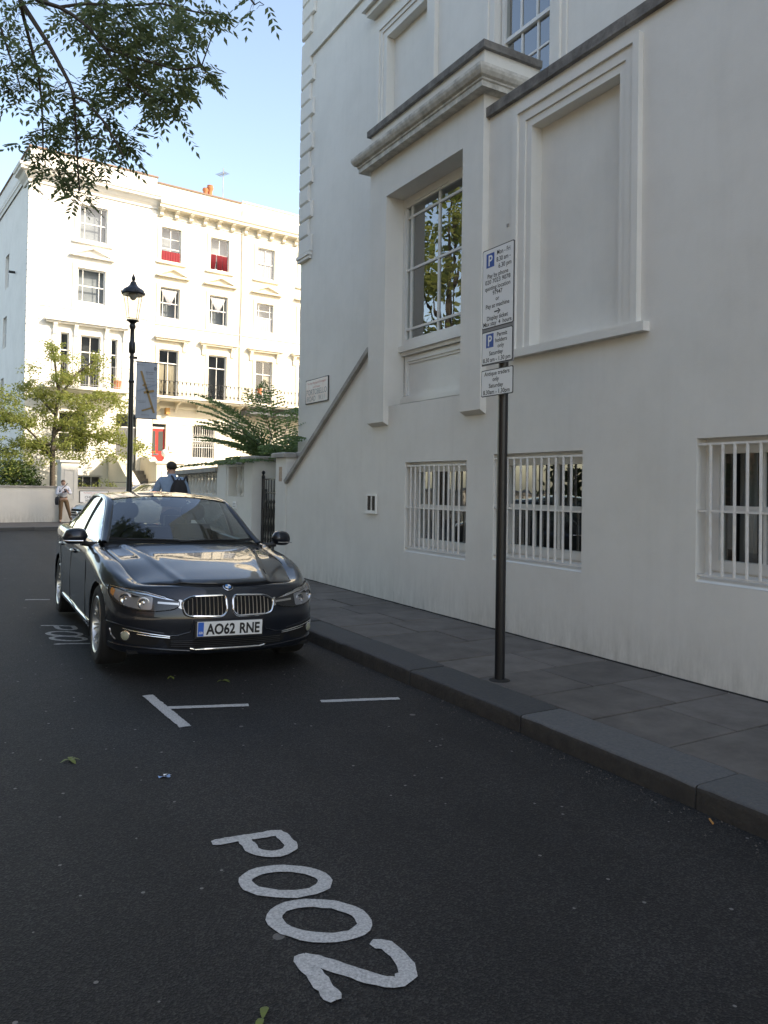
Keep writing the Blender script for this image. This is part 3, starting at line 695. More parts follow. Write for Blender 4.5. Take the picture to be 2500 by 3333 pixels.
    for i in range(33):
        b = MB(); u = .40 + i * .1075; b.tube([f(u, 5.60, -.94), f(u, 6.55, -.94)], .008, 5); part(rail, 'baluster', b, 'rail_grey')
    # front door and steps
    m = MB(); fbox(m, f, 3.66, 4.51, 2.05, 4.0, .10, .15); d = part(H, 'door', m, 'grey_door')
    for (a, b, c, e) in ((3.76, 4.05, 2.9, 3.85), (4.13, 4.42, 2.9, 3.85), (3.76, 4.05, 2.2, 2.75), (4.13, 4.42, 2.2, 2.75)):
        q = MB(); fbox(q, f, a, b, c, e, .085, .10); part(d, 'door_panel', q, 'grey_door')
    q = MB(); q.quad(f(3.62, 4.05, .13), f(4.55, 4.05, .13), f(4.55, 4.62, .13), f(3.62, 4.62, .13)); part(d, 'fanlight', q, 'far_glass', fix=False)
    q = MB(); fbox(q, f, 3.62, 4.55, 4.0, 4.05, .08, .16); part(d, 'transom', q, T)
    for i in range(11):
        v = -.35 - i * .28; z = 2.05 - i * .18
        q = MB(); fbox(q, f, 3.66, 4.72, z - .18 if i else -.05, z, v - .28, v if i else 0); q.v = q.v; part(H, 'step', q, mat('step_stone', (.20, .185, .16), .85, noise=(5, .8, (.12, .11, .10))))
    for (a, b) in ((3.30, 3.64), (4.74, 5.02)):
        q = MB(); prof = [(-.02, -.05), (-.02, 2.62), (-1.05, 2.62), (-3.25, 1.42), (-3.25, -.05)]
        q.prism([f(a, z, v) for v, z in prof], Vector(f(b - a, 0, 0)) - Vector(f(0, 0, 0))); part(H, 'stair_wall', q, 'stucco_cream')
        q = MB(); prof = [(-.02, 2.622), (-.02, 2.68), (-1.06, 2.68), (-3.30, 1.46), (-3.30, 1.40), (-1.05, 2.622)]
        q.prism([f(a - .04, z, v) for v, z in prof], Vector(f(b - a + .08, 0, 0)) - Vector(f(0, 0, 0))); part(H, 'stair_coping', q, 'stucco_cream')
    return H
house_a()

def lyre_mesh():
    """cast-iron balcony baluster: two bowed rods, palmette head and foot"""
    m = MB()
    for s in (-1, 1):
        m.tube([(s * .012, 0, 0), (s * .05, 0, .07), (s * .055, 0, .14), (s * .03, 0, .22), (s * .055, 0, .36), (s * .055, 0, .46), (s * .015, 0, .54), (s * .03, 0, .58), (s * .005, 0, .63)], .0085, 4)
        m.tube([(s * .01, 0, .13), (s * .03, 0, .10), (s * .01, 0, .06)], .012, 4)
    m.lathe([(.004, 0), (.02, .05), (.03, .10), (.012, .16), (.004, .2)], 6, (0, 0, .02)); m.lathe([(.004, 0), (.022, .03), (.026, .06), (.004, .12)], 6, (0, 0, .54))
    m.tube([(0, 0, .2), (0, 0, .55)], .006, 4)
    return m.mesh('baluster', 'black_iron', 60)
LYRE = lyre_mesh()
def terrace_house(label, u0, u1, cols, top, first, coping, parts_extra=None):
    H = thing('terrace_house', label, 'house', FP((u0 + min(u1, 14)) / 2, 0, 0), group='cream terrace houses'); f = FP; S = 'stucco_cream'
    holes = []
    for c in cols:
        holes += [(c, c + .97, 11.96, 13.52), (c, c + .95, 9.25, 10.70), (c, c + .95, 5.52, 7.78)]
    gh = []
    if first: gh = [(5.14, 5.92, 2.52, 4.55), (7.22, 8.36, 2.69, 4.40)]
    else: gh = [(cols[0] - .2, cols[0] + 1.0, 2.69, 4.40)] + [(c - .1, c + 1.05, 2.69, 4.4) for c in cols[1:]]
    m = MB(); holed(m, f, u0, u1, -.1, top, holes + gh)
    for h in holes + gh: reveal(m, f, h, 0, .17)
    m.quad(f(u0, -.1, 12), f(u1, -.1, 12), f(u1, top, 12), f(u0, top, 12)); m.quad(f(u0, top - .1, .3), f(u1, top - .1, .3), f(u1, top - .1, 12), f(u0, top - .1, 12)); m.quad(f(u1, -.1, 0), f(u1, -.1, 12), f(u1, top, 12), f(u1, top, 0)); m.quad(f(u0, 15, 0), f(u0, 15, 12), f(u0, top, 12), f(u0, top, 0))
    part(H, 'wall', m, S)
    m = MB(); fbox(m, f, u0 + .01, u1 - .01, top, top + .07, -.05, .30); part(H, 'parapet_coping', m, coping)
    m = MB(); prof = [(0, 14.22), (.05, 14.22), (.05, 14.30), (.40, 14.33), (.40, 14.44), (.46, 14.48), (.50, 14.60), (.50, 14.66), (0, 14.72)]
    m.grid([[f(u0 + (.02 if first else 0), z, -o), f(u1, z, -o)] for o, z in prof]); part(H, 'cornice', m, S)
    m = MB(); fbox(m, f, u0, u1, 13.98, 14.02, 0, -.03); part(H, 'frieze_band', m, S)
    k = 0
    while True:
        u = 5.48 + .715 * k; k += 1
        if u > u1 - .05 or k > 22: break
        if u < u0: continue
        q = MB(); console(q, f, u, 13.98, 14.33, .16, .34); part(H, 'bracket', q, S)
    m = MB(); fbox(m, f, u0, u1, 8.90, 8.96, 0, -.04); part(H, 'string_course', m, S)
    for i, c in enumerate(cols):
        m = MB(); architrave(m, f, c, c + .97, 11.88, 13.52, [(.10, .02), (.17, .04)]); fbox(m, f, c - .25, c + 1.22, 11.80, 11.88, 0, -.12); part(H, 'architrave', m, S)
        m = MB(); architrave(m, f, c, c + .95, 8.97, 10.70, [(.10, .02), (.17, .04)]); part(H, 'architrave', m, S)
        m = MB(); pediment(m, f, c - .32 if c > 5.6 else 5.30, c + 1.40, 11.18, 11.63, .2); part(H, 'pediment', m, S)
        m = MB(); architrave(m, f, c, c + .95, 5.5, 7.78, [(.10, .02), (.16, .04)]); part(H, 'architrave', m, S)
        a, b = (c - .48, c + 1.48) if c > 5.6 else (5.29, c + 1.48)
        m = MB(); fbox(m, f, a, b, 8.27, 8.36, 0, -.28); fbox(m, f, a + .06, b - .06, 8.19, 8.27, 0, -.2); part(H, 'hood', m, S)
        for u in ((c - .27, c + 1.22) if c > 5.6 else (c + 1.22,)):
            m = MB(); console(m, f, u, 7.72, 8.19, .15, .17); part(H, 'console', m, S)
    return H, holes
def houses_bc():
    f = FP
    H, _ = terrace_house('cream terrace house with red curtains, red front door and ironwork balcony', 5.285, 9.56, [5.52, 7.97], 15.50, True, 'tile_coping')
    # third-floor sashes, lowered, red curtains in the gap
    w = sash(H, f, 5.52, 6.49, 11.96, 13.52, .10, 2, rail=12.55, rows_top=2, rows_bot=1, fr=.045, glass='far_glass', back=.35, backmat='room_grey'); curtain(w, f, (5.56, 6.45, 12.42), (5.56, 6.45, 11.98), .03, 'red_curtain', amp=.012)
    w = sash(H, f, 7.97, 8.94, 11.96, 13.52, .10, 2, rail=12.72, rows_top=1, rows_bot=1, fr=.045, glass='far_glass', back=.35, backmat='room_grey'); curtain(w, f, (8.02, 8.30, 12.72), (8.0, 8.24, 11.99), .05, 'red_curtain'); curtain(w, f, (8.32, 8.62, 12.72), (8.36, 8.6, 11.99), .06, 'red_curtain'); curtain(w, f, (8.62, 8.9, 12.72), (8.64, 8.9, 11.99), .07, 'red_curtain')
    for c in (5.52, 7.97):
        w = sash(H, f, c, c + .95, 9.25, 10.70, .10, 3, margin=.13, rows_top=1, rows_bot=1, fr=.04, glass='far_glass', back=.45, backmat='room_grey')
        curtain(w, f, (c + .06, c + .88, 10.62), (c + .44, c + .52, 9.88), .10, 'net_curtain', amp=.012)
    for j, c in enumerate((5.52, 7.97)):
        w = sash(H, f, c, c + .95, 5.52, 7.78, .12, 2, rail=7.15, fr=.05, glass='far_glass', back=.6, backmat='room_dark')
        if j == 0:
            for a in (c + .05, c + .38, c + .62): curtain(w, f, (a, a + .28, 7.1), (a, a + .24, 5.55), .2, 'cream_curtain')
    # ground floor: rusticated courses, door, barred window
    for i in range(6):
        z = 2.10 + i * .43
        for (a, b) in ((5.30, 5.02), (5.98, 7.10), (8.46, 9.54)):
            if b <= a: continue
            if i == 5: a, b = ((5.30, 9.54) if a < 6 else (0, 0))
            if b <= a: continue
            m = MB(); fbox(m, f, a, b, z + .012, z + .418, .01, -.025); part(H, 'stone_course', m, 'stucco_cream')
    m = MB(); fbox(m, f, 5.3, 9.54, 5.0, 5.12, 0, -.08); part(H, 'plat_band', m, 'trim_cream')
    m = MB(); fbox(m, f, 5.16, 5.90, 2.52, 4.04, .10, .14); d = part(H, 'door', m, 'red_door', label='red front door with two tall glass panels')
    for (a, b) in ((5.24, 5.47), (5.60, 5.83)):
        q = MB(); fbox(q, f, a, b, 3.0, 3.93, .09, .105); part(d, 'door_glass', q, mat('door_glass', (.08, .085, .08), .15))
    q = MB(); fbox(q, f, 5.35, 5.62, 2.80, 2.88, .085, .10); part(d, 'letterbox', q, 'chrome')
    q = MB(); fbox(q, f, 5.16, 5.90, 4.04, 4.12, .07, .15); part(d, 'transom', q, 'trim_cream')
    q = MB(); q.quad(f(5.16, 4.12, .12), f(5.9, 4.12, .12), f(5.9, 4.55, .12), f(5.16, 4.55, .12)); part(d, 'fanlight', q, 'far_glass', fix=False)
    q = MB(); q.quad(f(5.14, 2.5, .3), f(5.92, 2.5, .3), f(5.92, 4.6, .3), f(5.14, 4.6, .3)); part(d, 'hall', q, 'room_dark', fix=False)
    m = MB(); architrave(m, f, 5.14, 5.92, 2.5, 4.55, [(.05, .03), (.1, .05)], 'tr'); part(H, 'door_surround', m, 'trim_cream')
    w = sash(H, f, 7.22, 8.36, 2.69, 4.40, .12, 2, fr=.05, glass='far_glass', back=.4)
    g = MB()
    for z in (2.75, 3.25, 3.65, 4.32): fbox(g, f, 7.22, 8.36, z - .012, z + .012, .02, .045)
    gr = part(H, 'window_grille', g, 'frame_white')
    for i in range(10):
        u = 7.28 + i * .113; b = MB(); b.tube([f(u, 2.75, .03), f(u, 3.3, .03), f(u + .03, 3.45, .03), f(u, 3.62, .03), f(u - .03, 3.8, .03), f(u, 3.95, .03), f(u, 4.32, .03)], .012, 4); b.tube([f(u, 3.3, .03), f(u - .03, 3.45, .03), f(u, 3.62, .03), f(u + .03, 3.8, .03), f(u, 3.95, .03)], .01, 4); part(gr, 'bar', b, 'frame_white')
    q = MB(); fbox(q, f, 6.06, 6.28, 2.98, 3.28, -.03, -.10); bx = part(H, 'alarm_box', q, 'trim_white')
    q = MB(); q.lathe([(.13, 0), (.14, .03), (.10, .07), (.01, .09)], 12, FP(5.42, 5.22 - .25, -.08), 'y'); q = MB(); q.tube([f(5.45, 4.98, -.09), f(5.45, 4.98, -.17)], .13, 12); part(H, 'alarm_bell', q, mat('bell_cream', (.65, .55, .33), .5))
    q = MB(); fbox(q, f, 5.83, 6.0, 4.72, 5.02, -.03, -.28); part(H, 'porch_lamp', q, mat('lamp_orange', (.5, .27, .08), .5))
    # balcony shared along the terrace
    def balcony(HH, a, b):
        m = MB(); fbox(m, f, a, b, 5.40, 5.50, 0, -1.0); fbox(m, f, a, b, 5.32, 5.40, 0, -.9); part(HH, 'balcony_slab', m, 'trim_cream')
        u = a + .3
        while u < b:
            q = MB(); q.prism([f(u - .05, z, e) for e, z in ((0, 5.32), (-.75, 5.32), (-.70, 5.26), (-.3, 5.16), (-.08, 4.9), (0, 4.85))], Vector(f(.1, 0, 0)) - Vector(f(0, 0, 0))); part(HH, 'balcony_bracket', q, 'trim_cream'); u += 1.05
        r = MB(); r.tube([f(a, 6.19, -.94), f(b, 6.19, -.94)], .014, 5); r.tube([f(a, 5.55, -.94), f(b, 5.55, -.94)], .011, 5); rail = part(HH, 'balcony_rail', r, 'black_iron')
        u = a + .1
        while u < b - .05:
            o = link('baluster', LYRE, rail); o.matrix_parent_inverse = Matrix.Identity(4)
            o.matrix_local = Matrix.Translation(f(u, 5.555, -.94)) @ Matrix.Rotation(R(90) - FA, 4, 'Z'); u += .2
    balcony(H, 5.02, 9.55)
    H2, _ = terrace_house('cream terrace house furthest right, with lace curtains and a pot on its balcony rail', 9.565, 17.0, [10.49, 12.96, 15.4], 15.58, False, 'trim_cream')
    for j, c in enumerate((10.49, 12.96, 15.4)):
        w = sash(H2, f, c, c + .97, 11.96, 13.52, .10, 2, fr=.045, glass='far_glass', back=.35, backmat='room_grey'); curtain(w, f, (c + .05, c + .92, 13.45), (c + .05, c + .92, 12.0), .16, mat('teal_curtain', (.15, .42, .40), .9) if j == 1 else 'net_curtain')
        w = sash(H2, f, c, c + .95, 9.25, 10.70, .10, 3, margin=.13, rows_top=2, fr=.04, glass='far_glass', back=.45, backmat='room_grey'); curtain(w, f, (c + .05, c + .9, 9.95), (c + .05, c + .9, 9.3), .12, 'net_curtain', amp=.015)
        w = sash(H2, f, c, c + .95, 5.52, 7.78, .12, 2, rail=7.1, fr=.05, glass='far_glass', back=.6, backmat='room_dark'); curtain(w, f, (c + .5, c + .9, 7.05), (c + .8, c + .9, 5.7), .2, 'cream_curtain')
        sash(H2, f, c - (.2 if j == 0 else .1), c + 1.0 + (.05 if j else 0), 2.69, 4.4, .12, 2, fr=.05, glass='far_glass', back=.4)
    q = MB(); q.tube([f(9.62, 15.2, -.06), f(9.66, 11, -.06), f(9.6, 8.4, -.06), f(9.64, 5.5, -.06)], .03, 6); part(H2, 'drainpipe', q, 'trim_cream')
    balcony(H2, 9.56, 16.9)
    # lead roof of the canopy behind the fern
    q = MB(); q.prism([f(9.6, z, e) for e, z in ((0, 5.2), (-1.3, 5.0), (-1.3, 4.93), (0, 4.93))], Vector(f(6, 0, 0)) - Vector(f(0, 0, 0))); part(H2, 'canopy_roof', q, 'lead_grey')
    # roof things
    for (u, h, r) in ((8.55, .62, .17), (8.3, .42, .15)):
        p = FP(u, 16.05, 1.6); pot = MB().lathe([(r * .75, 0), (r * .7, h * .25), (r * .72, h * .6), (r, h * .72), (r, h * .85), (r * .8, h * .9), (r * .9, h), (r * .6, h), (r * .55, h * .5)], 14, p).mesh('chimney_pot', 'terracotta', 40)
        o = link('chimney_pot', pot); tag(o, 'tall terracotta chimney pot showing above the cream parapet' if h > .5 else 'short terracotta chimney pot half hidden behind the cream parapet', 'chimney pot')
    p = FP(9.25, 15.9, 1.6); a = thing('roof_aerial', 'thin television aerial on a mast above the cream terrace', 'aerial', p)
    p = Vector(p); q = MB(); q.tube([p, p + Vector((0, 0, 1.85))], .018, 6); part(a, 'mast', q, 'pale_coping')
    b0 = p + Vector((-.35, -.3, 1.30)); b1 = p + Vector((.22, .15, 1.72)); q = MB(); q.tube([b0, b1], .016, 5); part(a, 'boom', q, 'lead_grey')
    for i in range(9):
        c = b0.lerp(b1, i / 8); q = MB(); q.tube([c + Vector((.10, -.16, -.1)), c + Vector((-.10, .16, .1))], .009, 4); part(a, 'element', q, 'lead_grey')
houses_bc()

# ------------------------------------------------------------------ far garden walls and sign
def far_walls():
    f = FP; V = -3.8
    Wl = thing('garden_wall', 'low grey-white garden wall behind the man with the phone', 'wall', FP(-4, -.05, V))
    m = MB(); fbox(m, f, -30, .36, -.2, 1.27, V - .12, V + .12); part(Wl, 'wall', m, 'stucco_garden')
    m = MB(); fbox(m, f, -30, .36, 1.27, 1.33, V - .16, V + .16); part(Wl, 'coping', m, 'pale_coping')
    P = thing('gate_pillar', 'tall white panelled gate pillar between the two low garden walls', 'pillar', FP(.68, -.05, V))
    m = MB(); fbox(m, f, .37, .99, -.2, 2.25, V - .3, V + .3); part(P, 'shaft', m, 'stucco_garden')
    m = MB(); fbox(m, f, .31, 1.05, 2.25, 2.33, V - .36, V + .36); part(P, 'cap', m, 'stucco_garden')
    m = MB(); architrave(m, f, .52, .84, .85, 1.95, [(.03, .02)], 'ltr'); m.xf(Matrix.Translation(FN * (V - .3))); fb = MB()
    fbox(m, f, .49, .87, .82, .85, V - .32, V - .3); part(P, 'panel_moulding', m, 'stucco_garden')
    W2 = thing('garden_wall', 'low garden wall carrying the Chepstow Villas nameplate', 'wall', FP(2.2, -.05, V))
    m = MB(); fbox(m, f, 1.0, 3.30, -.2, 1.25, V - .12, V + .12); part(W2, 'wall', m, 'stucco_garden')
    m = MB(); fbox(m, f, 1.0, 3.30, 1.25, 1.31, V - .16, V + .16); part(W2, 'coping', m, 'pale_coping')
    m = MB()
    for z in (1.50,): m.tube([f(1.0, z, V), f(3.3, z + .01, V)], .010, 5)
    for u in (1.6, 2.4, 3.2): m.tube([f(u, 1.3, V), f(u, 1.51, V)], .010, 5)
    part(W2, 'wire_rail', m, 'black_iron')
    W3 = thing('garden_wall', 'short garden wall right of the front steps behind the silver car', 'wall', FP(8, -.05, V))
    m = MB(); fbox(m, f, 5.2, 20, -.2, 1.3, V - .12, V + .12); part(W3, 'wall', m, 'stucco_cream')
    # gate piers by the steps, the right one topped with a stone ball
    B = thing('ball_pier', 'cream stone pier with a white ball on top beside the red door', 'pillar', FP(5.0, -.05, -2.6))
    m = MB(); fbox(m, f, 4.40, 5.60, -.1, 2.33, -3.2, -2.2); part(B, 'shaft', m, 'stucco_cream')
    m = MB(); fbox(m, f, 4.34, 5.66, 2.33, 2.42, -3.26, -2.14); part(B, 'cap', m, 'stucco_cream')
    m = MB(); fbox(m, f, 4.62, 5.10, 1.2, 2.02, -3.225, -3.2); part(B, 'panel', m, 'trim_white')
    c = Vector(FP(4.93, 2.42, -2.7)); m = MB().lathe([(.12, 0), (.12, .06), (.055, .12), (.05, .2), (.05, .24)] + [(.165 * math.sin(math.pi * (.1 + .9 * i / 9)), .38 - .165 * math.cos(math.pi * (.1 + .9 * i / 9))) for i in range(10)], 16, c); part(B, 'ball_finial', m, 'trim_white', 40)
    # street nameplate
    s = thing('street_nameplate', 'white Chepstow Villas street nameplate on the low garden wall', 'street sign', FP(1.66, .7, V - .13))
    m = MB(); fbox(m, f, 1.10, 2.22, .68, 1.16, V - .145, V - .121); part(s, 'plate', m, 'sign_black')
    m = MB(); fbox(m, f, 1.125, 2.195, .705, 1.135, V - .149, V - .14); part(s, 'face', m, 'sign_white')
    for txt, z, sz, mt in (('The Royal Borough of Kensington', 1.055, .06, 'sign_red'), ('and Chelsea', .985, .055, 'sign_red'), ('CHEPSTOW', .855, .135, 'sign_black'), ('VILLAS W.11', .73, .125, 'sign_black')):
        me = text_mesh(txt, sz); me.materials.append(MATS[mt]); w = max(v.co.x for v in me.vertices) - min(v.co.x for v in me.vertices)
        me.transform(Matrix.Diagonal((min(1.0, .98 / w), 1, 1, 1)))
        o = link('lettering', me, s); o.matrix_parent_inverse = Matrix.Identity(4)
        p = Vector(f(1.66, z, V - .151)) - Vector(s.location); o.matrix_local = Matrix.Translation(p) @ Matrix.Rotation(R(90) - FA, 4, 'Z') @ Matrix.Rotation(R(90), 4, 'X')
far_walls()
def pots():
    f = FP
    for (u, z, w, h, lab, name) in ((1.28, 5.61, .42, .42, 'square terracotta planter on the white balcony, left', 'planter'), (3.47, 5.61, .36, .42, 'terracotta pot with white flowers on the white balcony, right', 'flower_pot'), (10.2, 5.92, .26, .30, 'small terracotta pot hung on the ironwork balcony rail', 'flower_pot')):
        v = -.55 if z < 5.8 else -1.08
        t = thing(name, lab, 'plant pot', f(u, z, v)); c = Vector(f(u, z, v)); m = MB()
        if name == 'planter': fbox(m, f, u - w / 2, u + w / 2, z, z + h, v - .2, v + .2); part(t, 'box', m, 'terracotta')
        else: m.lathe([(w * .36, 0), (w * .46, h * .75), (w * .5, h * .76), (w * .5, h), (w * .42, h), (w * .4, h * .8)], 14, c); part(t, 'pot', m, 'terracotta', 40)
        l = MB(); rr = random.Random(int(u * 10))
        for i in range(70):
            p = c + Vector((rr.gauss(0, w * .25), rr.gauss(0, w * .2), h + abs(rr.gauss(.05, .07)))); d = Vector((rr.uniform(-1, 1), rr.uniform(-1, 1), rr.uniform(-.3, 1))).normalized() * .07; e = d.cross(Vector((rr.uniform(-1, 1), .3, 1))).normalized() * .025
            l.quad(p, p + d * .5 + e, p + d, p + d * .5 - e)
        part(t, 'flowers', l, 'trim_white' if u > 3 and u < 4 else 'shrub_leaf', fix=False)
pots()
def near_curtains():
    f = NF(W)
    for (a, b, z0, z1, e, mt) in ((3.55, 3.70, .95, 1.85, .36, 'net_curtain'), (3.22, 3.40, .95, 1.85, .38, 'net_curtain'), (2.75, 3.0, .95, 1.85, .38, 'net_curtain')):
        curtain(HOUSE, f, (a, b, z1), (a, b, z0), e, mt, n=14, amp=.02)
near_curtains()
# ------------------------------------------------------------------ garden wall, gate and balustrade beyond the corner house
def baluster_mesh(h, mt):
    k = h / .47
    prof = [(.055, 0), (.055, .035), (.04, .05), (.045, .08), (.075, .15), (.07, .20), (.035, .32), (.032, .36), (.05, .375), (.05, .39), (.035, .40), (.055, .43), (.055, .47)]
    return MB().lathe([(r, z * k) for r, z in prof], 12).mesh('baluster', mt, 40)
def pier(name, label, y0, y1, top, x1, plaque=False):
    t = thing(name, label, 'pillar', (W + .2, (y0 + y1) / 2, PAV))
    m = MB(); m.box(W - .012, y0, -.2, x1, y1, top); part(t, 'shaft', m, 'stucco')
    m = MB(); m.cbox(W - .075, y0 - .055, top, x1 + .06, y1 + .055, top + .08, .02); part(t, 'cap', m, 'pale_coping')
    return t
def near_garden():
    p1 = pier('gate_pier', 'white gate pier at the foot of the sloping coping, right of the iron gate', 11.622, 12.06, 1.955, 5.40)
    m = MB(); m.box(W - .02, 11.79, 1.56, W - .012, 11.90, 1.80); pl = part(p1, 'plaque', m, mat('plaque_buff', (.55, .45, .34), .7, noise=(40, .9, (.35, .2, .12))))
    m = MB(); m.box(W + .18, 10.3, -.1, W + .42, 11.60, 1.97); w = thing('return_wall', 'short white wall with stone coping tucked behind the sloping ramp', 'wall', (W + .3, 11, PAV)); part(w, 'wall', m, 'stucco')
    m = MB(); m.cbox(W + .14, 10.3, 1.972, W + .46, 11.60, 2.045, .015); part(w, 'coping', m, 'pale_coping')
    pier('gate_pier', 'white gate pier with stone cap, left of the iron gate', 13.166, 13.58, 1.94, 5.42)
    # niche wall with two balusters, then the end pier
    t = thing('garden_wall', 'white garden wall with a niche of two balusters beside the gate', 'wall', (W, 14.3, 0))
    m = MB(); f = NF(W); N = (13.62, 14.50, 1.265, 1.84)
    holed(m, f, 13.58, 14.60, -.2, 1.87, [N]); reveal(m, f, N, 0, .17); m.quad(f(13.62, 1.265, .17), f(14.50, 1.265, .17), f(14.50, 1.84, .17), f(13.62, 1.84, .17)); m.box(W + .19, 13.58, -.2, W + .3, 14.6, 1.86)
    part(t, 'wall', m, 'stucco')
    m = MB(); m.cbox(W - .05, 13.60, 1.872, W + .33, 14.53, 1.93, .012); part(t, 'coping', m, 'pale_coping')
    me = baluster_mesh(.56, 'stucco_garden')
    for y in (13.78, 14.02):
        o = link('baluster', me, t); o.location = (W + .07, y, 1.27)
    ip = MB(); ip.box(W - .02, 13.98, 1.04, W - .001, 14.16, 1.17); ic = part(t, 'intercom', ip, 'sign_white')
    for z in (1.07, 1.10, 1.13):
        q = MB(); q.box(W - .024, 14.0, z, W - .0205, 14.14, z + .012); part(ic, 'button_row', q, 'sign_grey')
    p3 = pier('end_pier', 'white pier at the right end of the balustrade', 14.60, 15.16, 1.90, 5.4)
    b = thing('balustrade', 'white stone balustrade curving behind the man with the backpack', 'balustrade', (W, 17, 0))
    yb = 18.6
    m = MB(); m.box(W, 15.16, -.3, W + .28, yb, 1.27); m.box(W, yb, -.3, 14, yb + .28, 1.22); part(b, 'plinth', m, 'stucco_garden')
    m = MB(); m.prism([(W - .06, 15.14, 1.755), (W - .06, yb, 1.70), (W - .06, yb, 1.79), (W - .06, 15.14, 1.845)], (.38, 0, 0)); m.prism([(W - .06, yb, 1.70), (W - .06, yb + .3, 1.70), (W - .06, yb + .3, 1.79), (W - .06, yb, 1.79)], (9, 0, 0)); part(b, 'top_rail', m, 'pale_coping')
    me = baluster_mesh(.48, 'stucco_garden')
    y = 15.33
    while y < yb:
        o = link('baluster', me, b); o.location = (W + .13, y, 1.27 - (y - 15.2) * .016); y += .235
    for i in range(8):
        o = link('baluster', me, b); o.location = (W + .35 + i * .27, yb + .14, 1.215)
    # black iron gate
    g = thing('iron_gate', 'black wrought-iron garden gate with twisted bars between white piers', 'gate', (5.14, 12.6, PAV)); X = 5.14
    q = MB(); q.tube([(X, 13.11, .05), (X, 13.11, 1.62)], .03, 8); q.lathe([(.02, 0), (.03, .02), (.034, .045), (.02, .07), (.012, .085), (.028, .10), (.034, .125), (.018, .15), (.002, .155)], 10, (X, 13.11, 1.60)); part(g, 'lock_stile', q, 'black_iron', 40)
    q = MB(); q.box(X - .02, 12.98, 1.08, X + .03, 13.12, 1.42); part(g, 'lock_box', q, 'black_iron')
    q = MB(); q.tube([(X, 12.09, .05), (X, 12.09, 1.62)], .025, 8); part(g, 'hinge_stile', q, 'black_iron', 40)
    for z in (.2, 1.36, 1.60):
        q = MB(); q.box(X - .012, 12.09, z - .012, X + .012, 13.11, z + .012); part(g, 'rail', q, 'black_iron')
    bm = MB().lathe([(.010, 0), (.010, .25), (.024, .33), (.012, .38), (.03, .52), (.016, .66), (.034, .80), (.014, .95), (.026, 1.0), (.011, 1.05), (.010, 1.4)], 8).mesh('bar', 'black_iron', 40)
    for i in range(7):
        o = link('bar', bm, g); o.location = (X, 12.22 + i * .125, .2)
near_garden()

# ------------------------------------------------------------------ foliage
def leaf_quad(l, p, d, w, rr):
    n = Vector((rr.uniform(-1, 1), rr.uniform(-1, 1), rr.uniform(-.2, 1)))
    e = d.cross(n); e = e.normalized() * w if e.length > 1e-6 else Vector((w, 0, 0))
    l.add([p, p + d * .45 + e, p + d, p + d * .45 - e], [(0, 1, 2, 3)])
def tree_fern():
    t = thing('tree_fern', 'large dark green tree fern with arching fronds behind the balustrade', 'plant', (5.85, 14.1, 0))
    c = Vector((5.85, 14.1, 1.85)); rr = random.Random(11)
    q = MB(); q.tube([(5.85, 14.1, 0), (5.87, 14.12, .9), c], [.16, .14, .17], 10); part(t, 'trunk', q, 'bark', 60)
    l = MB(); rch = MB(); nF = 44
    for i in range(nF):
        az = 2 * math.pi * (i * .381966) + rr.uniform(-.15, .15); el = R(4) + R(60) * ((i * .7549) % 1.0); bf = .30 + .70 * el / R(80); L = rr.uniform(1.75, 2.4)
        dh = Vector((math.cos(az), math.sin(az), 0)); pts = []; p = c.copy(); a = el
        for k in range(13):
            pts.append(p.copy()); p = p + (dh * math.cos(a) + Vector((0, 0, 1)) * math.sin(a)) * (L / 12); a -= (R(2.2) + R(1.0) * k * .62) * bf
        rch.tube(pts, [.012 * (1 - k / 14) for k in range(13)], 4, cap=False)
        side = Vector((-dh.y, dh.x, 0))
        for k in range(3, 28):
            t_ = k / 28; s = t_ * 12; i0 = int(s); fr = s - i0; b = pts[i0].lerp(pts[min(i0 + 1, 12)], fr); tg = (pts[min(i0 + 1, 12)] - pts[i0]).normalized()
            pl = .34 * math.sin(math.pi * min(1, t_ * .86 + .14)) ** .7 * (1.0 if t_ < .8 else 1 - (t_ - .8) * 3.6) + .02
            for s_ in (-1, 1):
                d = (side * s_ * .85 + tg * .55 + Vector((0, 0, -.10 + rr.uniform(-.05, .05)))).normalized()
                # each pinna is a strip of small toothed leaflets
                n2 = 5
                for j in range(n2):
                    pp = b + d * (pl * j / n2); dd = d * (pl / n2 * 1.25); w = .031 * (1 - j / n2 * .6)
                    leaf_quad(l, pp, dd + tg * w * .5, w, rr)
    part(t, 'frond_stalk', rch, mat('fern_stalk', (.05, .045, .02), .7), fix=False, kind='stuff')
    part(t, 'frond', l, 'fern_leaf', fix=False, kind='stuff')
    # dense evergreen growth under it, behind the gate
    h = thing('hedge', 'dark evergreen bush filling the gap behind the iron gate', 'bush', (6.2, 14.6, 0)); l = MB()
    for i in range(4200):
        p = Vector((rr.uniform(5.55, 7.6), rr.uniform(13.0, 16.6), rr.uniform(.1, 1.95))); d = Vector((rr.uniform(-1, 1), rr.uniform(-1, 1), rr.uniform(-.6, .8))).normalized() * .1; leaf_quad(l, p, d, .028, rr)
    q = MB(); q.tube([(6.3, 14.5, 0), (6.4, 14.6, 1.2)], [.05, .03], 6); part(h, 'stem', q, 'bark'); part(h, 'leaves', l, 'shrub_leaf', fix=False, kind='stuff')
tree_fern()

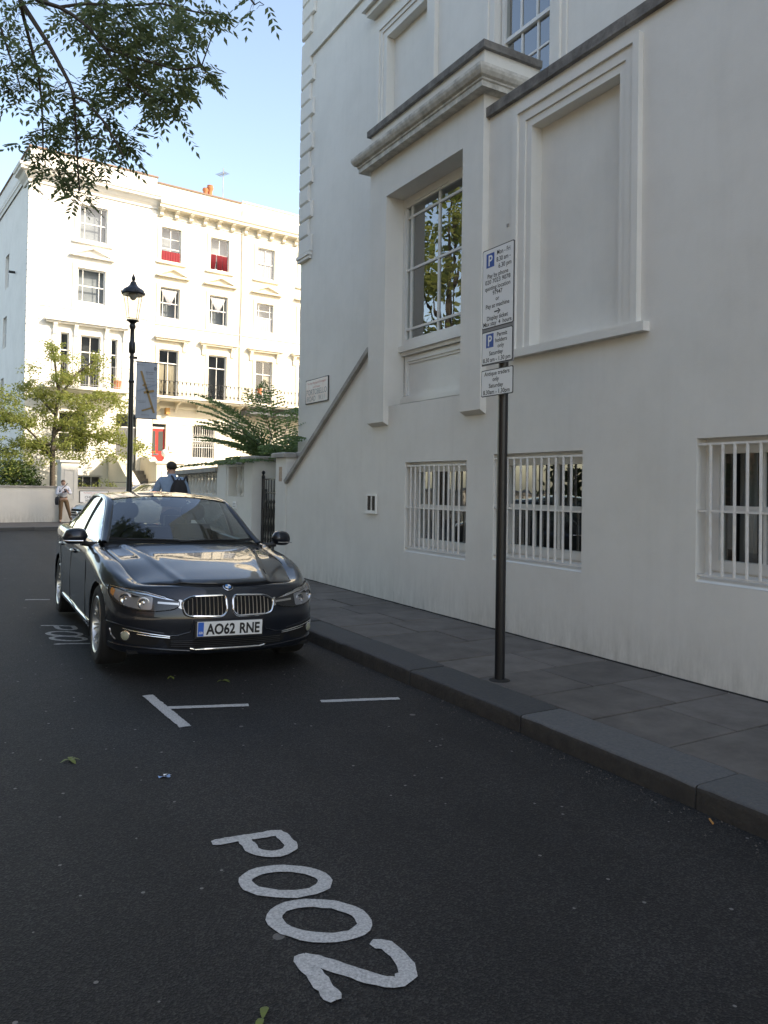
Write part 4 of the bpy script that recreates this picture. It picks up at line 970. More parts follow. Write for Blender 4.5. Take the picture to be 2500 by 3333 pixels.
def blob_leaves(l, blobs, rr, size, dens, droop=0.0):
    for (c, r, wgt) in blobs:
        n = int(dens * wgt)
        c = Vector(c)
        for i in range(n):
            v = Vector((rr.gauss(0, 1), rr.gauss(0, 1), rr.gauss(0, 1)));
            v = v.normalized() * (rr.random() ** .45)
            p = c + Vector((v.x * r[0], v.y * r[1], v.z * r[2]))
            if mnoise.noise(p * 2.2) < -.12: continue
            d = Vector((rr.uniform(-1, 1), rr.uniform(-1, 1), rr.uniform(-.9, .5) - droop)).normalized() * size * rr.uniform(.6, 1.25)
            leaf_quad(l, p, d, size * .24, rr)
def garden_trees():
    f = FP; rr = random.Random(5)
    t = thing('garden_tree', 'light green small-leaved tree in the front garden of the white house', 'tree', f(.5, 0, -2.2))
    q = MB(); q.tube([f(.5, -.05, -2.2), f(.49, 1.5, -2.2), f(.45, 2.6, -2.25), f(.5, 3.5, -2.2), f(.62, 4.8, -2.15), f(.85, 6.6, -2.1)], [.13, .11, .10, .08, .05, .015], 8); part(t, 'trunk', q, 'bark', 60)
    limbs = [((.47, 2.4), (-.1, 3.2), (-.8, 3.9), (-1.5, 4.4)), ((.46, 2.7), (1.1, 3.3), (1.9, 3.5), (2.9, 3.2), (4.1, 2.9)), ((.5, 3.4), (1.2, 4.2), (2.0, 4.9), (3.0, 5.2)), ((.55, 4.2), (0, 4.9), (-.6, 5.5)), ((.6, 4.8), (1.3, 5.9), (2.2, 6.7)), ((.47, 3.0), (-.5, 3.0), (-1.3, 2.7)), ((.62, 5.2), (.4, 6.2), (.2, 6.8))]
    brs = []
    for k, L in enumerate(limbs):
        dv = rr.uniform(-1.2, 1.2); pts = [Vector(f(u, z, -2.2 + dv * i / len(L))) for i, (u, z) in enumerate(L)]; brs.append(pts)
        b = MB(); b.tube(pts, [.055 * (1 - i / len(L)) + .008 for i in range(len(L))], 6); part(t, 'branch', b, 'bark', 60)
    l = MB(); blobs = []
    for pts in brs:
        for a, b in zip(pts, pts[1:]):
            for s in (0.3, .65, 1.0):
                p = a.lerp(b, s); blobs.append((p + Vector((rr.uniform(-.2, .2), rr.uniform(-.6, .6), rr.uniform(-.2, .25))), (rr.uniform(.3, .6), rr.uniform(.3, .6), rr.uniform(.14, .28)), 1))
    for (u, z, w) in ((-1.5, 2.3, 1.8), (-.8, 2.3, 1.6), (-.1, 2.4, 1.4), (-1.2, 1.8, 1.4), (.9, 2.5, 1.3), (1.6, 2.4, 1.3), (2.3, 2.6, 1.2), (3.0, 2.7, 1.0), (.2, 2.9, 1.2), (-1.6, 4.2, 2), (-1.6, 5.0, 1.5), (-.3, 3.2, 1.5), (.9, 3.4, 1.5), (1.7, 3.0, 1.4), (2.4, 3.0, 1.4), (3.0, 3.6, 1.4), (1.8, 4.3, 1.8), (.3, 4.5, 1.5), (-.9, 4.2, 1.8), (3.2, 4.7, 1.2), (-1.0, 4.7, 2), (-.2, 5.1, 2), (.6, 4.9, 2), (1.4, 4.7, 2), (2.2, 4.5, 2), (2.8, 4.9, 2), (3.1, 4.2, 1.2), (-1.4, 3.8, 2), (-.6, 3.6, 2), (.2, 4.0, 1.6), (1.2, 3.9, 2), (2.0, 3.7, 2), (2.7, 3.5, 2), (3.4, 3.1, 1.4), (4.0, 2.9, 1), (-1.5, 2.9, 2), (-.7, 2.7, 1.6), (1.2, 3.0, 1.4), (.9, 5.7, 1), (1.2, 6.5, .8), (2.2, 6.6, .8), (-.4, 6.0, .7), (2.4, 5.8, .7)):
        blobs.append((f(u, z, -2.2 + rr.uniform(-.6, .6)), (.55, .8, .42), w * 1.15))
    blob_leaves(l, blobs, rr, .125, 215, .15); part(t, 'crown', l, 'garden_leaf', fix=False, kind='stuff')
    # dark shrub on the left, lighter low plants by the steps
    for (nm, lab, base, blobs, mt, dn, st) in (
        ('shrub', 'dense dark green shrub rising behind the low garden wall, far left', (-.75, -2.4), [((-1.4, 1.3), (.8, .8, .9), 8), ((-.5, 1.3), (.75, .8, .75), 7), ((-.9, 1.9), (.7, .6, .5), 4), ((-2.2, 1.6), (.8, .8, 1.0), 6)], 'shrub_leaf', 330, .13),
        ('shrub', 'small light green plant in front of the basement window', (1.9, -3.0), [((1.55, 1.45), (.35, .3, .35), 1.5), ((2.2, 1.4), (.45, .3, .3), 1.5), ((2.6, 1.3), (.3, .3, .2), 1)], 'garden_leaf', 110, .10)):
        s = thing(nm, lab, 'bush', f(base[0], 0, base[1])); q = MB()
        for (c, r, w) in blobs: q.tube([f(base[0], -.05, base[1]), f((base[0] + c[0]) / 2, c[1] * .5, base[1]), f(c[0], c[1], base[1])], [.035, .025, .01], 5)
        part(s, 'stems', q, 'bark', fix=False); l = MB(); blob_leaves(l, [(f(c[0], c[1], base[1]), r, w) for c, r, w in blobs], rr, st, dn); part(s, 'leaves', l, mt, fix=False, kind='stuff')
garden_trees()
# ------------------------------------------------------------------ street furniture
def text_on(parent, txt, size, mt, M, width=None, bold=0.0, name='lettering', align='CENTER'):
    me = text_mesh(txt, size, bold=bold, align=align); me.materials.append(MATS[mt])
    if width:
        w = max(v.co.x for v in me.vertices) - min(v.co.x for v in me.vertices); me.transform(Matrix.Diagonal((width / w, 1, 1, 1)))
    o = link(name, me, parent); o.matrix_parent_inverse = Matrix.Identity(4); o.matrix_local = Matrix.Translation(-Vector(parent['origin'])) @ M if 'origin' in parent else M
    return o
def rrect(w, h, r, n=4):
    pts = []
    for cx, cy, a0 in ((w - r, h - r, 0), (r, h - r, 90), (r, r, 180), (w - r, r, 270)):
        for i in range(n + 1): a = R(a0 + 90 * i / n); pts.append((cx + r * math.cos(a), cy + r * math.sin(a)))
    return pts
def sign_post():
    px, py = 3.69, 4.545; zb = PAV
    t = thing('sign_post', 'black parking sign post with three white regulation plates on the pavement', 'sign post', (px, py, zb), world=False)
    m = MB(); m.tube([(0, 0, -.05), (0, 0, 3.16)], .038, 20); m.lathe([(.038, 0), (.034, .012), (.01, .02)], 20, (0, 0, 3.16)); part(t, 'post', m, 'black_iron', 40)
    m = MB(); m.lathe([(.085, 0), (.07, .005), (.04, .012)], 16, (0, 0, .001)); part(t, 'mortar_collar', m, 'joint_mortar', 40)
    # plates face the road (-X); right-hand edge towards the camera. local sign frame: x along -Y, y up
    def plate(y0, y1, z0, z1, grey=False):
        w, h = y1 - y0, z1 - z0; x = -.052
        M = Matrix(((0, 0, -1, x), (-1, 0, 0, y1 - py), (0, 1, 0, z0 - zb), (0, 0, 0, 1)))
        pm = MB(); pm.prism([(a, b, -.003) for a, b in rrect(w, h, .014)], (0, 0, .003)); pm.xf(M); pl = part(t, 'sign_plate', pm, 'sign_black')
        fm = MB(); ins = .007; fm.prism([(a + ins, b + ins, .0002) for a, b in rrect(w - 2 * ins, h - 2 * ins, .010)], (0, 0, .0015)); fm.xf(M); part(pl, 'face', fm, 'sign_white')
        return pl, M, w, h
    def line(pl, M, x, y, txt, size, width, mt='sign_black', bold=.0006):
        me = text_mesh(txt, size, bold=bold); me.materials.append(MATS[mt]); w = max(v.co.x for v in me.vertices) - min(v.co.x for v in me.vertices)
        me.transform(Matrix.Diagonal((width / w, 1, 1, 1))); o = link('lettering', me, pl); o.matrix_local = M @ Matrix.Translation((x, y, .0025))
    def psym(pl, M, x0, y0, w, h):
        b = MB(); b.box(x0, y0, .0018, x0 + w, y0 + h, .0026); b.xf(M); part(pl, 'blue_panel', b, 'sign_blue')
        me = text_mesh('P', h * 1.05, bold=.0022); me.materials.append(MATS['sign_white']); ww = max(v.co.x for v in me.vertices) - min(v.co.x for v in me.vertices); me.transform(Matrix.Diagonal((w * .52 / ww, 1, 1, 1))); o = link('parking_symbol', me, pl); o.matrix_local = M @ Matrix.Translation((x0 + w / 2, y0 + h * .13, .0032))
    # top plate
    pl, M, w, h = plate(4.374, 4.750, 2.722, 3.334)
    psym(pl, M, .05, .468, .095, .108)
    line(pl, M, .255, .545, 'Mon - Fri', .050, .155); line(pl, M, .255, .492, '8.30 am -', .050, .165); line(pl, M, .272, .440, '6.30 pm', .050, .15)
    for y, s, wd in ((.372, 'Pay by phone', .245), (.322, '020 7023 9078', .30), (.268, 'quoting location', .30), (.222, '97947', .115), (.165, 'or', .042), (.112, 'Pay at machine', .28), (.040 + .016, 'Display ticket', .25), (.012 + .0, 'Max stay  4  hours', .335)):
        pass
    for y, s, wd in ((.385, 'Pay by phone', .245), (.340, '020 7023 9078', .30), (.292, 'quoting location', .30), (.248, '97947', .115), (.200, 'or', .042), (.152, 'Pay at machine', .28), (.060, 'Display ticket', .25), (.018, 'Max stay  4  hours', .335)): line(pl, M, .188, y, s, .046, wd)
    a = MB(); a.box(.152, .112, .0018, .205, .122, .0024); a.prism([(.190, .137, .0018), (.202, .137, .0018), (.226, .117, .0018), (.202, .097, .0018), (.190, .097, .0018), (.212, .117, .0018)], (0, 0, .0006)); a.xf(M); part(pl, 'arrow', a, 'sign_black')
    # grey backing rail between the two upper plates
    b = MB(); b.box(-.051, 4.376 - py, 2.44 - zb, -.042, 4.748 - py, 3.33 - zb); part(t, 'backing_plate', b, 'sign_grey')
    pl, M, w, h = plate(4.380, 4.747, 2.445, 2.700)
    psym(pl, M, .055, .128, .090, .106)
    line(pl, M, .245, .200, 'Permit', .044, .12); line(pl, M, .235, .158, 'holders', .044, .135); line(pl, M, .232, .115, 'only', .044, .075); line(pl, M, .175, .068, 'Saturday', .044, .165); line(pl, M, .183, .018, '8.30 am - 1.30 pm', .046, .325)
    pl, M, w, h = plate(4.370, 4.748, 2.200, 2.405)
    line(pl, M, .190, .158, 'Antique traders', .044, .30); line(pl, M, .178, .112, 'only', .044, .075); line(pl, M, .180, .064, 'Saturday', .044, .17); line(pl, M, .186, .016, '8.30am - 1.30pm', .046, .315)
    for z in (2.30, 2.57, 2.85, 3.2):
        c = MB(); c.tube([(0, 0, z - zb - .012), (0, 0, z - zb + .012)], .043, 16); c.box(-.05, -.03, z - zb - .012, -.02, .03, z - zb + .012); part(t, 'clip', c, 'black_iron')
sign_post()

def nameplate():
    t = thing('street_nameplate', 'old white Portobello Road street nameplate on the corner house wall', 'street sign', (M_, 11.94, 2.92), world=False)
    w, h = .895, .42; M = Matrix(((0, 0, -1, -.012), (-1, 0, 0, 12.385 - 11.94), (0, 1, 0, 0), (0, 0, 0, 1)))
    m = MB(); m.prism([(0, 0, -.012), (w, 0, -.012), (w, h, -.012), (0, h, -.012)], (0, 0, .018)); m.xf(M); part(t, 'plate', m, mat('plate_edge', (.06, .06, .055), .6))
    m = MB(); m.prism([(.03, .014, .006), (w - .03, .014, .006), (w - .014, .03, .006), (w - .014, h - .03, .006), (w - .03, h - .014, .006), (.03, h - .014, .006), (.014, h - .03, .006), (.014, .03, .006)], (0, 0, .002)); m.xf(M); part(t, 'face', m, mat('plate_face', (.74, .69, .62), .4, noise=(5, .9, (.72, .52, .43))))
    for (y, s, sz, wd, mt) in ((.335, 'The Royal Borough of Kensington', .05, .74, 'sign_red'), (.265, 'and Chelsea', .045, .28, 'sign_red'), (.150, 'PORTOBELLO', .135, .80, 'sign_grey'), (.040, 'ROAD', .125, .33, 'sign_grey')):
        me = text_mesh(s, sz); me.materials.append(MATS[mt]); ww = max(v.co.x for v in me.vertices) - min(v.co.x for v in me.vertices); me.transform(Matrix.Diagonal((wd / ww, 1, 1, 1))); o = link('lettering', me, t); o.matrix_local = M @ Matrix.Translation((.447 if s != 'ROAD' else .25, y, .009))
    me = text_mesh('W.11', .125); me.materials.append(MATS['sign_grey']); ww = max(v.co.x for v in me.vertices) - min(v.co.x for v in me.vertices); me.transform(Matrix.Diagonal((.23 / ww, 1, 1, 1))); o = link('lettering', me, t); o.matrix_local = M @ Matrix.Translation((.66, .040, .009))
nameplate()

LX, LY = 3.62, 17.05
def lamp_post():
    z0 = PAV + base_z(LY) * .6
    t = thing('lamp_post', 'black cast-iron lamp post with glazed lantern behind the dark car', 'street lamp', (LX, LY, z0), world=False)
    m = MB(); m.lathe([(.14, 0), (.14, .12), (.12, .16), (.12, .9), (.13, .93), (.09, 1.0), (.062, 1.08), (.06, 2.0), (.052, 3.6), (.052, 3.62), (.065, 3.64), (.065, 3.66), (.05, 3.68), (.042, 4.0), (.042, 4.25), (.07, 4.28), (.075, 4.38), (.07, 4.48), (.048, 4.52), (.045, 4.78), (.07, 4.82), (.07, 4.86), (.05, 4.90), (.10, 4.95), (.135, 4.955), (.135, 4.975)], 16); part(t, 'post', m, 'black_iron', 40)
    m = MB(); m.tube([(-.05, 0, 4.17), (.11, 0, 4.17)], .03, 8); part(t, 'ladder_bar', m, 'black_iron')
    zc = 4.97; zt = 5.53
    g = MB(); n = 8; g.lathe([(.125, zc), (.225, zt)], n, cap=False); gl = part(t, 'lantern_glass', g, 'lantern_glass', fix=False)
    for k in range(4):
        a = math.pi / 4 + k * math.pi / 2; b = MB(); b.tube([(.13 * math.cos(a), .13 * math.sin(a), zc), (.228 * math.cos(a), .228 * math.sin(a), zt)], .007, 5); part(gl, 'glazing_bar', b, 'black_iron')
    m = MB(); m.lathe([(.235, zt - .005), (.25, zt + .015), (.245, zt + .045), (.20, zt + .115), (.13, zt + .155), (.085, zt + .20), (.06, zt + .26), (.058, zt + .275), (.03, zt + .285), (.028, zt + .31), (.045, zt + .335), (.04, zt + .37), (.014, zt + .43), (.002, zt + .47)], 16); part(t, 'lantern_roof', m, 'black_iron', 40)
    m = MB(); m.lathe([(.02, zt - .12), (.05, zt - .10), (.10, zt - .02), (.10, zt)], 12); part(t, 'reflector', m, mat('reflector', (.5, .5, .5), .3), 40)
    for k in range(8):
        a = k * math.pi / 4; m = MB(); m.lathe([(.012, 0), (.010, .03), (.002, .06)], 6, (.25 * math.cos(a), .25 * math.sin(a), zt + .03)); part(t, 'crown_spike', m, 'black_iron')
    # banner with a plan of the market street, on two arms
    b = thing('banner', 'pale grey vertical banner with an ochre street plan, hung from the lamp post', 'banner', (LX + .06, LY, z0), world=False)
    zt_, zb_ = 4.06, 2.845; bz = -z0 + PAV
    zt_ += bz - .0; zb_ += bz
    def on(u, v, e=0): return (u, -.02 + e, v)
    q = MB(); rows = []
    for j in range(13):
        z = zb_ + (zt_ - zb_) * j / 12; rows.append([on(.035 + .455 * i / 8, z, .006 * math.sin(i * .9 + j * .5)) for i in range(9)])
    q.grid(rows); part(b, 'cloth', q, mat('banner_cloth', (.42, .46, .52), .8, noise=(3, .5, (.36, .40, .47))), fix=False)
    for z in (zt_ + .008, zb_ - .008):
        q = MB(); q.tube([(-.03, -.02, z), (.51, -.02, z)], .010, 6); part(b, 'arm', q, 'black_iron')
    def strip(p, q_, wd, mt, nm='street_plan'):
        p, q_ = Vector(p), Vector(q_); d = (q_ - p).normalized(); n = Vector((-d.y, d.x)) * wd / 2; s = MB(); s.prism([on(a.x, a.y, -.012) for a in (p - n, q_ - n, q_ + n, p + n)], (0, -.002, 0)); part(b, nm, s, mt)
    H = zt_ - zb_; P = lambda x, y: (.035 + .455 * x, zb_ + H * y)
    oc = mat('ochre', (.36, .24, .10), .8); oc = 'ochre'
    strip(P(.22, .84), P(.86, .10), .045, oc); strip(P(.36, .455), P(.84, .50), .05, oc); strip(P(.28, .13), P(.80, .20), .035, oc); strip(P(.30, .58), P(.44, .61), .03, oc)
    lt = mat('banner_light', (.30, .36, .44), .8); strip(P(0.02, .47), P(.98, .62), .03, 'banner_light', 'river_band')
    for (x, y, s, wd, sz) in ((.62, .815, 'PORTOBELLO ROAD', .19, .03), (.62, .785, 'Antiques Market', .17, .026), (.62, .72, 'Elgin Crescent', .16, .022), (.66, .66, 'Colville Terrace', .16, .022), (.64, .60, 'Westbourne Grove', .15, .022), (.24, .30, 'Chepstow Villas', .17, .022), (.24, .27, 'Ladbroke Road', .17, .022), (.45, .045, 'Notting Hill Gate', .2, .022), (.18, .93, 'Golborne Road', .14, .024)): pass
    for (x, y, wd, hh) in ((.64, .82, .19, .018), (.60, .79, .15, .014), (.62, .715, .15, .010), (.66, .66, .17, .010), (.64, .60, .14, .010), (.24, .30, .17, .010), (.26, .275, .13, .010), (.45, .055, .18, .010), (.18, .945, .14, .012), (.84, .40, .09, .01)):
        q = MB(); u, v = P(x, y); n = 7; rr = random.Random(int(x * 100 + y * 1000)); cx = u - wd / 2
        while cx < u + wd / 2:
            ww = rr.uniform(.008, .022); q.box(cx, -.034, v, cx + ww, -.032, v + hh * rr.uniform(.7, 1.1)); cx += ww + .006
        part(b, 'small_print', q, 'sign_grey', kind='stuff')
    u, v = P(.88, .90); q = MB(); q.lathe([(.028, 0), (.028, -.003)], 16, (u, -.032, v), 'y', cap=False)
    for r0, a in ((.03, 0),):
        for i in range(16):
            a0, a1 = 2 * math.pi * i / 16, 2 * math.pi * (i + 1) / 16; q.add([(u + .022 * math.cos(a0), -.034, v + .028 * math.sin(a0)), (u + .030 * math.cos(a0), -.034, v + .036 * math.sin(a0)), (u + .030 * math.cos(a1), -.034, v + .036 * math.sin(a1)), (u + .022 * math.cos(a1), -.034, v + .028 * math.sin(a1))], [(0, 1, 2, 3)])
    q.tube([(u + .012, -.034, v + .02), (u - .012, -.034, v + .008), (u + .012, -.034, v - .006), (u - .012, -.034, v - .02)], .004, 4); part(b, 'emblem', q, 'sign_black')
lamp_post()

# ------------------------------------------------------------------ painted road markings
def drape(x, y, h=.004): return (x, y, road_z(x, y) + h)
def stroke(mb, pts, w, seed=0, jit=.0042, closed=False, step=.02, h=.004, round_end=True):
    """ribbon of paint with uneven edges following the road surface"""
    P = [Vector(p) for p in pts]; 
    if closed: P.append(P[0])
    S = [P[0]]
    for a, b in zip(P, P[1:]):
        n = max(1, int((b - a).length / step)); S += [a.lerp(b, i / n) for i in range(1, n + 1)]
    if closed: S = S[:-1]
    n = len(S); Lr = []; Rr = []
    for i, p in enumerate(S):
        a = S[i - 1] if (i or closed) else S[0]; b = S[(i + 1) % n] if (i < n - 1 or closed) else S[-1]
        t = (b - a).normalized(); nn = Vector((-t.y, t.x)); k = 1.0
        if not closed and round_end and (i == 0 or i == n - 1): k = .62
        Lr.append(p + nn * (w / 2 * k + jit * 1.8 * mnoise.noise((p.x * 60, p.y * 60, seed)))); Rr.append(p - nn * (w / 2 * k + jit * 1.8 * mnoise.noise((p.x * 60 + 9, p.y * 60, seed))))
    rows = [[drape(a.x, a.y, h), drape(a.lerp(b, .5).x, a.lerp(b, .5).y, h + .0015), drape(b.x, b.y, h)] for a, b in zip(Lr, Rr)]
    if closed: rows.append(rows[0])
    mb.grid(rows)
def bay_number(name, label, x0, chars, old=False):
    t = thing(name, label, 'road marking', (x0 + .16, sum(c[1] for c in chars) / len(chars), .004), group='painted bay numbers'); mt = 'road_paint_old' if old else 'road_paint'; w = .056
    for k, (ch, yc, tilt, hw) in enumerate(chars):
        m = MB()
        def T(a, b):   # a: 0 foot .. 1 head (towards the kerb), b: -1 left .. 1 right of the character
            x = x0 + .325 * a; return (x, yc - b * hw - tilt * (x - x0 - .16))
        wl = w * (1 if not old else .9)
        if ch == 'P':
            stroke(m, [T(.04, -.75), T(.98, -.75)], wl, k); bl = [T(.93, -.75)]
            for i in range(11): a = math.pi / 2 - math.pi * i / 10; bl.append(T(.685 + .245 * math.sin(a), .25 + .62 * math.cos(a)))
            bl.append(T(.44, -.75)); stroke(m, bl, wl, k + 3, h=.0045)
        elif ch == '0':
            stroke(m, [T(.5 + .43 * math.sin(2 * math.pi * i / 28), .80 * math.cos(2 * math.pi * i / 28) * (1 if abs(math.sin(2 * math.pi * i / 28)) < .98 else 1)) for i in range(28)], wl, k, closed=True)
        elif ch == '1': stroke(m, [T(.02, 0), T(.98, 0)], wl, k)
        elif ch == '2':
            p = [T(.80, -.85)]
            for i in range(9): a = math.pi - math.pi * 1.12 * i / 8; p.append(T(.70 + .23 * math.sin(a) if True else 0, .80 * -math.cos(math.pi - a) * 1.0))
            p = [T(.80, -.80), T(.90, -.55), T(.93, -.15), T(.91, .25), T(.84, .58), T(.72, .74), T(.60, .66), T(.50, .42), T(.36, .02), T(.20, -.45), T(.07, -.80)]
            stroke(m, p, wl, k); stroke(m, [T(.05, -.88), T(.07, .85)], wl, k + 5, h=.0045)
        part(t, 'character', m, mt, 30, fix=False)
    return t
bay_number('bay_number', 'white painted bay number P002 on the road in the foreground', 1.018, [('P', 3.035, .10, .115), ('0', 2.712, .30, .13), ('0', 2.415, .36, .15), ('2', 2.115, .12, .145)])
bay_number('bay_number', 'worn bay number P001 on the road left of the car wheel', .975, [('P', 8.50, .5, .15), ('0', 8.13, .5, .16), ('0', 7.87, .5, .15), ('1', 7.60, .3, .15)], old=True)
def bay_lines():
    t = thing('bay_line', 'white T-shaped parking bay corner mark in front of the car', 'road marking', (1.36, 5.1, 0), group='parking bay end marks')
    m = MB(); stroke(m, [(1.335, 5.55), (1.375, 4.73)], .075, 1, round_end=False); part(t, 'long_bar', m, 'road_paint', 30, fix=False)
    m = MB(); stroke(m, [(1.375, 5.185), (1.90, 5.045)], .062, 2, h=.0045, round_end=False); part(t, 'cross_bar', m, 'road_paint', 30, fix=False)
    m = MB(); stroke(m, [(2.40, 4.945), (2.965, 4.80)], .062, 3, round_end=False); o = link('bay_line', m.mesh('bay_line', 'road_paint', 30)); tag(o, 'short white parking bay dash near the kerb', 'road marking', 'parking bay end marks')
    m = MB(); stroke(m, [(1.02, 10.65), (1.30, 10.58)], .07, 4, round_end=False); o = link('bay_line', m.mesh('bay_line', 'road_paint_old', 30)); tag(o, 'faint white bay mark behind the rear wheel of the dark car', 'road marking', 'parking bay end marks')
bay_lines()
def litter():
    rr = random.Random(21); lm = mat('fallen_leaf', (.12, .15, .03), .6); lm = 'fallen_leaf'
    for (x, y, s, lab, n) in ((.827, 2.04, .055, 'green fallen leaf on the road at the bottom edge', 2), (.66, 4.42, .06, 'small sprig of fallen leaves on the road left of the P', 4), (1.62, 6.0, .05, 'yellowing fallen leaf under the front of the car', 3), (1.95, 5.75, .06, 'fallen green sprig on the road below the number plate', 5)):
        t = thing('fallen_leaf', lab, 'leaf', drape(x, y, .002), group='fallen leaves')
        for i in range(n):
            a = rr.uniform(0, 6.28); d = Vector((math.cos(a), math.sin(a), 0)); e = Vector((-d.y, d.x, 0)); b = Vector(drape(x, y, .006)); m = MB(); L = s * rr.uniform(.7, 1.2)
            m.grid([[b - e * 0 + d * (L * k / 4) + Vector((0, 0, .008 * math.sin(k))) + e * (sgn * L * .22 * math.sin(math.pi * (k + .3) / 4.6)) for sgn in (-1, 0, 1)] for k in range(5)]); part(t, 'leaf_blade', m, lm, fix=False)
    t = thing('litter', 'scrap of blue and white wrapper lying on the road', 'litter', drape(1.045, 3.96, .003)); b = Vector(drape(1.045, 3.96, .004)); m = MB(); m.grid([[b + Vector((.02 * i - .03, .012 * j - .012, .006 * math.sin(i * 1.7 + j))) for i in range(4)] for j in range(3)]); part(t, 'wrapper', m, mat('wrapper_blue', (.25, .38, .62), .4), fix=False); m = MB(); m.grid([[b + Vector((.02 * i - .005, .010 * j - .010, .008 + .006 * math.sin(i * 1.7 + j))) for i in range(3)] for j in range(2)]); part(t, 'wrapper_end', m, 'sign_white', fix=False)
    m = MB(); m.tube([(3.17, 2.33, road_z(3.17, 2.33) + .006), (3.20, 2.37, road_z(3.2, 2.37) + .006)], .005, 6); o = link('cigarette_end', m.mesh('cigarette_end', mat('filter_orange', (.5, .24, .07), .8))); tag(o, 'orange cigarette end in the gutter by the kerb', 'cigarette end')
litter()
def gutter_grit():
    rr = random.Random(31); m = MB()
    for i in range(700):
        y = rr.uniform(1.2, 11); x = KERB_X - .015 - abs(rr.gauss(0, .10)); r = rr.uniform(.002, .007); z = road_z(x, y)
        m.add([(x + r * math.cos(a) * rr.uniform(.7, 1.2), y + r * math.sin(a) * rr.uniform(.7, 1.2), z) for a in (0, 1.57, 3.14, 4.71)] + [(x, y, z + r * rr.uniform(.5, 1.1))], [(0, 1, 4), (1, 2, 4), (2, 3, 4), (3, 0, 4)])
    o = link('gutter_grit', m.mesh('gutter_grit', mat('grit', (.13, .115, .10), .9, noise=(40, 1, (.05, .045, .04))))); tag(o, 'loose grit and dust gathered in the gutter along the kerb', 'grit', kind='stuff')
gutter_grit()
def wall_foot():
    """dirt-filled joint where the paving meets the house wall"""
    m = MB(); rows = []
    for i in range(120):
        y = -2 + i * .115; h = .010 + .010 * abs(mnoise.noise((y * 3, 1, 0))); w = .012 + .014 * abs(mnoise.noise((y * 4, 7, 0))); rows.append([(W - w, y, PAV + .0005), (W - w * .4, y, PAV + h * .6), (W - .0005, y, PAV + h)])
    m.grid(rows); part(bpy.data.objects['pavement'], 'dirt_joint', m, 'joint_mortar', fix=False)
wall_foot()
# ------------------------------------------------------------------ dark saloon car (local frame: x to the kerb side, y rearwards from the front axle, z up)
def car_paint(name, col, flake=.35):
    m = bpy.data.materials.new(name); m.use_nodes = True; b = m.node_tree.nodes['Principled BSDF']
    b.inputs['Base Color'].default_value = (*col, 1); b.inputs['Metallic'].default_value = flake; b.inputs['Roughness'].default_value = .38
    b.inputs['Coat Weight'].default_value = 1.0; b.inputs['Coat Roughness'].default_value = .015; b.inputs['Coat IOR'].default_value = 1.42; b.inputs['Specular IOR Level'].default_value = .25
    MATS[name] = m
car_paint('paint_mineral', (.013, .016, .023), .4)
car_paint('paint_silver', (.50, .51, .52), .5)
glass_mat('car_glass', (.50, .55, .54), 1.5, 2.2)
glass_mat('lamp_glass', (.95, .95, .95), 1.45, .6)
mat('lamp_black', (.02, .02, .021), .3)
mat('lamp_bowl', (.75, .75, .76), .12, metal=1.0)
mat('lamp_silver', (.33, .34, .36), .28, metal=.5)
mat('amber', (.55, .20, .03), .3)
mat('plate_white', (.74, .75, .74), .4)
mat('interior_dark', (.022, .022, .023), .8)
mat('seat_leather', (.03, .03, .031), .55)
mat('gap_black', (.004, .004, .004), .9)
mat('number_black', (.008, .008, .008), .5)

def cr(P, t):
    """Catmull-Rom through scalar list"""
    n = len(P) - 1; x = max(0, min(n, t)); i = min(int(x), n - 1); f = x - i
    a, b, c, d = P[max(i - 1, 0)], P[i], P[i + 1], P[min(i + 2, n)]
    return b + .5 * f * ((c - a) + f * (2 * a - 5 * b + 4 * c - d + f * (3 * (b - c) + d - a)))
def lerp_tab(tab, x):
    """piecewise smooth table lookup [(x, v)]"""
    if x <= tab[0][0]: return tab[0][1]
    for (a, va), (b, vb) in zip(tab, tab[1:]):
        if x <= b: t = (x - a) / (b - a); return va + (vb - va) * t
    return tab[-1][1]
def smooth_tab(tab, x, h=.06):
    return sum(lerp_tab(tab, x + k * h) for k in (-1, -.5, 0, .5, 1)) / 5

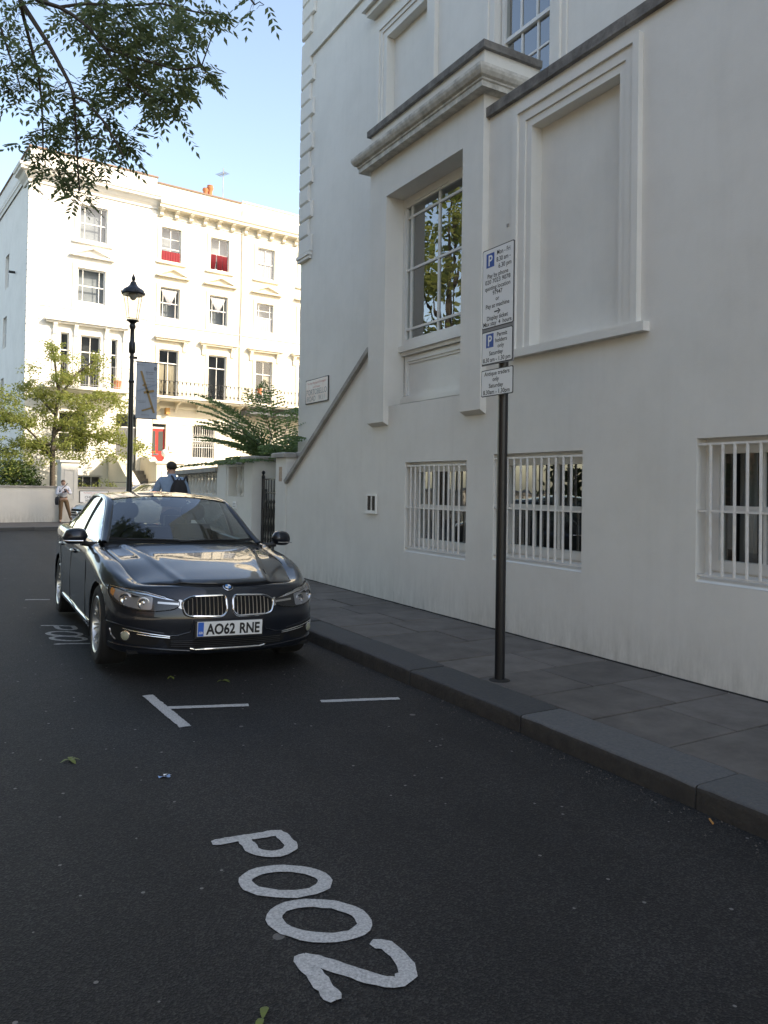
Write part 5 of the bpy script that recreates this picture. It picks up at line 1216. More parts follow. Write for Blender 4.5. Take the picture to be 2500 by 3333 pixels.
def build_saloon(root, paint):
    plan = [(0, -.772), (.16, -.768), (.32, -.752), (.48, -.722), (.61, -.675), (.72, -.60), (.80, -.50), (.85, -.38), (.878, -.24), (.893, -.05), (.900, .2), (.900, .6), (.897, 1.1), (.896, 1.6), (.900, 2.1), (.905, 2.5), (.905, 2.85), (.898, 3.15), (.872, 3.42), (.80, 3.62), (.66, 3.745), (.42, 3.81), (.2, 3.84), (0, 3.848)]
    NC, NRW = 150, 44
    xs = [p[0] for p in plan]; ys = [p[1] for p in plan]; n = len(plan) - 1
    # resample by arc length
    dense = [(cr(xs, n * i / 1500), cr(ys, n * i / 1500)) for i in range(1501)]; L = [0]
    for a, b in zip(dense, dense[1:]): L.append(L[-1] + math.hypot(b[0] - a[0], b[1] - a[1]))
    def at_s(s):
        s = max(0, min(L[-1], s)); lo, hi = 0, 1500
        while hi - lo > 1:
            m = (lo + hi) // 2
            if L[m] <= s: lo = m
            else: hi = m
        f = (s - L[lo]) / max(1e-9, L[hi] - L[lo]); a, b = dense[lo], dense[hi]
        p = Vector((a[0] + (b[0] - a[0]) * f, a[1] + (b[1] - a[1]) * f)); t = Vector((b[0] - a[0], b[1] - a[1])).normalized()
        return p, Vector((-t.y, t.x)) * -1 if False else Vector((t.y, -t.x))
    # heights and insets of the body levels, by longitudinal position y
    hood_c = [(-.70, .712), (-.6, .742), (-.4, .788), (-.1, .845), (.2, .892), (.5, .93), (.75, .955)]
    shoulder = [(-.772, .700), (-.6, .692), (-.4, .712), (-.2, .768), (0, .822), (.3, .868), (.6, .893), (1.0, .912), (1.8, .935), (2.6, .955), (3.2, .965), (3.6, .95), (3.85, .93)]
    def hood_z(x, y):
        z = smooth_tab(hood_c, y, .05); ax = abs(x)
        z -= .046 * (ax / .76) ** 2.4
        xr = lerp_tab(((-.7, .33), (0, .46), (.75, .60)), y); z += .005 * math.exp(-((ax - xr) / .035) ** 2) - .009 * sst((ax - xr) / .045)
        z -= .050 * (ax / .64) ** 2.6 * sst((.10 - y) / .50)
        fe = sst((-.60 - y) / .10); z -= .008 * fe * fe
        return z
    def frontness(y): return sst((.0 - y) / .62)
    def rearness(y): return sst((y - 3.1) / .7)
    def levels(y):
        fr = frontness(y); re = rearness(y); zs = smooth_tab(shoulder, y, .08)
        mid = 1 - fr - re
        # (inset, z)
        hz = (1 - fr) * sst((.74 - y) / .10); mid2 = max(0.0, mid - hz)
        hw = lerp_tab(((-.70, .54), (-.45, .645), (-.2, .69), (.1, .715), (.4, .735), (.7, .752)), y); ez = hood_z(hw, y) + .006; gi = .9 - hw
        return [(.16 * fr + .06 * mid + .10 * re, .175 + .03 * mid + .03 * re),
                (.035 * fr + .035 * mid + .03 * re, .185 + .03 * mid + .03 * re),
                (.012 * fr + .018 * mid + .0 * re, .235 + .01 * mid),
                (.006 * fr + .012 * mid, .33),
                (.0 * fr + .004 * mid, .45),
                (.016 * fr + .0 * mid, .545 + .02 * mid),
                (.042 * fr + .004 * mid, .62 + .06 * mid + .06 * re),
                (.078 * fr + .010 * mid + .01 * re, .675 * fr + (zs - .07) * (1 - fr)),
                (.115 * fr + gi * .30 * hz + .030 * mid2 + .03 * re, zs + .002 * fr - .004 * hz),
                (.165 * fr + gi * .66 * hz + .065 * mid2 + .07 * re, (zs + .004) * fr + (.35 * zs + .65 * ez + .010) * hz + (zs + .022) * (mid2 + re)),
                (.215 * fr + (gi - .004) * hz + .105 * mid2 + .16 * re, (zs - .008) * fr + ez * hz + (zs + .030) * (mid2 + re)),
                (.25 * fr + (gi + .02) * hz + .125 * mid2 + .20 * re, (zs - .05) * fr + (ez - .05) * hz + zs * mid2 + (zs + .02) * re)]
    def surf_row(s):
        p, nrm = at_s(s); lv = levels(p.y); m = len(lv) - 1; row = []
        ins = [a for a, b in lv]; zs = [b for a, b in lv]
        for k in range(NRW + 1):
            t = m * k / NRW; i_ = cr(ins, t); z = cr(zs, t); q = p - nrm * i_
            if q.x < 0: q.x = 0.0
            row.append((q.x, q.y, z))
        row[0] = row[0]
        return row
    S = [L[-1] * i / NC for i in range(NC + 1)]
    half = [surf_row(s) for s in S]
    arches = [(0.0, .322, .352), (2.81, .322, .352)]
    def build_half(sign):
        V = []; F = []; nn = NRW + 1
        for r in half:
            for (x, y, z) in r: V.append([x * sign, y, z])
        def inside(v, a): return math.hypot(v[1] - a[0], v[2] - a[1]) < a[2] and abs(v[0]) > .6
        ring = {0: [], 1: []}
        mark = {}
        for j in range(NC):
            for k in range(NRW):
                q = [j * nn + k, (j + 1) * nn + k, (j + 1) * nn + k + 1, j * nn + k + 1]; dead = False
                for ai, a in enumerate(arches):
                    ins = [inside(V[i], a) for i in q]
                    if all(ins): dead = True
                    elif any(ins):
                        for i, f_ in zip(q, ins):
                            if f_: mark[i] = ai
                if not dead: F.append(q if sign > 0 else q[::-1])
        for i, ai in mark.items():
            a = arches[ai]; v = V[i]; d = math.hypot(v[1] - a[0], v[2] - a[1]); k = a[2] / d; v[1] = a[0] + (v[1] - a[0]) * k; v[2] = a[1] + (v[2] - a[1]) * k
        return V, F
    VA, FA_ = build_half(1); VB, FB = build_half(-1)
    body = MB(); body.add(VA, FA_); body.add(VB, FB)
    me = body.mesh('body', paint); bm = bmesh.new(); bm.from_mesh(me); bmesh.ops.remove_doubles(bm, verts=bm.verts, dist=.0006)
    lo = [v for v in bm.verts if not v.link_faces]; bmesh.ops.delete(bm, geom=lo, context='VERTS')
    bmesh.ops.recalc_face_normals(bm, faces=bm.faces); bm.to_mesh(me); tree = BVHTree.FromBMesh(bm); bm.free()
    me.polygons.foreach_set('use_smooth', [True] * len(me.polygons)); me.set_sharp_from_angle(angle=R(50))
    B = link('body', me, root)
    def hit(s, z, off=0.0):
        sg = 1 if s >= 0 else -1; p, nrm = at_s(abs(s)); o = Vector((p.x * sg, p.y, z)); d = Vector((-nrm.x * sg, -nrm.y, 0))
        loc, nn_, _, _ = tree.ray_cast(o - d * .4, d, 1.2)
        if loc is None: return o, -d
        if nn_.dot(d) > 0: nn_ = -nn_
        return loc + nn_ * off, nn_
    def hitY(x, z, off=0.0):
        loc, nn_, _, _ = tree.ray_cast(Vector((x, -1.6, z)), Vector((0, 1, 0)), 3)
        if loc is None: return Vector((x, -.7, z)), Vector((0, -1, 0))
        if nn_.y > 0: nn_ = -nn_
        return loc + nn_ * off, nn_
    def patch(parent, name, poly, off, mt, cell=.03, fn=hit, smooth=60):
        bm = bmesh.new(); vs = [bm.verts.new((a, b, 0)) for a, b in poly]; bm.faces.new(vs)
        x0, x1 = min(a for a, b in poly), max(a for a, b in poly); z0, z1 = min(b for a, b in poly), max(b for a, b in poly)
        x = x0 + cell
        while x < x1: bmesh.ops.bisect_plane(bm, geom=bm.verts[:] + bm.edges[:] + bm.faces[:], plane_co=(x, 0, 0), plane_no=(1, 0, 0)); x += cell
        z = z0 + cell
        while z < z1: bmesh.ops.bisect_plane(bm, geom=bm.verts[:] + bm.edges[:] + bm.faces[:], plane_co=(0, z, 0), plane_no=(0, 1, 0)); z += cell
        for v in bm.verts: v.co = fn(v.co.x, v.co.y, off)[0]
        bmesh.ops.triangulate(bm, faces=[f for f in bm.faces if len(f.verts) > 4])
        m = bpy.data.meshes.new(name); bm.to_mesh(m); bm.free(); m.materials.append(MATS[mt]); m.polygons.foreach_set('use_smooth', [True] * len(m.polygons))
        return link(name, m, parent)
    def rimtube(parent, name, poly, off, r, mt, fn=hit, closed=True, sub=6, n=6):
        pts = []; P = poly + [poly[0]] if closed else poly
        for (a, b), (c, d) in zip(P, P[1:]):
            for i in range(sub): pts.append(fn(a + (c - a) * i / sub, b + (d - b) * i / sub, off)[0])
        pts.append(fn(*P[-1], off)[0]); q = MB(); q.tube(pts, r, n); return part(parent, name, q, mt, 60)
    def rpoly(pts, r=.03, n=4):
        out = []; m = len(pts)
        for i in range(m):
            p = Vector(pts[i]); a = Vector(pts[i - 1]) - p; b = Vector(pts[(i + 1) % m]) - p; ra = min(r, a.length * .45, b.length * .45); A = p + a.normalized() * ra; C = p + b.normalized() * ra
            for k in range(n + 1): t = k / n; q = A * (1 - t) ** 2 + p * 2 * t * (1 - t) + C * t * t; out.append((q.x, q.y))
        return out
    # bonnet as its own panel
    h = MB(); NX, NY = 96, 44; rows = []
    for j in range(NY + 1):
        t = j / NY; row = []
        for i in range(NX + 1):
            u = -1 + 2 * i / NX
            yf = -.662 + .215 * abs(u) ** 2.6; yb = .60 + .12 * u * u; y = yf + (yb - yf) * t
            hw = lerp_tab(((-.70, .54), (-.45, .645), (-.2, .69), (.1, .715), (.4, .735), (.7, .752)), y); x = hw * u
            z = hood_z(x, y); e = min(1 - abs(u), t * 1.2, (1 - t) * 1.0)
            if e < .012: z -= .006
            row.append((x, y, z + .010))
        rows.append(row)
    h.grid(rows)
    sk = [Vector(p) for p in rows[0]]; h.grid([[tuple(p + Vector((0, .004, -.030))) for p in sk], [tuple(p + Vector((0, -.002, -.004))) for p in sk], [tuple(p) for p in sk]])
    for e_ in (0, NX):
        sk = [Vector(r[e_]) for r in rows]; sg = -1 if e_ == 0 else 1; h.grid([[tuple(p) for p in sk], [tuple(p + Vector((sg * .002, 0, -.03))) for p in sk]])
    bon = part(root, 'bonnet', h, paint, 55)
    for e_ in (0, NX):
        sg = -1 if e_ == 0 else 1; q = MB(); q.tube([Vector(r[e_]) + Vector((sg * .004, 0, -.001)) for r in rows[2:]], .0045, 5); part(root, 'shut_line', q, 'gap_black')
    q = MB(); q.tube([Vector(p) + Vector((0, -.003, -.010)) for p in rows[0][2:-2]], .0045, 5); part(root, 'shut_line', q, 'gap_black')
    # dark apron under the bonnet edge and under the car so no light leaks through
    q = MB(); q.grid([[(-.72 + 1.44 * i / 10, -.60 + 1.5 * j / 10, min(.66, hood_z(0, -.6 + 1.5 * j / 10) - .12)) for i in range(11)] for j in range(11)]); part(root, 'engine_bay', q, 'gap_black', fix=False)
    q = MB(); q.box(-.74, -.62, .19, .74, 3.7, .215); part(root, 'underbody', q, 'gap_black')
    for a in arches:
        for s in (-1, 1):
            q = MB(); rows = []
            for x in (.895, .62): rows.append([(s * x, a[0] + (a[2] + .004) * math.cos(R(-25 + 230 * i / 30)), a[1] + (a[2] + .004) * math.sin(R(-25 + 230 * i / 30))) for i in range(31)])
            rows.append([(s * .62, a[0] + .02 * math.cos(R(-25 + 230 * i / 30)), a[1] + .02 * math.sin(R(-25 + 230 * i / 30))) for i in range(31)])
            rows[0] = [(s * (lerp_tab(((-.4, .80), (-.2, .872), (0, .885), (.4, .888), (2.4, .888), (2.9, .888), (3.2, .868)), y_)), y_, z_) for (_, y_, z_) in rows[0]]
            q.grid(rows); part(root, 'wheel_arch', q, 'gap_black', fix=False)
    # --- front details
    kid = rpoly([(.028, .630), (.300, .624), (.374, .586), (.350, .496), (.305, .479), (.060, .475), (.024, .51)], .035)
    for s in (-1, 1):
        P = [(a * s, b) for a, b in kid]; k = patch(root, 'kidney_grille', P, .003, 'gap_black', fn=hitY)
        rimtube(k, 'grille_frame', P, .008, .0105, 'chrome', fn=hitY, sub=2)
        for i in range(9):
            x = s * (.062 + i * .0325); zt, zb = (.620, .486) if i < 7 else ((.612, .488) if i == 7 else (.595, .496)); b = MB(); b.tube([hitY(x, zb + (zt - zb) * t_ / 6, .007)[0] for t_ in range(7)], .0036, 4); part(k, 'grille_slat', b, 'alloy')
    # roundel
    c, nn = hitY(0, .690, .004); q = Vector((0, 0, 1)).rotation_difference(nn).to_matrix().to_4x4(); q = nn.to_track_quat('Z', 'Y').to_matrix().to_4x4(); T = Matrix.Translation(c) @ q
    bd = MB().lathe([(.041, -.004), (.041, .003), (.038, .005)], 28); bd.xf(T); bdg = part(root, 'badge', bd, 'chrome', 40)
    b2 = MB().lathe([(.0375, .0052), (.0374, .0056)], 28); b2.xf(T); part(bdg, 'badge_ring', b2, 'number_black')
    for k in range(4):
        w = MB(); w.add([(0, 0, .0064)] + [(.024 * math.cos(R(90 * k + 90 * i / 8)), .024 * math.sin(R(90 * k + 90 * i / 8)), .0064) for i in range(9)], [(0, i + 1, i + 2) for i in range(8)]); w.xf(T); part(bdg, 'badge_quarter', w, mat('badge_blue', (.05, .22, .55), .3) if k % 2 else 'plate_white', fix=False)
    # number plate
    pz = .385; y0 = hitY(0, pz)[0].y - .026; pl = MB(); pl.box(-.26, y0, pz - .0555, .26, y0 + .02, pz + .0555); plate = part(root, 'number_plate', pl, 'plate_white')
    q = MB(); q.box(-.257, y0 - .002, pz - .053, -.212, y0 - .0004, pz + .053); part(plate, 'country_band', q, mat('band_blue', (.02, .12, .50), .4))
    def txt(parent, s, size, x, z, width, mt, nm='lettering', bold=.002):
        m = text_mesh(s, size, bold=bold); m.materials.append(MATS[mt]); ww = max(v.co.x for v in m.vertices) - min(v.co.x for v in m.vertices); m.transform(Matrix.Diagonal((width / ww, 1, 1, 1))); o = link(nm, m, parent); o.matrix_local = Matrix.Translation((x, y0 - .003, z)) @ Matrix.Rotation(R(90), 4, 'X')
    txt(plate, 'AO62', .112, -.076, pz - .040, .232, 'number_black', bold=.0035); txt(plate, 'RNE', .112, .155, pz - .040, .164, 'number_black', bold=.0035); txt(plate, 'GB', .024, -.2345, pz - .035, .030, 'plate_white', bold=.0005)
    for x in (-.19, .238):
        q = MB(); q.lathe([(.006, 0), (.005, -.002)], 8, (x, y0, pz + .0), 'y'); part(plate, 'screw', q, 'plate_white')
    bk = MB(); bk.box(-.275, y0 + .018, pz - .07, .275, y0 + .05, pz + .06); part(root, 'plate_holder', bk, 'lamp_black')
    # lower intakes
    patch(root, 'lower_intake', rpoly([(-.50, .318), (-.30, .300), (.30, .300), (.50, .318), (.46, .243), (.30, .238), (-.30, .238), (-.46, .243)], .02), .003, 'gap_black', fn=hitY)
    rimtube(root, 'lip_trim', [(-.30, .236), (-.26, .226), (.26, .226), (.30, .236)], .010, .010, 'chrome', fn=hitY, closed=False)
    for z in (.252, .266, .280, .294): rimtube(root, 'intake_bar', [(-.44, z), (.44, z)], .006, .0028, 'lamp_black', fn=hitY, closed=False, sub=16, n=4)
    for s in (-1, 1):
        rimtube(root, 'bumper_lip', [(s * .30, .214), (s * .45, .226), (s * .62, .240), (s * .80, .247), (s * 1.02, .250)], .004, .007, paint, closed=False)
        rimtube(root, 'bumper_crease', [(s * .50, .352), (s * .72, .386), (s * .92, .406), (s * 1.05, .41)], .001, .006, paint, closed=False)
        rimtube(root, 'bumper_crease', [(s * .285, .455), (s * .305, .36), (s * .40, .335), (s * .50, .33)], .0, .007, paint, closed=False)
        side = patch(root, 'side_intake', rpoly([(s * .50, .345), (s * .72, .378), (s * .92, .398), (s * .98, .36), (s * .93, .290), (s * .74, .262), (s * .56, .262)], .025), .003, 'gap_black')
        for dz in (0, -.028):
            rimtube(side, 'chrome_strip', [(s * .455, .330 + dz * .7), (s * .62, .352 + dz * .8), (s * .82, .378 + dz)] if dz == 0 else [(s * .455, .318), (s * .60, .333), (s * .70, .345)], .010, .0052, 'chrome', closed=False, sub=6)
        c, nn = hit(s * .80, .325, .006); Tq = Matrix.Translation(c) @ Vector((nn.x * .6, nn.y, nn.z * .2)).normalized().to_track_quat('Z', 'Y').to_matrix().to_4x4()
        fg = MB().lathe([(.040, -.012), (.040, .008), (.033, .010)], 20); fg.xf(Tq); fo = part(side, 'fog_lamp', fg, 'lamp_bowl', 40)
        g2 = MB().lathe([(.032, .0105), (.026, .015), (.012, .018), (.001, .0185)], 20); g2.xf(Tq); part(side, 'fog_lens', g2, mat('fog_glass', (.30, .30, .22), .06), 60)
        rimtube(side, 'intake_trim', [(s * .905, .285), (s * .965, .315), (s * .985, .36)], .006, .005, 'alloy', closed=False)
    # headlamps
    HL = [(.392, .594), (.50, .624), (.66, .660), (.84, .672), (1.00, .676), (1.12, .680), (1.08, .625), (.97, .570), (.84, .535), (.70, .520), (.56, .518), (.44, .532), (.395, .552)]
    for s in (-1, 1):
        P = rpoly([(a * s, b) for a, b in HL], .02); hl = patch(root, 'headlamp', P, .002, 'lamp_black', cell=.025)
        eb = patch(hl, 'light_brow', rpoly([(s * .43, .598), (s * .52, .622), (s * .66, .654), (s * .86, .667), (s * 1.02, .672), (s * .86, .648), (s * .66, .634), (s * .50, .606)], .006), .0045, 'lamp_bowl', cell=.04)
        patch(hl, 'lamp_housing', rpoly([(s * .60, .622), (s * .86, .645), (s * 1.03, .662), (s * .98, .600), (s * .84, .548), (s * .70, .530), (s * .60, .528)], .02), .0035, 'lamp_silver', cell=.03)
        am = patch(hl, 'indicator', rpoly([(s * .99, .650), (s * 1.06, .663), (s * 1.04, .622), (s * .99, .604)], .01), .0045, 'amber', cell=.03)
        for (sx, z, r) in ((.84, .594, .044), (.67, .575, .040)):
            c, nn = hit(s * sx, z, .0045); d = Vector((nn.x * .45, nn.y, nn.z * .1)).normalized(); Tq = Matrix.Translation(c) @ d.to_track_quat('Z', 'Y').to_matrix().to_4x4()
            bw = MB().lathe([(r, -.014), (r, .004), (r * .93, .006), (r * .80, -.004), (r * .45, -.008), (r * .30, -.002), (r * .22, .004), (r * .02, .007)], 22); bw.xf(Tq); bo = part(hl, 'lamp_bowl', bw, 'lamp_bowl', 40)
            rg = MB().lathe([(r * 1.1, -.012), (r * 1.12, .005), (r * 1.0, .0065)], 22, cap=False); rg.xf(Tq); part(hl, 'lamp_ring', rg, 'alloy', 40)
        patch(hl, 'inner_trim', rpoly([(s * .40, .580), (s * .56, .590), (s * .56, .575), (s * .40, .565)], .004), .0045, 'alloy', cell=.04)
        rimtube(hl, 'lamp_seal', P, .003, .0045, 'gap_black', sub=1)
        rimtube(hl, 'lamp_edge', [(s * .50, .616), (s * .66, .650), (s * .84, .661), (s * 1.00, .665), (s * 1.09, .669)], .012, .004, 'chrome', closed=False)
        patch(hl, 'lamp_cover', P, .020, 'lamp_glass', cell=.03)
        # chrome wing of the grille reaching to the lamp
        patch(root, 'grille_wing', rpoly([(s * .370, .600), (s * .400, .606), (s * .402, .545), (s * .362, .530)], .01), .006, 'alloy', fn=hit, cell=.02)
    # --- greenhouse
    def glass_grid(name, edge0, edge1, mt, bulge=0.0, n=16, m=8, par=root, fixnrm=True, axis=Vector((0, -1, .6))):
        rows = []
        for j in range(m + 1):
            t = j / m; row = []
            for i in range(n + 1):
                a = Vector(edge0(i / n)); b = Vector(edge1(i / n)); p = a.lerp(b, t); u = i / n; p += axis.normalized() * bulge * math.sin(math.pi * t) * math.sin(math.pi * u) ** .5; row.append(p)
            rows.append(row)
        q = MB(); q.grid(rows); return part(par, name, q, mt, 80, fix=False)
    ws0 = lambda u: ((u - .5) * 2 * .735, .60 + .20 * abs(2 * u - 1) ** 2.2, .945 + .025 * abs(2 * u - 1) ** 2)
    ws1 = lambda u: ((u - .5) * 2 * .575, 1.29 + .10 * abs(2 * u - 1) ** 2.2, 1.375 - .045 * abs(2 * u - 1) ** 2.2)
    glass_grid('windscreen', ws0, ws1, 'car_glass', .035)
    # black ceramic border of the screen
    def border(fn0, fn1, w, name, flip=False):
        rows = []
        for i in range(25): a = Vector(fn0(i / 24)); b = Vector(fn1(i / 24)); rows.append([a + Vector((0, -.004, .003)), a.lerp(b, w) + Vector((0, -.02 * w * 6, .012 * w * 6)) + Vector((0, -.002, .002))])
        q = MB(); q.grid(rows); part(root, name, q, 'gap_black', fix=False)
    border(ws0, ws1, .05, 'screen_border')
    for k, (a0, a1) in enumerate((((-.55, .60), (.02, .585)), ((-.08, .598), (.50, .61)))):
        pts = [Vector(ws0(.5 + (a0[0] + (a1[0] - a0[0]) * i / 6) / (2 * .735))).lerp(Vector(ws1(.5 + (a0[0] + (a1[0] - a0[0]) * i / 6) / (2 * .735))), .015 + .03 * math.sin(i / 6 * 3)) + Vector((0, -.016, .012)) for i in range(7)]
        q = MB(); q.tube(pts, .007, 5); part(root, 'wiper', q, 'black_plastic')
    # roof
    def roof_z(x, y):
        c = lerp_tab(((1.28, 1.378), (1.5, 1.405), (1.8, 1.421), (2.1, 1.418), (2.4, 1.398), (2.75, 1.345)), y); c = smooth_tab(((1.2, 1.366), (1.5, 1.405), (1.8, 1.421), (2.1, 1.418), (2.4, 1.398), (2.8, 1.338)), y, .1); return c
    rows = []; NYR = 20
    for j in range(NYR + 1):
        t = j / NYR; row = []
        for i in range(25):
            u = -1 + i / 12; yf = ws1((u + 1) / 2)[1] - .006; yb = 2.78 - .10 * abs(u) ** 2; y = yf + (yb - yf) * t; hw = lerp_tab(((1.25, .575), (1.6, .60), (2.1, .605), (2.8, .56)), y); x = hw * u; z = roof_z(x, y) - .048 * abs(u) ** 2.4 - (.012 if abs(u) > .98 else 0)
            if j == 0: z = ws1((u + 1) / 2)[2] + .004
            row.append((x, y, z))
        rows.append(row)
    q = MB(); q.grid(rows); part(root, 'roof', q, paint, 60, fix=False)
    # rails: A pillar + cant rail + C pillar as one arch each side, and side glass below it
    for s in (-1, 1):
        arch_o = [(.765, .74, .945), (.735, .90, 1.02), (.690, 1.12, 1.145), (.645, 1.36, 1.270), (.628, 1.55, 1.325), (.625, 1.85, 1.352), (.625, 2.15, 1.350), (.622, 2.42, 1.325), (.622, 2.68, 1.27), (.645, 2.95, 1.165), (.690, 3.20, 1.05), (.74, 3.38, .985)]
        arch_i = [(.725, .70, .960), (.675, .90, 1.065), (.630, 1.12, 1.195), (.585, 1.36, 1.320), (.590, 1.55, 1.360), (.598, 1.85, 1.378), (.600, 2.15, 1.374), (.590, 2.42, 1.350), (.565, 2.70, 1.310), (.600, 2.98, 1.215), (.630, 3.22, 1.085), (.66, 3.42, .985)]
        nA = 44; A = [Vector((cr([p[0] for p in arch_o], 11 * i / nA) * s, cr([p[1] for p in arch_o], 11 * i / nA), cr([p[2] for p in arch_o], 11 * i / nA))) for i in range(nA + 1)]
        I = [Vector((cr([p[0] for p in arch_i], 11 * i / nA) * s, cr([p[1] for p in arch_i], 11 * i / nA), cr([p[2] for p in arch_i], 11 * i / nA))) for i in range(nA + 1)]
        out = Vector((s, 0, .6)).normalized(); rows = []
        for a, b in zip(A, I):
            md = a.lerp(b, .5) + out * .016; rows.append([a - out * .03 + Vector((0, 0, -.01)), a, a.lerp(b, .25) + out * .012, md, a.lerp(b, .75) + out * .012, b, b - Vector((s, 0, .8)) * .02])
        q = MB(); q.grid(rows); part(root, 'pillar', q, paint, 70, fix=False)
        q = MB(); q.tube([a + out * .004 for a in A[1:-2]], .007, 6); part(root, 'window_trim', q, 'chrome', 60)
        # belt line
        belt = [Vector((s * lerp_tab(((.7, .775), (1.2, .80), (2.2, .805), (3.0, .79), (3.4, .76)), y), y, lerp_tab(((.7, .925), (1.2, .942), (2.2, .965), (3.0, .985), (3.4, .985)), y))) for y in [.74 + 2.5 * i / 24 for i in range(25)]]
        q = MB(); q.tube([p + Vector((s * .006, 0, 0)) for p in belt[1:]], .008, 6); part(root, 'belt_trim', q, 'chrome', 60)
        # black backing of the door glass area then panes
        def top_at(y):
            for a, b in zip(A, A[1:]):
                if a.y <= y <= b.y: t = (y - a.y) / max(1e-6, b.y - a.y); return a.lerp(b, t)
            return A[-1]
        def bel_at(y):
            for a, b in zip(belt, belt[1:]):
                if a.y <= y <= b.y: t = (y - a.y) / max(1e-6, b.y - a.y); return a.lerp(b, t)
            return belt[-1]
        for nm, ya, yb, mt in (('front_window', .86, 1.70, 'car_glass'), ('rear_window', 1.80, 2.66, 'car_glass'), ('quarter_window', 2.70, 3.05, 'car_glass')):
            rows = []
            for i in range(15):
                y = ya + (yb - ya) * i / 14; b = bel_at(y); t_ = top_at(y) - Vector((0, 0, .006)); rows.append([b.lerp(t_, k / 5) + Vector((s * .012 * math.sin(math.pi * k / 5) - s * .012, 0, 0)) for k in range(6)])
            q = MB(); q.grid(rows); part(root, nm, q, mt, 80, fix=False)
        for ya, yb in ((1.69, 1.81), (2.655, 2.705)):
            rows = []
            for y in (ya, yb): b = bel_at(y); t_ = top_at(y); rows.append([b.lerp(t_, k / 5) + Vector((s * .012 * math.sin(math.pi * k / 5) - s * .008, 0, 0)) for k in range(6)])
            q = MB(); q.grid(rows); part(root, 'door_pillar', q, 'gap_black', fix=False)
        # inner sill of the doors: closes the body below the glass
        rows = [[b + Vector((0, 0, .0)), b + Vector((-s * .10, 0, -.06)), b + Vector((-s * .12, 0, -.6))] for b in belt]; q = MB(); q.grid(rows); part(root, 'door_card', q, 'interior_dark', fix=False)
        rows = [[b + Vector((s * .0, 0, .0)), Vector((s * .83, b.y, lerp_tab(shoulder, b.y) - .0))] for b in belt]; q = MB(); q.grid(rows); part(root, 'shoulder', q, paint, fix=False)
        # door mirror
        mm = MB(); c = Vector((s * .985, .735, .985)); rows = []
        for j in range(9):
            t = j / 8; x = -.105 + .21 * t; hh = .072 * (1 - abs(2 * t - 1) ** 3.2) ** .6 + .008; dd = .075 * (1 - abs(2 * t - 1) ** 2.6) ** .5 + .012
            rows.append([(c.x + s * x, c.y + dd * math.cos(a) * (1.0 if math.cos(a) < 0 else .35) + .03 * t, c.z + hh * math.sin(a) * (1.0 if math.sin(a) > 0 else .85) + .012 * (1 - t)) for a in [2 * math.pi * k / 16 for k in range(17)]])
        mm.grid(rows); mm.f.append(tuple(range(16))); mm.f.append(tuple(8 * 17 + k for k in range(16))); mo = part(root, 'mirror', mm, 'black_plastic' if False else paint, 60)
        q = MB(); q.tube([(s * .80, .78, .915), (s * .875, .76, .925), (s * .93, .745, .94)], [.03, .022, .03], 8); part(mo, 'mirror_arm', q, 'black_plastic', 60)
        q = MB(); q.tube([(s * (.985 - .06), .665, .958), (s * 1.02, .672, .957), (s * 1.085, .70, .957)], .006, 6); part(mo, 'mirror_indicator', q, 'chrome', 60)
        # door handles, shut lines, sill strip
        for y in (1.52, 2.52):
            x = .905; q = MB(); q.tube([(s * .895, y - .1, .80), (s * .918, y - .06, .805), (s * .918, y + .06, .807), (s * .895, y + .1, .806)], .013, 8); part(root, 'door_handle', q, paint, 60)
        def sline(pts, nm='shut_line', r=.004, mt='gap_black', off=.0):
            o = []
            for y, z in pts:
                loc, nn_, _, _ = tree.ray_cast(Vector((s * 1.6, y, z)), Vector((-s, 0, 0)), 2)
                if loc: o.append(loc + Vector((s * off, 0, 0)))
            if len(o) > 1: q = MB(); q.tube(o, r, 5); part(root, nm, q, mt)
        sline([(.62, .28), (.60, .45), (.62, .62), (.68, .78), (.70, .88)]); sline([(1.74, .26), (1.75, .5), (1.76, .75), (1.77, .91)]); sline([(2.46, .60), (2.60, .72), (2.72, .86), (2.74, .93)])
        sline([(.42, .285), (1.2, .275), (2.35, .28)], 'sill_strip', .008, 'chrome', .004)
        sline([(-.02, .70), (.3, .715), (.8, .735), (1.6, .77), (2.4, .80), (3.2, .83)], 'crease', .001, paint, -.001)
    # rear screen and boot
    rs0 = lambda u: ((u - .5) * 2 * .655, 3.42 - .04 * abs(2 * u - 1) ** 2, .99)
    rs1 = lambda u: ((u - .5) * 2 * .56, 2.775 - .10 * abs(2 * u - 1) ** 2, 1.335 - .04 * abs(2 * u - 1) ** 2.4)
    glass_grid('rear_screen', rs0, rs1, 'car_glass', .02, axis=Vector((0, 1, 1)))
    rows = [[((-1 + i / 10) * lerp_tab(((3.38, .74), (3.8, .62)), y), y, lerp_tab(((3.38, .995), (3.6, 1.0), (3.78, .99), (3.84, .95)), y) - .03 * abs(-1 + i / 10) ** 3) for i in range(21)] for y in (3.38, 3.5, 3.6, 3.7, 3.78, 3.83)]
    q = MB(); q.grid(rows); part(root, 'boot_lid', q, paint, 60, fix=False)
    # cowl under the screen
    rows = [[((-1 + i / 10) * .74, y + .13 * abs(-1 + i / 10) ** 2.2, z) for i in range(21)] for y, z in ((.50, .905), (.60, .925), (.66, .93))]; q = MB(); q.grid(rows); part(root, 'cowl', q, 'black_plastic', fix=False)
    # --- interior
    q = MB(); q.grid([[((-1 + i / 8) * .70, y, z + .02 * math.cos((-1 + i / 8) * 2.2)) for i in range(17)] for y, z in ((.68, .92), (.90, .955), (1.05, .945), (1.12, .85), (1.12, .5))]); part(root, 'dashboard', q, 'interior_dark', 60, fix=False)
    q = MB(); q.box(-.72, .9, .30, .72, 3.3, .34); part(root, 'cabin_floor', q, 'interior_dark')
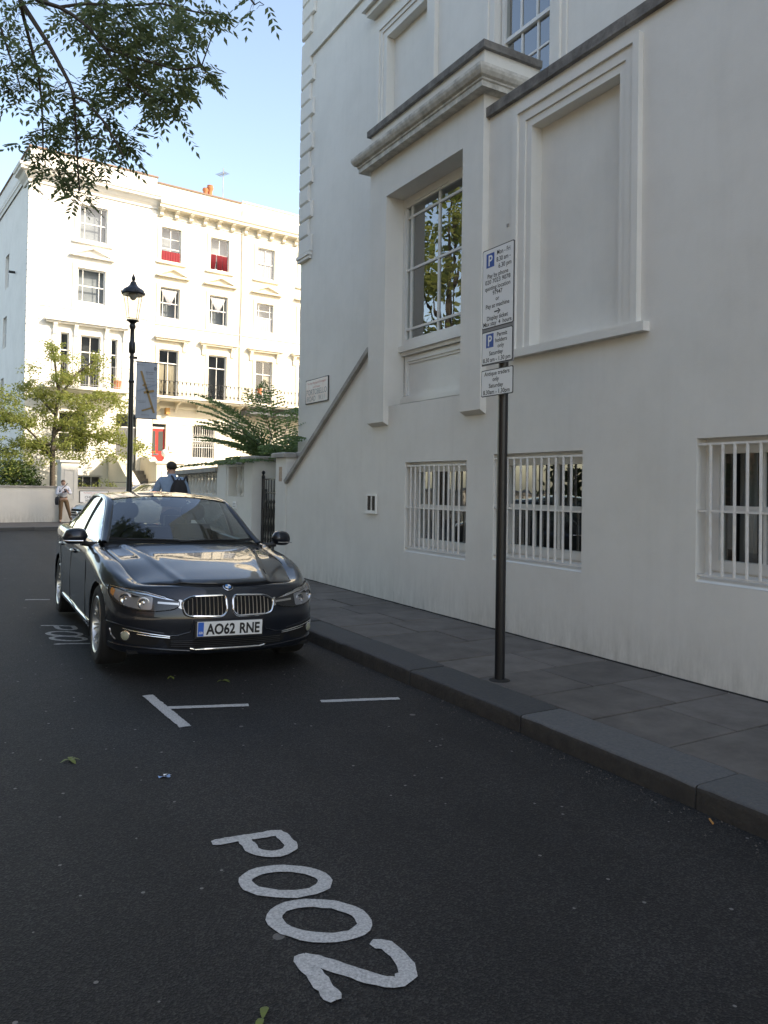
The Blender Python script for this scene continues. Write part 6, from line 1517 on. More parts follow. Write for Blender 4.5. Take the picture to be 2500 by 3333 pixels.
    for x in (-.36, .36):
        q = MB(); rows = []
        for j in range(7):
            t = j / 6; z = .50 + .58 * t; y = 1.62 + .22 * t; w = .25 * (1 - .25 * t ** 3); rows.append([(x + w * math.cos(a), y + .07 * math.sin(a), z) for a in [2 * math.pi * k / 14 for k in range(15)]])
        q.grid(rows); q.f.append(tuple(6 * 15 + k for k in range(14))); st = part(root, 'front_seat', q, 'seat_leather', 60)
        q = MB(); q.box(x - .25, 1.2, .42, x + .25, 1.68, .54); part(st, 'seat_cushion', q, 'seat_leather')
        q = MB(); rows = []
        for j in range(6):
            t = j / 5; z = 1.12 + .17 * t; w = .135 * (1 - abs(2 * t - 1) ** 3 * .35); rows.append([(x + w * math.cos(a), 1.86 + .05 * math.sin(a), z) for a in [2 * math.pi * k / 12 for k in range(13)]])
        q.grid(rows); q.f.append(tuple(5 * 13 + k for k in range(12))); q.f.append(tuple(range(12))); part(st, 'headrest', q, 'seat_leather', 60)
    q = MB(); q.box(-.66, 2.62, .4, .66, 2.80, 1.0); 
    for x in (-.38, .38): q.box(x - .12, 2.74, 1.0, x + .12, 2.82, 1.13)
    part(root, 'rear_bench', q, 'seat_leather')
    q = MB(); c = Vector((-.36, 1.18, .90)); q.tube([c + Vector((.18 * math.cos(2 * math.pi * i / 24), .06 * math.sin(2 * math.pi * i / 24), .17 * math.sin(2 * math.pi * i / 24))) for i in range(25)], .014, 6, cap=False); q.tube([c + Vector((-.17, 0, 0)), c, c + Vector((.17, 0, 0))], .02, 6); part(root, 'steering_wheel', q, 'black_plastic', 60)
    q = MB(); q.box(-.12, 1.28, 1.275, .12, 1.31, 1.335); part(root, 'rear_view_mirror', q, 'black_plastic')
    # --- wheels
    tyre = MB().lathe([(.225, -.10), (.245, -.112), (.295, -.114), (.316, -.10), (.322, -.07), (.322, .07), (.316, .10), (.295, .114), (.245, .112), (.225, .10)], 44, (0, 0, 0), 'x', cap=False); tyre = tyre.mesh('tyre', 'rubber', 40); fixn(tyre)
    rim = MB().lathe([(.226, .10), (.232, .108), (.226, .113), (.212, .106), (.205, .06), (.20, -.08)], 44, (0, 0, 0), 'x', cap=False); rim = rim.mesh('rim', 'alloy', 40)
    disc = MB().lathe([(.15, -.01), (.15, .01), (.05, .012)], 28, (0, 0, 0), 'x').mesh('brake_disc', mat('disc_grey', (.16, .15, .14), .4, metal=.8), 40)
    hub = MB().lathe([(.001, .078), (.03, .08), (.034, .074), (.05, .07), (.06, .05), (.06, .0)], 20, (0, 0, 0), 'x').mesh('hub', 'alloy', 40)
    bk = MB().lathe([(.20, -.06), (.05, -.06)], 28, (0, 0, 0), 'x').mesh('wheel_back', 'gap_black')
    sp = MB()
    for d in (-1, 1): sp.add([(.062, -.006 + d * .006, .045), (.062, .006 + d * .006, .045), (.098, .007 + d * .020, .218), (.098, -.007 + d * .020, .218), (.035, -.006 + d * .006, .045), (.035, .006 + d * .006, .045), (.06, .008 + d * .020, .218), (.06, -.008 + d * .020, .218)], [(0, 1, 2, 3), (4, 7, 6, 5), (0, 4, 5, 1), (1, 5, 6, 2), (2, 6, 7, 3), (3, 7, 4, 0)])
    sp = fixn(sp.mesh('spoke', 'alloy'))
    for (y, s) in ((0, -1), (0, 1), (2.81, -1), (2.81, 1)):
        wl = link('wheel', tyre, root); wl.location = (s * .772, y, .322); wl.rotation_euler = (0, 0, 0 if s > 0 else math.pi)
        for nm, d in (('rim', rim), ('brake_disc', disc), ('hub', hub), ('wheel_back', bk)): link(nm, d, wl)
        for k in range(11):
            o = link('spoke', sp, wl); o.rotation_euler = (2 * math.pi * k / 11 + .1, 0, 0)
CAR = thing('parked_car', 'dark grey four-door saloon car with kidney grille and number plate AO62 RNE', 'car', (2.04, 6.608, -.012), (0, .028, R(-1.68)), world=False)
build_saloon(CAR, 'paint_mineral')
# ------------------------------------------------------------------ people
def skin(name, nodes, edges, material, root='pelvis', sub=2):
    """continuous surface grown round a skeleton; nodes = {key: (pos, radius)}"""
    keys = list(nodes); idx = {k: i for i, k in enumerate(keys)}
    me = bpy.data.meshes.new(name); me.from_pydata([nodes[k][0] for k in keys], [(idx[a], idx[b]) for a, b in edges], []); me.update()
    o = bpy.data.objects.new(name, me); COL.objects.link(o)
    md = o.modifiers.new('skin', 'SKIN'); md.use_smooth_shade = True
    if not me.skin_vertices: me.skin_vertices.new() if hasattr(me.skin_vertices, 'new') else None
    for k in keys:
        r = nodes[k][1]; d = me.skin_vertices[0].data[idx[k]]; d.radius = (r, r) if not isinstance(r, tuple) else r; d.use_root = (k == root)
    sb = o.modifiers.new('sub', 'SUBSURF'); sb.levels = sub; sb.render_levels = sub
    dg = bpy.context.evaluated_depsgraph_get(); m2 = bpy.data.meshes.new_from_object(o.evaluated_get(dg)); m2.name = name
    bpy.data.objects.remove(o); bpy.data.meshes.remove(me)
    m2.materials.clear(); m2.materials.append(MATS[material]); m2.polygons.foreach_set('use_smooth', [True] * len(m2.polygons))
    return m2
mat('skin', (.50, .30, .22), .55)
mat('shirt_white', (.66, .66, .70), .8, noise=(9, .5, (.55, .55, .60)), bump=(14, .6, .02))
mat('shirt_blue', (.26, .36, .50), .8, noise=(9, .5, (.20, .29, .42)), bump=(12, .7, .02))
mat('trouser_brown', (.17, .105, .055), .85, bump=(14, .6, .02))
mat('trouser_dark', (.03, .032, .04), .85)
mat('shoe_brown', (.06, .035, .02), .5)
mat('hair_dark', (.025, .017, .012), .6, bump=(60, .6, .01))
mat('hair_brown', (.10, .05, .025), .6, bump=(60, .6, .01))
mat('bag_black', (.02, .019, .022), .75, bump=(25, .5, .01))
mat('phone_black', (.01, .01, .011), .2)
def person(root, J, shirt, trousers, shoes, hair, sleeve=1.0, headdir=(0, -1, 0), handspec=None, bald=.0):
    """J: joint positions (local, metres). builds body, shirt, trousers, shoes, hair"""
    V = {k: Vector(v) for k, v in J.items()}; hd = Vector(headdir).normalized(); up = (V['head'] - V['neck']).normalized(); rt = hd.cross(up).normalized()
    N = {'pelvis': (V['pelvis'], (.13, .10)), 'belly': (V['pelvis'].lerp(V['chest'], .45), (.125, .095)), 'chest': (V['chest'], (.15, .105)), 'necklow': (V['chest'].lerp(V['neck'], .75), .065), 'neck': (V['neck'], .052),
         'jaw': (V['head'] - up * .045 + hd * .018, (.062, .068)), 'head': (V['head'] + up * .02, (.074, .086)), 'crown': (V['head'] + up * .085 - hd * .008, (.060, .070)), 'nose': (V['head'] + hd * .105 - up * .012, .010), 'earl': (V['head'] - rt * .082 - up * .005, .012), 'earr': (V['head'] + rt * .082 - up * .005, .012)}
    E = [('pelvis', 'belly'), ('belly', 'chest'), ('chest', 'necklow'), ('necklow', 'neck'), ('neck', 'jaw'), ('jaw', 'head'), ('head', 'crown'), ('head', 'nose'), ('head', 'earl'), ('head', 'earr')]
    for s in 'lr':
        sh, el, wr, hp, kn, an, to = (V[k + s] for k in ('sh', 'el', 'wr', 'hip', 'kn', 'an', 'toe'))
        N.update({'sh' + s: (sh, .056), 'ua' + s: (sh.lerp(el, .5), .050), 'el' + s: (el, .041), 'fa' + s: (el.lerp(wr, .4), .041), 'wr' + s: (wr, .027), 'hip' + s: (hp, .088), 'th' + s: (hp.lerp(kn, .5), .078), 'kn' + s: (kn, .055), 'cf' + s: (kn.lerp(an, .4), .055), 'an' + s: (an, .038), 'to' + s: (to, .034)})
        E += [('chest', 'sh' + s), ('sh' + s, 'ua' + s), ('ua' + s, 'el' + s), ('el' + s, 'fa' + s), ('fa' + s, 'wr' + s), ('pelvis', 'hip' + s), ('hip' + s, 'th' + s), ('th' + s, 'kn' + s), ('kn' + s, 'cf' + s), ('cf' + s, 'an' + s), ('an' + s, 'to' + s)]
        # hand: palm and five fingers curled along the given direction
        hdir, pdir = (Vector(handspec[s][0]).normalized(), Vector(handspec[s][1]).normalized()) if handspec else (Vector((0, 0, -1)), Vector((1, 0, 0)))
        sd = hdir.cross(pdir).normalized(); palm = wr + hdir * .05; N['pm' + s] = (palm, (.030, .018)); E.append(('wr' + s, 'pm' + s))
        for i, (off, ln) in enumerate(((-.030, .066), (-.010, .078), (.010, .072), (.029, .055))):
            a = palm + hdir * .035 + sd * off; b = a + (hdir * .8 + pdir * .45).normalized() * ln * .55; c = b + (hdir * .25 + pdir).normalized() * ln * .55
            for q, p in (('a', a), ('b', b), ('c', c)): N['f%d%s%s' % (i, q, s)] = (p, .0088)
            E += [('pm' + s, 'f%da%s' % (i, s)), ('f%da%s' % (i, s), 'f%db%s' % (i, s)), ('f%db%s' % (i, s), 'f%dc%s' % (i, s))]
        a = palm - sd * .03 + hdir * .0; b = a - sd * .02 + hdir * .028 + pdir * .012; N['t0' + s] = (a, .011); N['t1' + s] = (b, .0095); N['t2' + s] = (b + hdir * .025 + pdir * .015, .009); E += [('pm' + s, 't0' + s), ('t0' + s, 't1' + s), ('t1' + s, 't2' + s)]
    body = link('body', skin('body', N, E, 'skin'), root)
    # shirt
    g = .016; N2 = {'pelvis': (V['pelvis'] + Vector((0, 0, .02)), (.150, .118)), 'belly': (N['belly'][0], (.152, .120)), 'chest': (V['chest'], (.172, .125)), 'col': (V['chest'].lerp(V['neck'], .90), (.080, .078))}; E2 = [('pelvis', 'belly'), ('belly', 'chest'), ('chest', 'col')]
    for s in 'lr':
        sh, el, wr = V['sh' + s], V['el' + s], V['wr' + s]; N2.update({'sh' + s: (sh, .073), 'ua' + s: (sh.lerp(el, .5), .068), 'el' + s: (el, .060)}); E2 += [('chest', 'sh' + s), ('sh' + s, 'ua' + s), ('ua' + s, 'el' + s)]
        if sleeve > .55: N2['cu' + s] = (el.lerp(wr, .9), .043); N2['fm' + s] = (el.lerp(wr, .45), .054); E2 += [('el' + s, 'fm' + s), ('fm' + s, 'cu' + s)]
        else: N2['cu' + s] = (el.lerp(wr, .25), .056); E2 += [('el' + s, 'cu' + s)]
    link('shirt', skin('shirt', N2, E2, shirt), root)
    c = MB(); cp = V['chest'].lerp(V['neck'], 1.0); c.lathe([(.075, -.03), (.068, .0), (.060, .028), (.056, .03)], 14, cp, cap=False); part(root, 'collar', c, shirt, 60, fix=False)
    N3 = {'waist': (V['pelvis'] + Vector((0, 0, .07)), (.142, .112)), 'pelvis': (V['pelvis'], (.148, .118))}; E3 = [('waist', 'pelvis')]
    for s in 'lr':
        hp, kn, an = V['hip' + s], V['kn' + s], V['an' + s]; N3.update({'hip' + s: (hp, .102), 'th' + s: (hp.lerp(kn, .5), .092), 'kn' + s: (kn, .072), 'cf' + s: (kn.lerp(an, .5), .070), 'hem' + s: (an + (kn - an) * .06, .066)}); E3 += [('pelvis', 'hip' + s), ('hip' + s, 'th' + s), ('th' + s, 'kn' + s), ('kn' + s, 'cf' + s), ('cf' + s, 'hem' + s)]
    link('trousers', skin('trousers', N3, E3, trousers), root)
    b = MB(); b.lathe([(.150, -.02), (.153, -.018), (.153, .018), (.150, .02)], 20, (0, 0, 0), cap=False); b.xf(Matrix.Translation(V['pelvis'] + Vector((0, 0, .085))) @ Matrix.Diagonal((1, .82, 1, 1))); part(root, 'belt', b, 'shoe_brown', 60, fix=False)
    for s in 'lr':
        an, to = V['an' + s], V['toe' + s]; d = (to - an); d.z = 0; d.normalize(); w = Vector((-d.y, d.x, 0)); m = MB(); rows = []
        for t, wd, h in ((-.075, .028, .07), (-.05, .040, .085), (0, .044, .085), (.06, .045, .062), (.12, .047, .05), (.165, .040, .042), (.195, .018, .03)):
            cc = an + d * t; cc.z = 0; rows.append([cc + w * wd * math.cos(a) + Vector((0, 0, .004 + (h if math.sin(a) > 0 else 0) * abs(math.sin(a)))) for a in [2 * math.pi * k / 12 for k in range(13)]])
        m.grid(rows); m.f.append(tuple(range(12))); m.f.append(tuple(6 * 13 + k for k in range(12))); part(root, 'shoe', m, shoes, 60)
    # hair: cap over the back and top of the skull
    h = MB(); rows = []; cen = V['head'] + up * .035 - hd * .008
    for j in range(9):
        ph = math.pi * .74 * j / 8; row = []
        for k in range(25):
            th = 2 * math.pi * k / 24; front = max(0, math.cos(th)); pp = ph * (1 - .52 * front ** 1.3); dirv = up * math.cos(pp) + (hd * math.cos(th) + rt * math.sin(th)) * math.sin(pp)
            row.append(cen - up * .012 + Vector(dirv) * (.094 - .018 * (j / 8) ** 3 + .006 * mnoise.noise(Vector((th * 2, pp * 4, 1)))))
        rows.append(row)
    h.grid(rows); part(root, 'hair', h, hair, 70)
    # eyes and mouth
    for s in (-1, 1):
        e = MB(); c = V['head'] + hd * .083 + rt * .031 * s + up * .018; e.lathe([(.001, -.010), (.009, -.005), (.011, 0), (.009, .005), (.001, .010)], 8, c); part(root, 'eye', e, 'hair_dark', 60)
    mo = MB(); c = V['head'] + hd * .082 - up * .055; mo.tube([c - rt * .022, c + hd * .004, c + rt * .022], .005, 5); part(root, 'mouth', mo, mat('lip', (.36, .15, .12), .5), 60)
    return V
def men():
    # man with a phone, standing by the far wall
    r = thing('person', 'man in white shirt and brown trousers looking down at his phone by the wall', 'person', (4.22, 31.15, -.05), (0, 0, R(6)), world=False)
    r.scale = (.95, .95, .95)
    J = dict(pelvis=(0, 0, .93), chest=(-.02, 0, 1.28), neck=(-.03, -.02, 1.47), head=(-.04, -.07, 1.58), shl=(-.20, 0, 1.39), shr=(.16, 0, 1.39), ell=(-.27, -.06, 1.12), elr=(.25, -.10, 1.14), wrl=(-.07, -.26, 1.22), wrr=(.10, -.26, 1.22), hipl=(-.095, 0, .89), hipr=(.095, 0, .89), knl=(-.10, -.02, .49), knr=(.19, -.03, .49), anl=(-.10, .01, .085), anr=(.33, -.02, .085), toel=(-.13, -.14, .035), toer=(.40, -.15, .035))
    person(r, J, 'shirt_white', 'trouser_brown', 'shoe_brown', 'hair_brown', 1.0, (.05, -.85, -.5), {'l': ((.7, -.3, .5), (.5, .3, .6)), 'r': ((-.7, -.3, .5), (-.5, .3, .6))})
    p = thing('phone', 'dark phone held in both hands by the man in white', 'phone', (4.24, 30.86, 1.16), (R(-35), 0, R(6)), world=False); m = MB(); m.cbox(-.045, -.006, -.085, .045, .006, .085, .004); part(p, 'case', m, 'phone_black'); m = MB(); m.box(-.040, .0065, -.078, .040, .0072, .078); part(p, 'screen', m, 'phone_black')
    b = thing('shoulder_bag', 'black shoulder bag at the hip of the man in white', 'bag', (4.0, 31.18, .76), (0, 0, R(6)), world=False)
    m = MB(); rows = []
    for j in range(7):
        t = j / 6; w = .16 * (1 - .3 * abs(2 * t - 1) ** 3); rows.append([(w * .45 * math.cos(a), w * math.sin(a), -.14 + .30 * t) for a in [2 * math.pi * k / 12 for k in range(13)]])
    m.grid(rows); m.f.append(tuple(range(12))); m.f.append(tuple(6 * 13 + k for k in range(12))); part(b, 'pouch', m, 'bag_black', 60)
    m = MB(); m.tube([(.0, -.06, .15), (.06, -.14, .36), (.16, -.155, .50), (.27, -.14, .60), (.34, -.06, .67)], .016, 5); part(b, 'strap', m, 'bag_black', 60)
    # man with a backpack, seen from behind beyond the car
    px, py = 3.56, 13.38
    r = thing('person', 'man in a light blue shirt seen from behind beside the balustrade', 'person', (px, py, PAV), (0, 0, R(-14)), world=False); r.scale = (1.035, 1.035, 1.035)
    J = dict(pelvis=(0, 0, .96), chest=(0, 0, 1.32), neck=(0, .02, 1.52), head=(-.01, .04, 1.645), shl=(-.185, 0, 1.43), shr=(.185, 0, 1.43), ell=(-.30, .03, 1.15), elr=(.28, .04, 1.14), wrl=(-.20, .22, 1.06), wrr=(.20, .22, 1.04), hipl=(-.095, 0, .92), hipr=(.095, 0, .92), knl=(-.10, .08, .50), knr=(.10, -.02, .50), anl=(-.10, .04, .085), anr=(.10, -.14, .10), toel=(-.11, .20, .035), toer=(.11, .02, .04))
    person(r, J, 'shirt_blue', 'trouser_dark', 'shoe_brown', 'hair_dark', .4, (-.35, .93, -.1), {'l': ((.3, .9, 0), (.8, -.2, 0)), 'r': ((-.3, .9, 0), (-.8, -.2, 0))})
    b = thing('backpack', 'black backpack on the back of the man in blue', 'backpack', (px + .07, py - .20, 1.12), (0, 0, R(-14)), world=False)
    m = MB(); rows = []
    for j in range(11):
        t = j / 10; w = .155 * (1 - .55 * t ** 4) * (1 - .3 * (1 - t) ** 5); d = .105 * (1 - .5 * t ** 3) * (1 - .3 * (1 - t) ** 4); rows.append([(w * math.copysign(abs(math.cos(a)) ** .7, math.cos(a)), d * math.copysign(abs(math.sin(a)) ** .7, math.sin(a)), -.02 + .46 * t) for a in [2 * math.pi * k / 16 for k in range(17)]])
    m.grid(rows); m.f.append(tuple(range(16))); m.f.append(tuple(10 * 17 + k for k in range(16))); part(b, 'sack', m, 'bag_black', 60)
    m = MB(); rows = []
    for j in range(6):
        t = j / 5; w = .115 * (1 - .3 * t ** 3); rows.append([(w * math.cos(a), -.09 + .05 * math.sin(a), .03 + .20 * t) for a in [math.pi + math.pi * k / 8 for k in range(9)]])
    m.grid(rows); part(b, 'front_pocket', m, 'bag_black', 60)
    for s in (-1, 1):
        m = MB(); m.tube([(s * .07, .02, .40), (s * .10, .06, .475), (s * .125, .14, .51), (s * .14, .24, .46), (s * .16, .28, .30), (s * .17, .16, .12), (s * .14, .05, .06)], .017, 6); part(b, 'strap', m, 'bag_black', 60)
    m = MB(); m.tube([(-.03, .01, .44), (0, .0, .49), (.03, .01, .44)], .009, 6); part(b, 'grab_handle', m, 'bag_black', 60)
men()

# ------------------------------------------------------------------ silver car crossing behind
def silver_car():
    r = thing('silver_car', 'silver car with slatted grille half hidden behind the dark saloon', 'car', (4.98, 27.05, base_z(27)), (0, 0, R(-72)), world=False); r.scale = (1.12, 1.12, 1.12)
    # local: y rearwards from the front axle, x across
    st = [(-.80, .42, .30, .55, .60), (-.74, .62, .24, .66, .70), (-.6, .76, .20, .76, .80), (-.35, .85, .20, .84, .88), (0, .88, .20, .90, .94), (.4, .885, .20, .93, .98), (.8, .885, .2, .95, 1.0), (1.6, .885, .2, .97, 1.0), (2.4, .885, .2, .99, 1.02), (2.9, .87, .2, 1.0, 1.03), (3.3, .82, .24, .98, 1.02), (3.5, .70, .32, .92, .96)]
    def row(y, hw, z0, z1, zc):
        out = []
        for s in (1, -1):
            pts = [(hw * .86, z0), (hw * .97, z0 + .06), (hw, (z0 + z1) / 2), (hw * .97, z1 - .10), (hw * .90, z1), (hw * .55, zc - .01), (0, zc)]
            out += [(x * s, y, z) for x, z in (pts if s > 0 else pts[::-1][1:])]
        return out
    q = MB(); rows = []
    ys = [st[0][0] + (st[-1][0] - st[0][0]) * i / 60 for i in range(61)]
    for y in ys: rows.append(row(y, *[smooth_tab([(a[0], a[k]) for a in st], y, .04) for k in (1, 2, 3, 4)]))
    q.grid(rows); q.f.append(tuple(range(13))); q.f.append(tuple(60 * 13 + k for k in range(13))); part(r, 'body', q, 'paint_silver', 50)
    g = lambda u, t, e0, e1: [e0[k] + (e1[k] - e0[k]) * t for k in range(3)]
    q = MB(); q.grid([[((-1 + i / 6) * (.72 - .14 * j / 6), .62 + .72 * j / 6 + .12 * abs(-1 + i / 6) ** 2, .98 + .44 * j / 6 - .03 * abs(-1 + i / 6) ** 2 * j / 6) for i in range(13)] for j in range(7)]); part(r, 'windscreen', q, 'car_glass', 80, fix=False)
    q = MB(); q.grid([[((-1 + i / 6) * .585, y + .10 * abs(-1 + i / 6) ** 2 * (1 if y < 2 else 0), z - .05 * abs(-1 + i / 6) ** 2.5) for i in range(13)] for y, z in ((1.34, 1.42), (1.6, 1.47), (2.0, 1.49), (2.5, 1.475), (3.0, 1.42))]); part(r, 'roof', q, 'paint_silver', 60, fix=False)
    q = MB(); q.grid([[((-1 + i / 6) * w, y, z) for i in range(13)] for y, z, w in ((3.0, 1.42, .56), (3.3, 1.02, .68))]); part(r, 'rear_screen', q, 'car_glass', 60, fix=False)
    for s in (-1, 1):
        q = MB(); q.tube([(s * .74, .70, .96), (s * .66, 1.08, 1.22), (s * .60, 1.44, 1.39), (s * .59, 2.0, 1.435), (s * .58, 2.6, 1.42), (s * .60, 3.02, 1.34), (s * .70, 3.28, 1.03)], .035, 8); part(r, 'pillar', q, 'paint_silver', 60)
        q = MB(); q.tube([(s * .55, 1.5, 1.455), (s * .55, 1.6, 1.50), (s * .54, 2.6, 1.50), (s * .54, 2.8, 1.45)], .014, 6); part(r, 'roof_rail', q, 'black_plastic', 60)
        rows = []
        for y, zt in ((.85, 1.05), (1.1, 1.21), (1.4, 1.35), (2.0, 1.40), (2.6, 1.38), (3.0, 1.28), (3.2, 1.08)): rows.append([(s * .80, y, .985), (s * (.80 - .2 * (zt - .98) / .42), y, zt)])
        q = MB(); q.grid(rows); part(r, 'side_window', q, 'car_glass', 60, fix=False)
        q = MB(); q.lathe([(.01, 0), (.09, .01), (.11, -.02), (.10, -.05)], 14, (s * .56, -.70, .62), 'y'); q.xf(Matrix.Identity(4)); hl = part(r, 'headlamp', q, 'lamp_bowl', 40)
        q = MB(); q.tube([(s * .88, .70, .98), (s * .98, .72, 1.02), (s * 1.03, .74, 1.03)], [.03, .075, .05], 8); part(r, 'mirror', q, 'paint_silver', 60)
    q = MB(); q.box(-.40, -.845, .42, .40, -.78, .66); gr = part(r, 'grille', q, 'gap_black')
    for z in (.46, .53, .60): q = MB(); q.box(-.38, -.865, z - .012, .38, -.84, z + .012); part(gr, 'grille_slat', q, 'alloy')
    q = MB(); q.tube([(-.42, -.85, .43), (-.42, -.83, .67), (.42, -.83, .67), (.42, -.85, .43), (-.42, -.85, .43)], .014, 6); part(gr, 'grille_frame', q, 'chrome', 60)
    q = MB(); q.lathe([(.07, 0), (.07, -.02), (.055, -.025)], 16, (0, -.862, .545), 'y'); part(gr, 'emblem', q, 'chrome', 40)
    q = MB(); q.box(-.26, -.86, .29, .26, -.84, .40); part(r, 'number_plate', q, 'plate_white')
    q = MB(); q.box(-.6, -.80, .18, .6, -.70, .27); part(r, 'lower_intake', q, 'gap_black')
    ty = MB().lathe([(.20, -.10), (.29, -.11), (.315, -.08), (.315, .08), (.29, .11), (.20, .10)], 28, (0, 0, 0), 'x').mesh('wheel', 'rubber', 40); rm = MB().lathe([(.20, .10), (.19, .113), (.05, .09), (.001, .09)], 20, (0, 0, 0), 'x').mesh('rim', 'alloy', 40)
    for y in (0.0, 2.6):
        for s in (-1, 1):
            o = link('wheel', ty, r); o.location = (s * .79, y, .315); o.rotation_euler = (0, 0, 0 if s > 0 else math.pi); link('rim', rm, o)
silver_car()
# ------------------------------------------------------------------ street trees and the houses opposite (left of the picture)
BR = {"b1": [[0.61, 9.15, 6.89], [0.7, 9.1, 6.66], [0.82, 8.92, 6.38], [0.93, 8.75, 6.12], [1.01, 8.59, 5.88], [1.11, 8.53, 5.67], [1.16, 8.4, 5.46], [1.25, 8.23, 5.36], [1.39, 8.04, 5.11], [1.48, 7.99, 4.94], [1.56, 7.94, 4.77]], "b2": [[0.68, 9.11, 6.7], [0.73, 9.2, 6.56], [0.82, 9.27, 6.29], [0.89, 9.24, 6.02], [0.94, 9.33, 5.77], [0.96, 9.32, 5.44], [0.98, 9.43, 5.14]], "b3": [[0.66, 9.12, 6.96], [0.82, 8.8, 6.57], [1.01, 8.58, 6.44], [1.12, 8.4, 6.3], [1.25, 8.21, 6.11], [1.37, 8.03, 5.85], [1.57, 7.8, 5.72], [1.76, 7.58, 5.6], [1.94, 7.36, 5.48], [2.13, 7.24, 5.52]], "b4": [[0.34, 9.89, 6.93], [0.53, 9.78, 6.72], [0.64, 9.84, 6.43], [0.72, 9.8, 6.21], [0.78, 9.88, 6.05]], "b5": [[1.01, 8.58, 6.44], [1.22, 8.23, 6.36], [1.52, 7.93, 6.27], [1.82, 7.65, 6.25], [2.11, 7.36, 6.1], [2.37, 7.21, 6.08]], "b6": [[1.15, 8.4, 5.47], [1.18, 8.5, 5.3], [1.21, 8.6, 5.12], [1.25, 8.7, 4.81], [1.27, 8.7, 4.61]], "b7": [[1.37, 8.03, 5.85], [1.52, 7.84, 5.54], [1.71, 7.73, 5.36], [1.89, 7.62, 5.25]], "b8": [[2.43, 7.05, 6.34], [2.51, 7.01, 6.2], [2.56, 6.98, 6.12]]}
CL = [[0.67, 9.14, 6.57, 0.3, 1.6], [0.65, 10.05, 6.75, 0.29, 1.6], [0.82, 9.71, 6.42, 0.25, 1.2], [0.58, 9.43, 6.08, 0.24, 1.28], [0.86, 9.34, 5.98, 0.21, 1], [0.6, 9.65, 5.9, 0.17, 0.8], [0.73, 9.71, 6.0, 0.18, 0.6], [1.26, 9.11, 6.78, 0.27, 1.6], [1.35, 8.08, 6.23, 0.25, 2.0], [1.54, 7.69, 6.08, 0.24, 2.0], [1.89, 8.22, 6.52, 0.26, 1.6], [1.97, 7.53, 6.14, 0.21, 0.77], [2.23, 7.57, 6.25, 0.19, 0.66], [2.13, 6.67, 5.7, 0.08, 0.5], [1.21, 8.75, 6.37, 0.2, 1.3], [1.43, 8.77, 6.36, 0.23, 1.6], [1.51, 8.0, 5.96, 0.25, 2.08], [1.85, 8.44, 6.29, 0.27, 2.08], [2.03, 8.1, 6.24, 0.23, 0.86], [1.91, 7.06, 5.73, 0.14, 0.8], [1.39, 7.94, 5.68, 0.18, 1.36], [1.68, 8.18, 5.84, 0.22, 2.08], [1.93, 8.33, 5.99, 0.23, 1.76], [1.92, 7.55, 5.71, 0.15, 0.8], [1.59, 7.88, 5.46, 0.18, 1.6], [1.77, 7.88, 5.48, 0.22, 1.76], [1.8, 7.27, 5.13, 0.16, 1.4], [1.93, 7.32, 5.28, 0.1, 0.5], [1.86, 7.75, 5.26, 0.14, 0.8], [2.12, 7.38, 5.59, 0.14, 0.9], [2.11, 7.02, 5.34, 0.1, 0.6], [1.97, 7.26, 5.42, 0.1, 0.4], [1.08, 8.68, 5.61, 0.15, 0.7], [1.21, 8.81, 5.53, 0.13, 0.5], [0.94, 8.97, 5.93, 0.15, 0.5], [0.89, 8.72, 5.48, 0.13, 0.4], [1.42, 8.98, 5.8, 0.14, 0.5], [1.45, 8.57, 5.5, 0.15, 0.6], [1.56, 8.51, 5.4, 0.13, 0.6], [1.17, 8.52, 5.27, 0.16, 0.7], [1.18, 9.53, 5.62, 0.16, 0.6], [1.05, 9.55, 5.52, 0.18, 0.7], [0.86, 8.9, 5.09, 0.15, 0.7], [0.76, 9.31, 5.27, 0.08, 0.3], [1.12, 9.28, 5.29, 0.16, 0.7], [1.3, 9.0, 5.3, 0.17, 0.8], [1.5, 9.01, 5.38, 0.14, 0.5], [1.6, 8.17, 5.05, 0.14, 0.8], [1.76, 8.48, 5.14, 0.12, 0.6], [1.38, 8.84, 5.09, 0.17, 0.8], [1.44, 8.27, 4.79, 0.13, 0.6], [1.66, 8.31, 4.95, 0.11, 0.5], [1.2, 9.38, 5.14, 0.16, 0.7], [1.03, 9.58, 5.1, 0.18, 0.9], [1.1, 9.05, 4.86, 0.17, 0.9], [1.23, 8.97, 4.76, 0.15, 0.9], [1.2, 8.31, 4.44, 0.09, 0.5], [0.9, 9.0, 4.97, 0.1, 0.3], [2.66, 7.26, 6.34, 0.12, 0.3], [2.61, 6.86, 6.07, 0.07, 0.18]]

def ash_leaves(l, p, rr, n=4, size=.085, len_=.2):
    """pinnate leaf: drooping stalk with paired lance-shaped leaflets"""
    a = rr.uniform(0, 6.283); d = Vector((math.cos(a), math.sin(a), rr.uniform(-.75, .15))).normalized(); dn = Vector((0, 0, -1)); prev = p
    nrm = Vector((rr.uniform(-.4, .4), rr.uniform(-.4, .4), 1)).normalized(); sd = d.cross(nrm).normalized()
    for k in range(n + 1):
        t = (k + .6) / (n + 1); q = p + d * len_ * t + dn * (len_ * .35 * t * t)
        for s in ((-1, 1) if k < n else (0,)):
            e = (sd * s * .85 + d * .55 + dn * rr.uniform(.05, .5)).normalized() if s else (d + dn * .4).normalized(); L = size * rr.uniform(.75, 1.1); w = e.cross(nrm); w = w.normalized() * L * .215 if w.length > 1e-4 else sd * L * .215
            l.add([q, q + e * L * .4 + w, q + e * L, q + e * L * .4 - w], [(0, 1, 2, 3)])
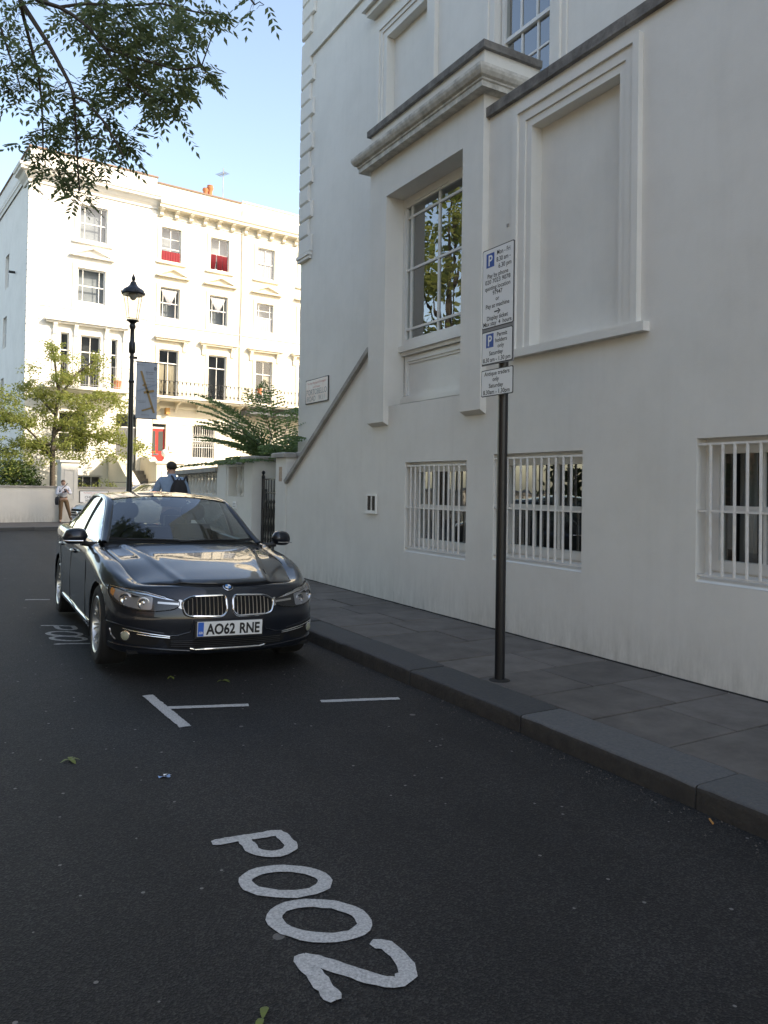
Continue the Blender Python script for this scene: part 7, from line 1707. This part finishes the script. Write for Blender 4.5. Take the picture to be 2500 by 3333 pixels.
def ash_tree():
    t = thing('ash_tree', 'tall street ash tree whose leafy branches hang into the top left corner', 'tree', (-4.6, 9.0, 0)); rr = random.Random(4)
    q = MB(); q.tube([(-4.6, 9, -.1), (-4.55, 9, 1.5), (-4.4, 9.05, 3.5), (-4.2, 9.1, 5.2), (-3.9, 9.1, 7), (-3.6, 9.2, 9.2), (-3.4, 9.2, 11)], [.30, .24, .21, .18, .14, .09, .03], 12); part(t, 'trunk', q, 'bark', 60)
    limbs = [[(-4.2, 9.1, 5.2), (-3.0, 9.3, 6.9), (-1.6, 9.35, 7.7), (-.3, 9.3, 7.5), tuple(BR['b1'][0])], [(-1.6, 9.35, 7.7), (-.4, 8.9, 7.7), tuple(BR['b3'][0])], [(-.3, 9.3, 7.5), (.2, 9.9, 7.2), tuple(BR['b4'][0])], [(-1.6, 9.35, 7.7), (.2, 8.0, 8.0), (1.7, 7.3, 7.0), tuple(BR['b8'][0])], [(-3.9, 9.1, 7), (-2.6, 7.2, 8.6), (-1.4, 5.4, 9)], [(-4.0, 9.1, 6.4), (-5.6, 8, 8.2), (-7, 7, 8.8)], [(-3.9, 9.1, 7.2), (-3.6, 11, 8.8), (-3, 13, 9.2)], [(-3.6, 9.2, 8.6), (-2, 9.5, 10), (-.8, 9.7, 10.4)]]
    for L in limbs: b = MB(); n = len(L); b.tube(L, [.11 * (1 - i / n) + .022 for i in range(n)], 8); part(t, 'branch', b, 'bark', 60)
    l = MB()
    for k, P in BR.items():
        P = [Vector(p) for p in P]; n = len(P); r0 = {'b1': .026, 'b2': .021, 'b3': .024}.get(k, .014); b = MB(); b.tube(P, [r0 * (1 - .8 * i / n) + .002 for i in range(n)], 6); part(t, 'branch', b, 'bark', 60)
    tw = MB()
    allp = [Vector(p) for P in BR.values() for p in P]
    for (x, y, z, r, w) in CL:
        c = Vector((x, y, z)); near = min(allp, key=lambda p: (p - c).length)
        if (near - c).length < .9: tw.tube([near, near.lerp(c, .5) + Vector((0, 0, .03)), c], [.007, .005, .003], 4, cap=False)
        n = int(16 * w)
        for i in range(n):
            v = Vector((rr.gauss(0, .55), rr.gauss(0, .8), rr.gauss(0, .5))) * r; p = c + v
            if rr.random() < .5: tw.tube([c.lerp(p, .1), c.lerp(p, .6) + Vector((0, 0, .02)), p], [.0035, .0028, .0018], 3, cap=False)
            ash_leaves(l, p, rr, rr.choice((3, 4, 4)), .09, rr.uniform(.16, .24))
    part(t, 'twigs', tw, 'bark', fix=False, kind='stuff')
    # the rest of the crown, above and left of the frame
    for i in range(120):
        a = rr.uniform(0, 6.283); rad = 4.6 * rr.random() ** .6; c = Vector((-4.1 + rad * math.cos(a), 9.1 + rad * 1.05 * math.sin(a), 7.9 + rr.uniform(-1.9, 3.0) * (1 - .5 * rad / 4.6)))
        if c.x > -.45: continue
        for k in range(26): ash_leaves(l, c + Vector((rr.gauss(0, .4), rr.gauss(0, .4), rr.gauss(0, .3))), rr, 3, .13, .26)
    part(t, 'crown', l, 'ash_leaf', fix=False, kind='stuff')
ash_tree()
def far_left():
    rr = random.Random(8)
    for (x, y, h, w, lab) in ((-7.2, 17.0, 11.5, 3.2, 'leafy street tree across the road, first beyond the ash'), (-7.8, 26, 15, 4.4, 'leafy street tree across the road, tallest of the row'), (-8.0, 2.0, 11, 3.0, 'leafy garden tree across the road, nearest the camera')):
        t = thing('street_tree', lab, 'tree', (x, y, 0), group='trees across the road'); q = MB(); q.tube([(x, y, -.1), (x + .05, y, h * .3), (x - .1, y + .1, h * .6), (x, y, h * .9)], [.26, .2, .13, .04], 9); part(t, 'trunk', q, 'bark', 60); l = MB()
        for i in range(60):
            a = rr.uniform(0, 6.283); v = Vector((rr.gauss(0, 1), rr.gauss(0, 1), rr.gauss(0, 1))).normalized() * (rr.random() ** .4); c = Vector((x + v.x * w, y + v.y * w, h * .64 + v.z * h * .33))
            if i < 9: b = MB(); b.tube([(x, y, h * .38 + i * .3), Vector((x, y, h * .5)).lerp(c, .6), c], [.07, .04, .012], 5); part(t, 'branch', b, 'bark')
            for k in range(130):
                p = c + Vector((rr.gauss(0, .5), rr.gauss(0, .5), rr.gauss(0, .36))); d = Vector((rr.uniform(-1, 1), rr.uniform(-1, 1), rr.uniform(-1, .5))).normalized() * rr.uniform(.2, .34); leaf_quad(l, p, d, .085, rr)
        part(t, 'crown', l, 'garden_leaf', fix=False, kind='stuff')
    # pavement and stuccoed terrace on the other side
    m = MB(); m.box(-7.0, -14, -.4, -4.1, 20, .06); tag(link('opposite_pavement', fixn(m.mesh('opposite_pavement', 'york_stone'))), kind='structure')
    for k in range(4):
        y0 = -14 + k * 8.6; t = thing('opposite_house', ['cream terrace house across the road behind the camera', 'second cream terrace house across the road', 'third cream terrace house across the road', 'corner terrace house across the road'][k], 'house', (-12, y0 + 4.3, 0), group='terrace across the road'); f = lambda u, z, e=0.0: (-11.5 - e, u, z)
        holes = [(y0 + .9 + i * 2.6, y0 + 2.0 + i * 2.6, z, z + hh) for i in range(3) for z, hh in ((1.6, 2.2), (5.0, 2.2), (8.2, 1.7))]
        m = MB(); holed(m, f, y0, y0 + 8.6, -.1, 11.5, holes)
        for h in holes: reveal(m, f, h, 0, .15)
        m.quad((-11.5, y0, 11.5), (-11.5, y0 + 8.6, 11.5), (-21, y0 + 8.6, 11.5), (-21, y0, 11.5)); m.quad((-11.5, y0 + 8.6, -.1), (-21, y0 + 8.6, -.1), (-21, y0 + 8.6, 11.5), (-11.5, y0 + 8.6, 11.5)); part(t, 'wall', m, mat('stock_brick', (.24, .165, .115), .9, noise=(3, .7, (.17, .12, .09))))
        for h in holes: q = MB(); q.quad(f(h[0], h[2], .12), f(h[1], h[2], .12), f(h[1], h[3], .12), f(h[0], h[3], .12)); part(t, 'window', q, mat('dark_pane', (.02, .022, .025), .05), fix=False)
        q = MB(); fbox(q, f, y0, y0 + 8.6, 10.6, 10.9, 0, -.4); part(t, 'cornice', q, 'trim_cream')
    m = MB(); m.box(-7.35, -14, -.2, -7.05, 20, 1.1); o = thing('front_wall', 'low front garden wall across the road', 'wall', (-7.2, 3, 0)); part(o, 'wall', m, 'stucco_garden')
    l = MB(); o = thing('hedge', 'clipped hedge behind the low wall across the road', 'bush', (-8, 3, 0))
    for i in range(9000):
        leaf_quad(l, Vector((rr.uniform(-8.6, -7.5), rr.uniform(-14, 20), rr.uniform(.2, 2.2))), Vector((rr.uniform(-1, 1), rr.uniform(-1, 1), rr.uniform(-1, 1))).normalized() * .24, .07, rr)
    part(o, 'leaves', l, 'shrub_leaf', fix=False, kind='stuff')
far_left()
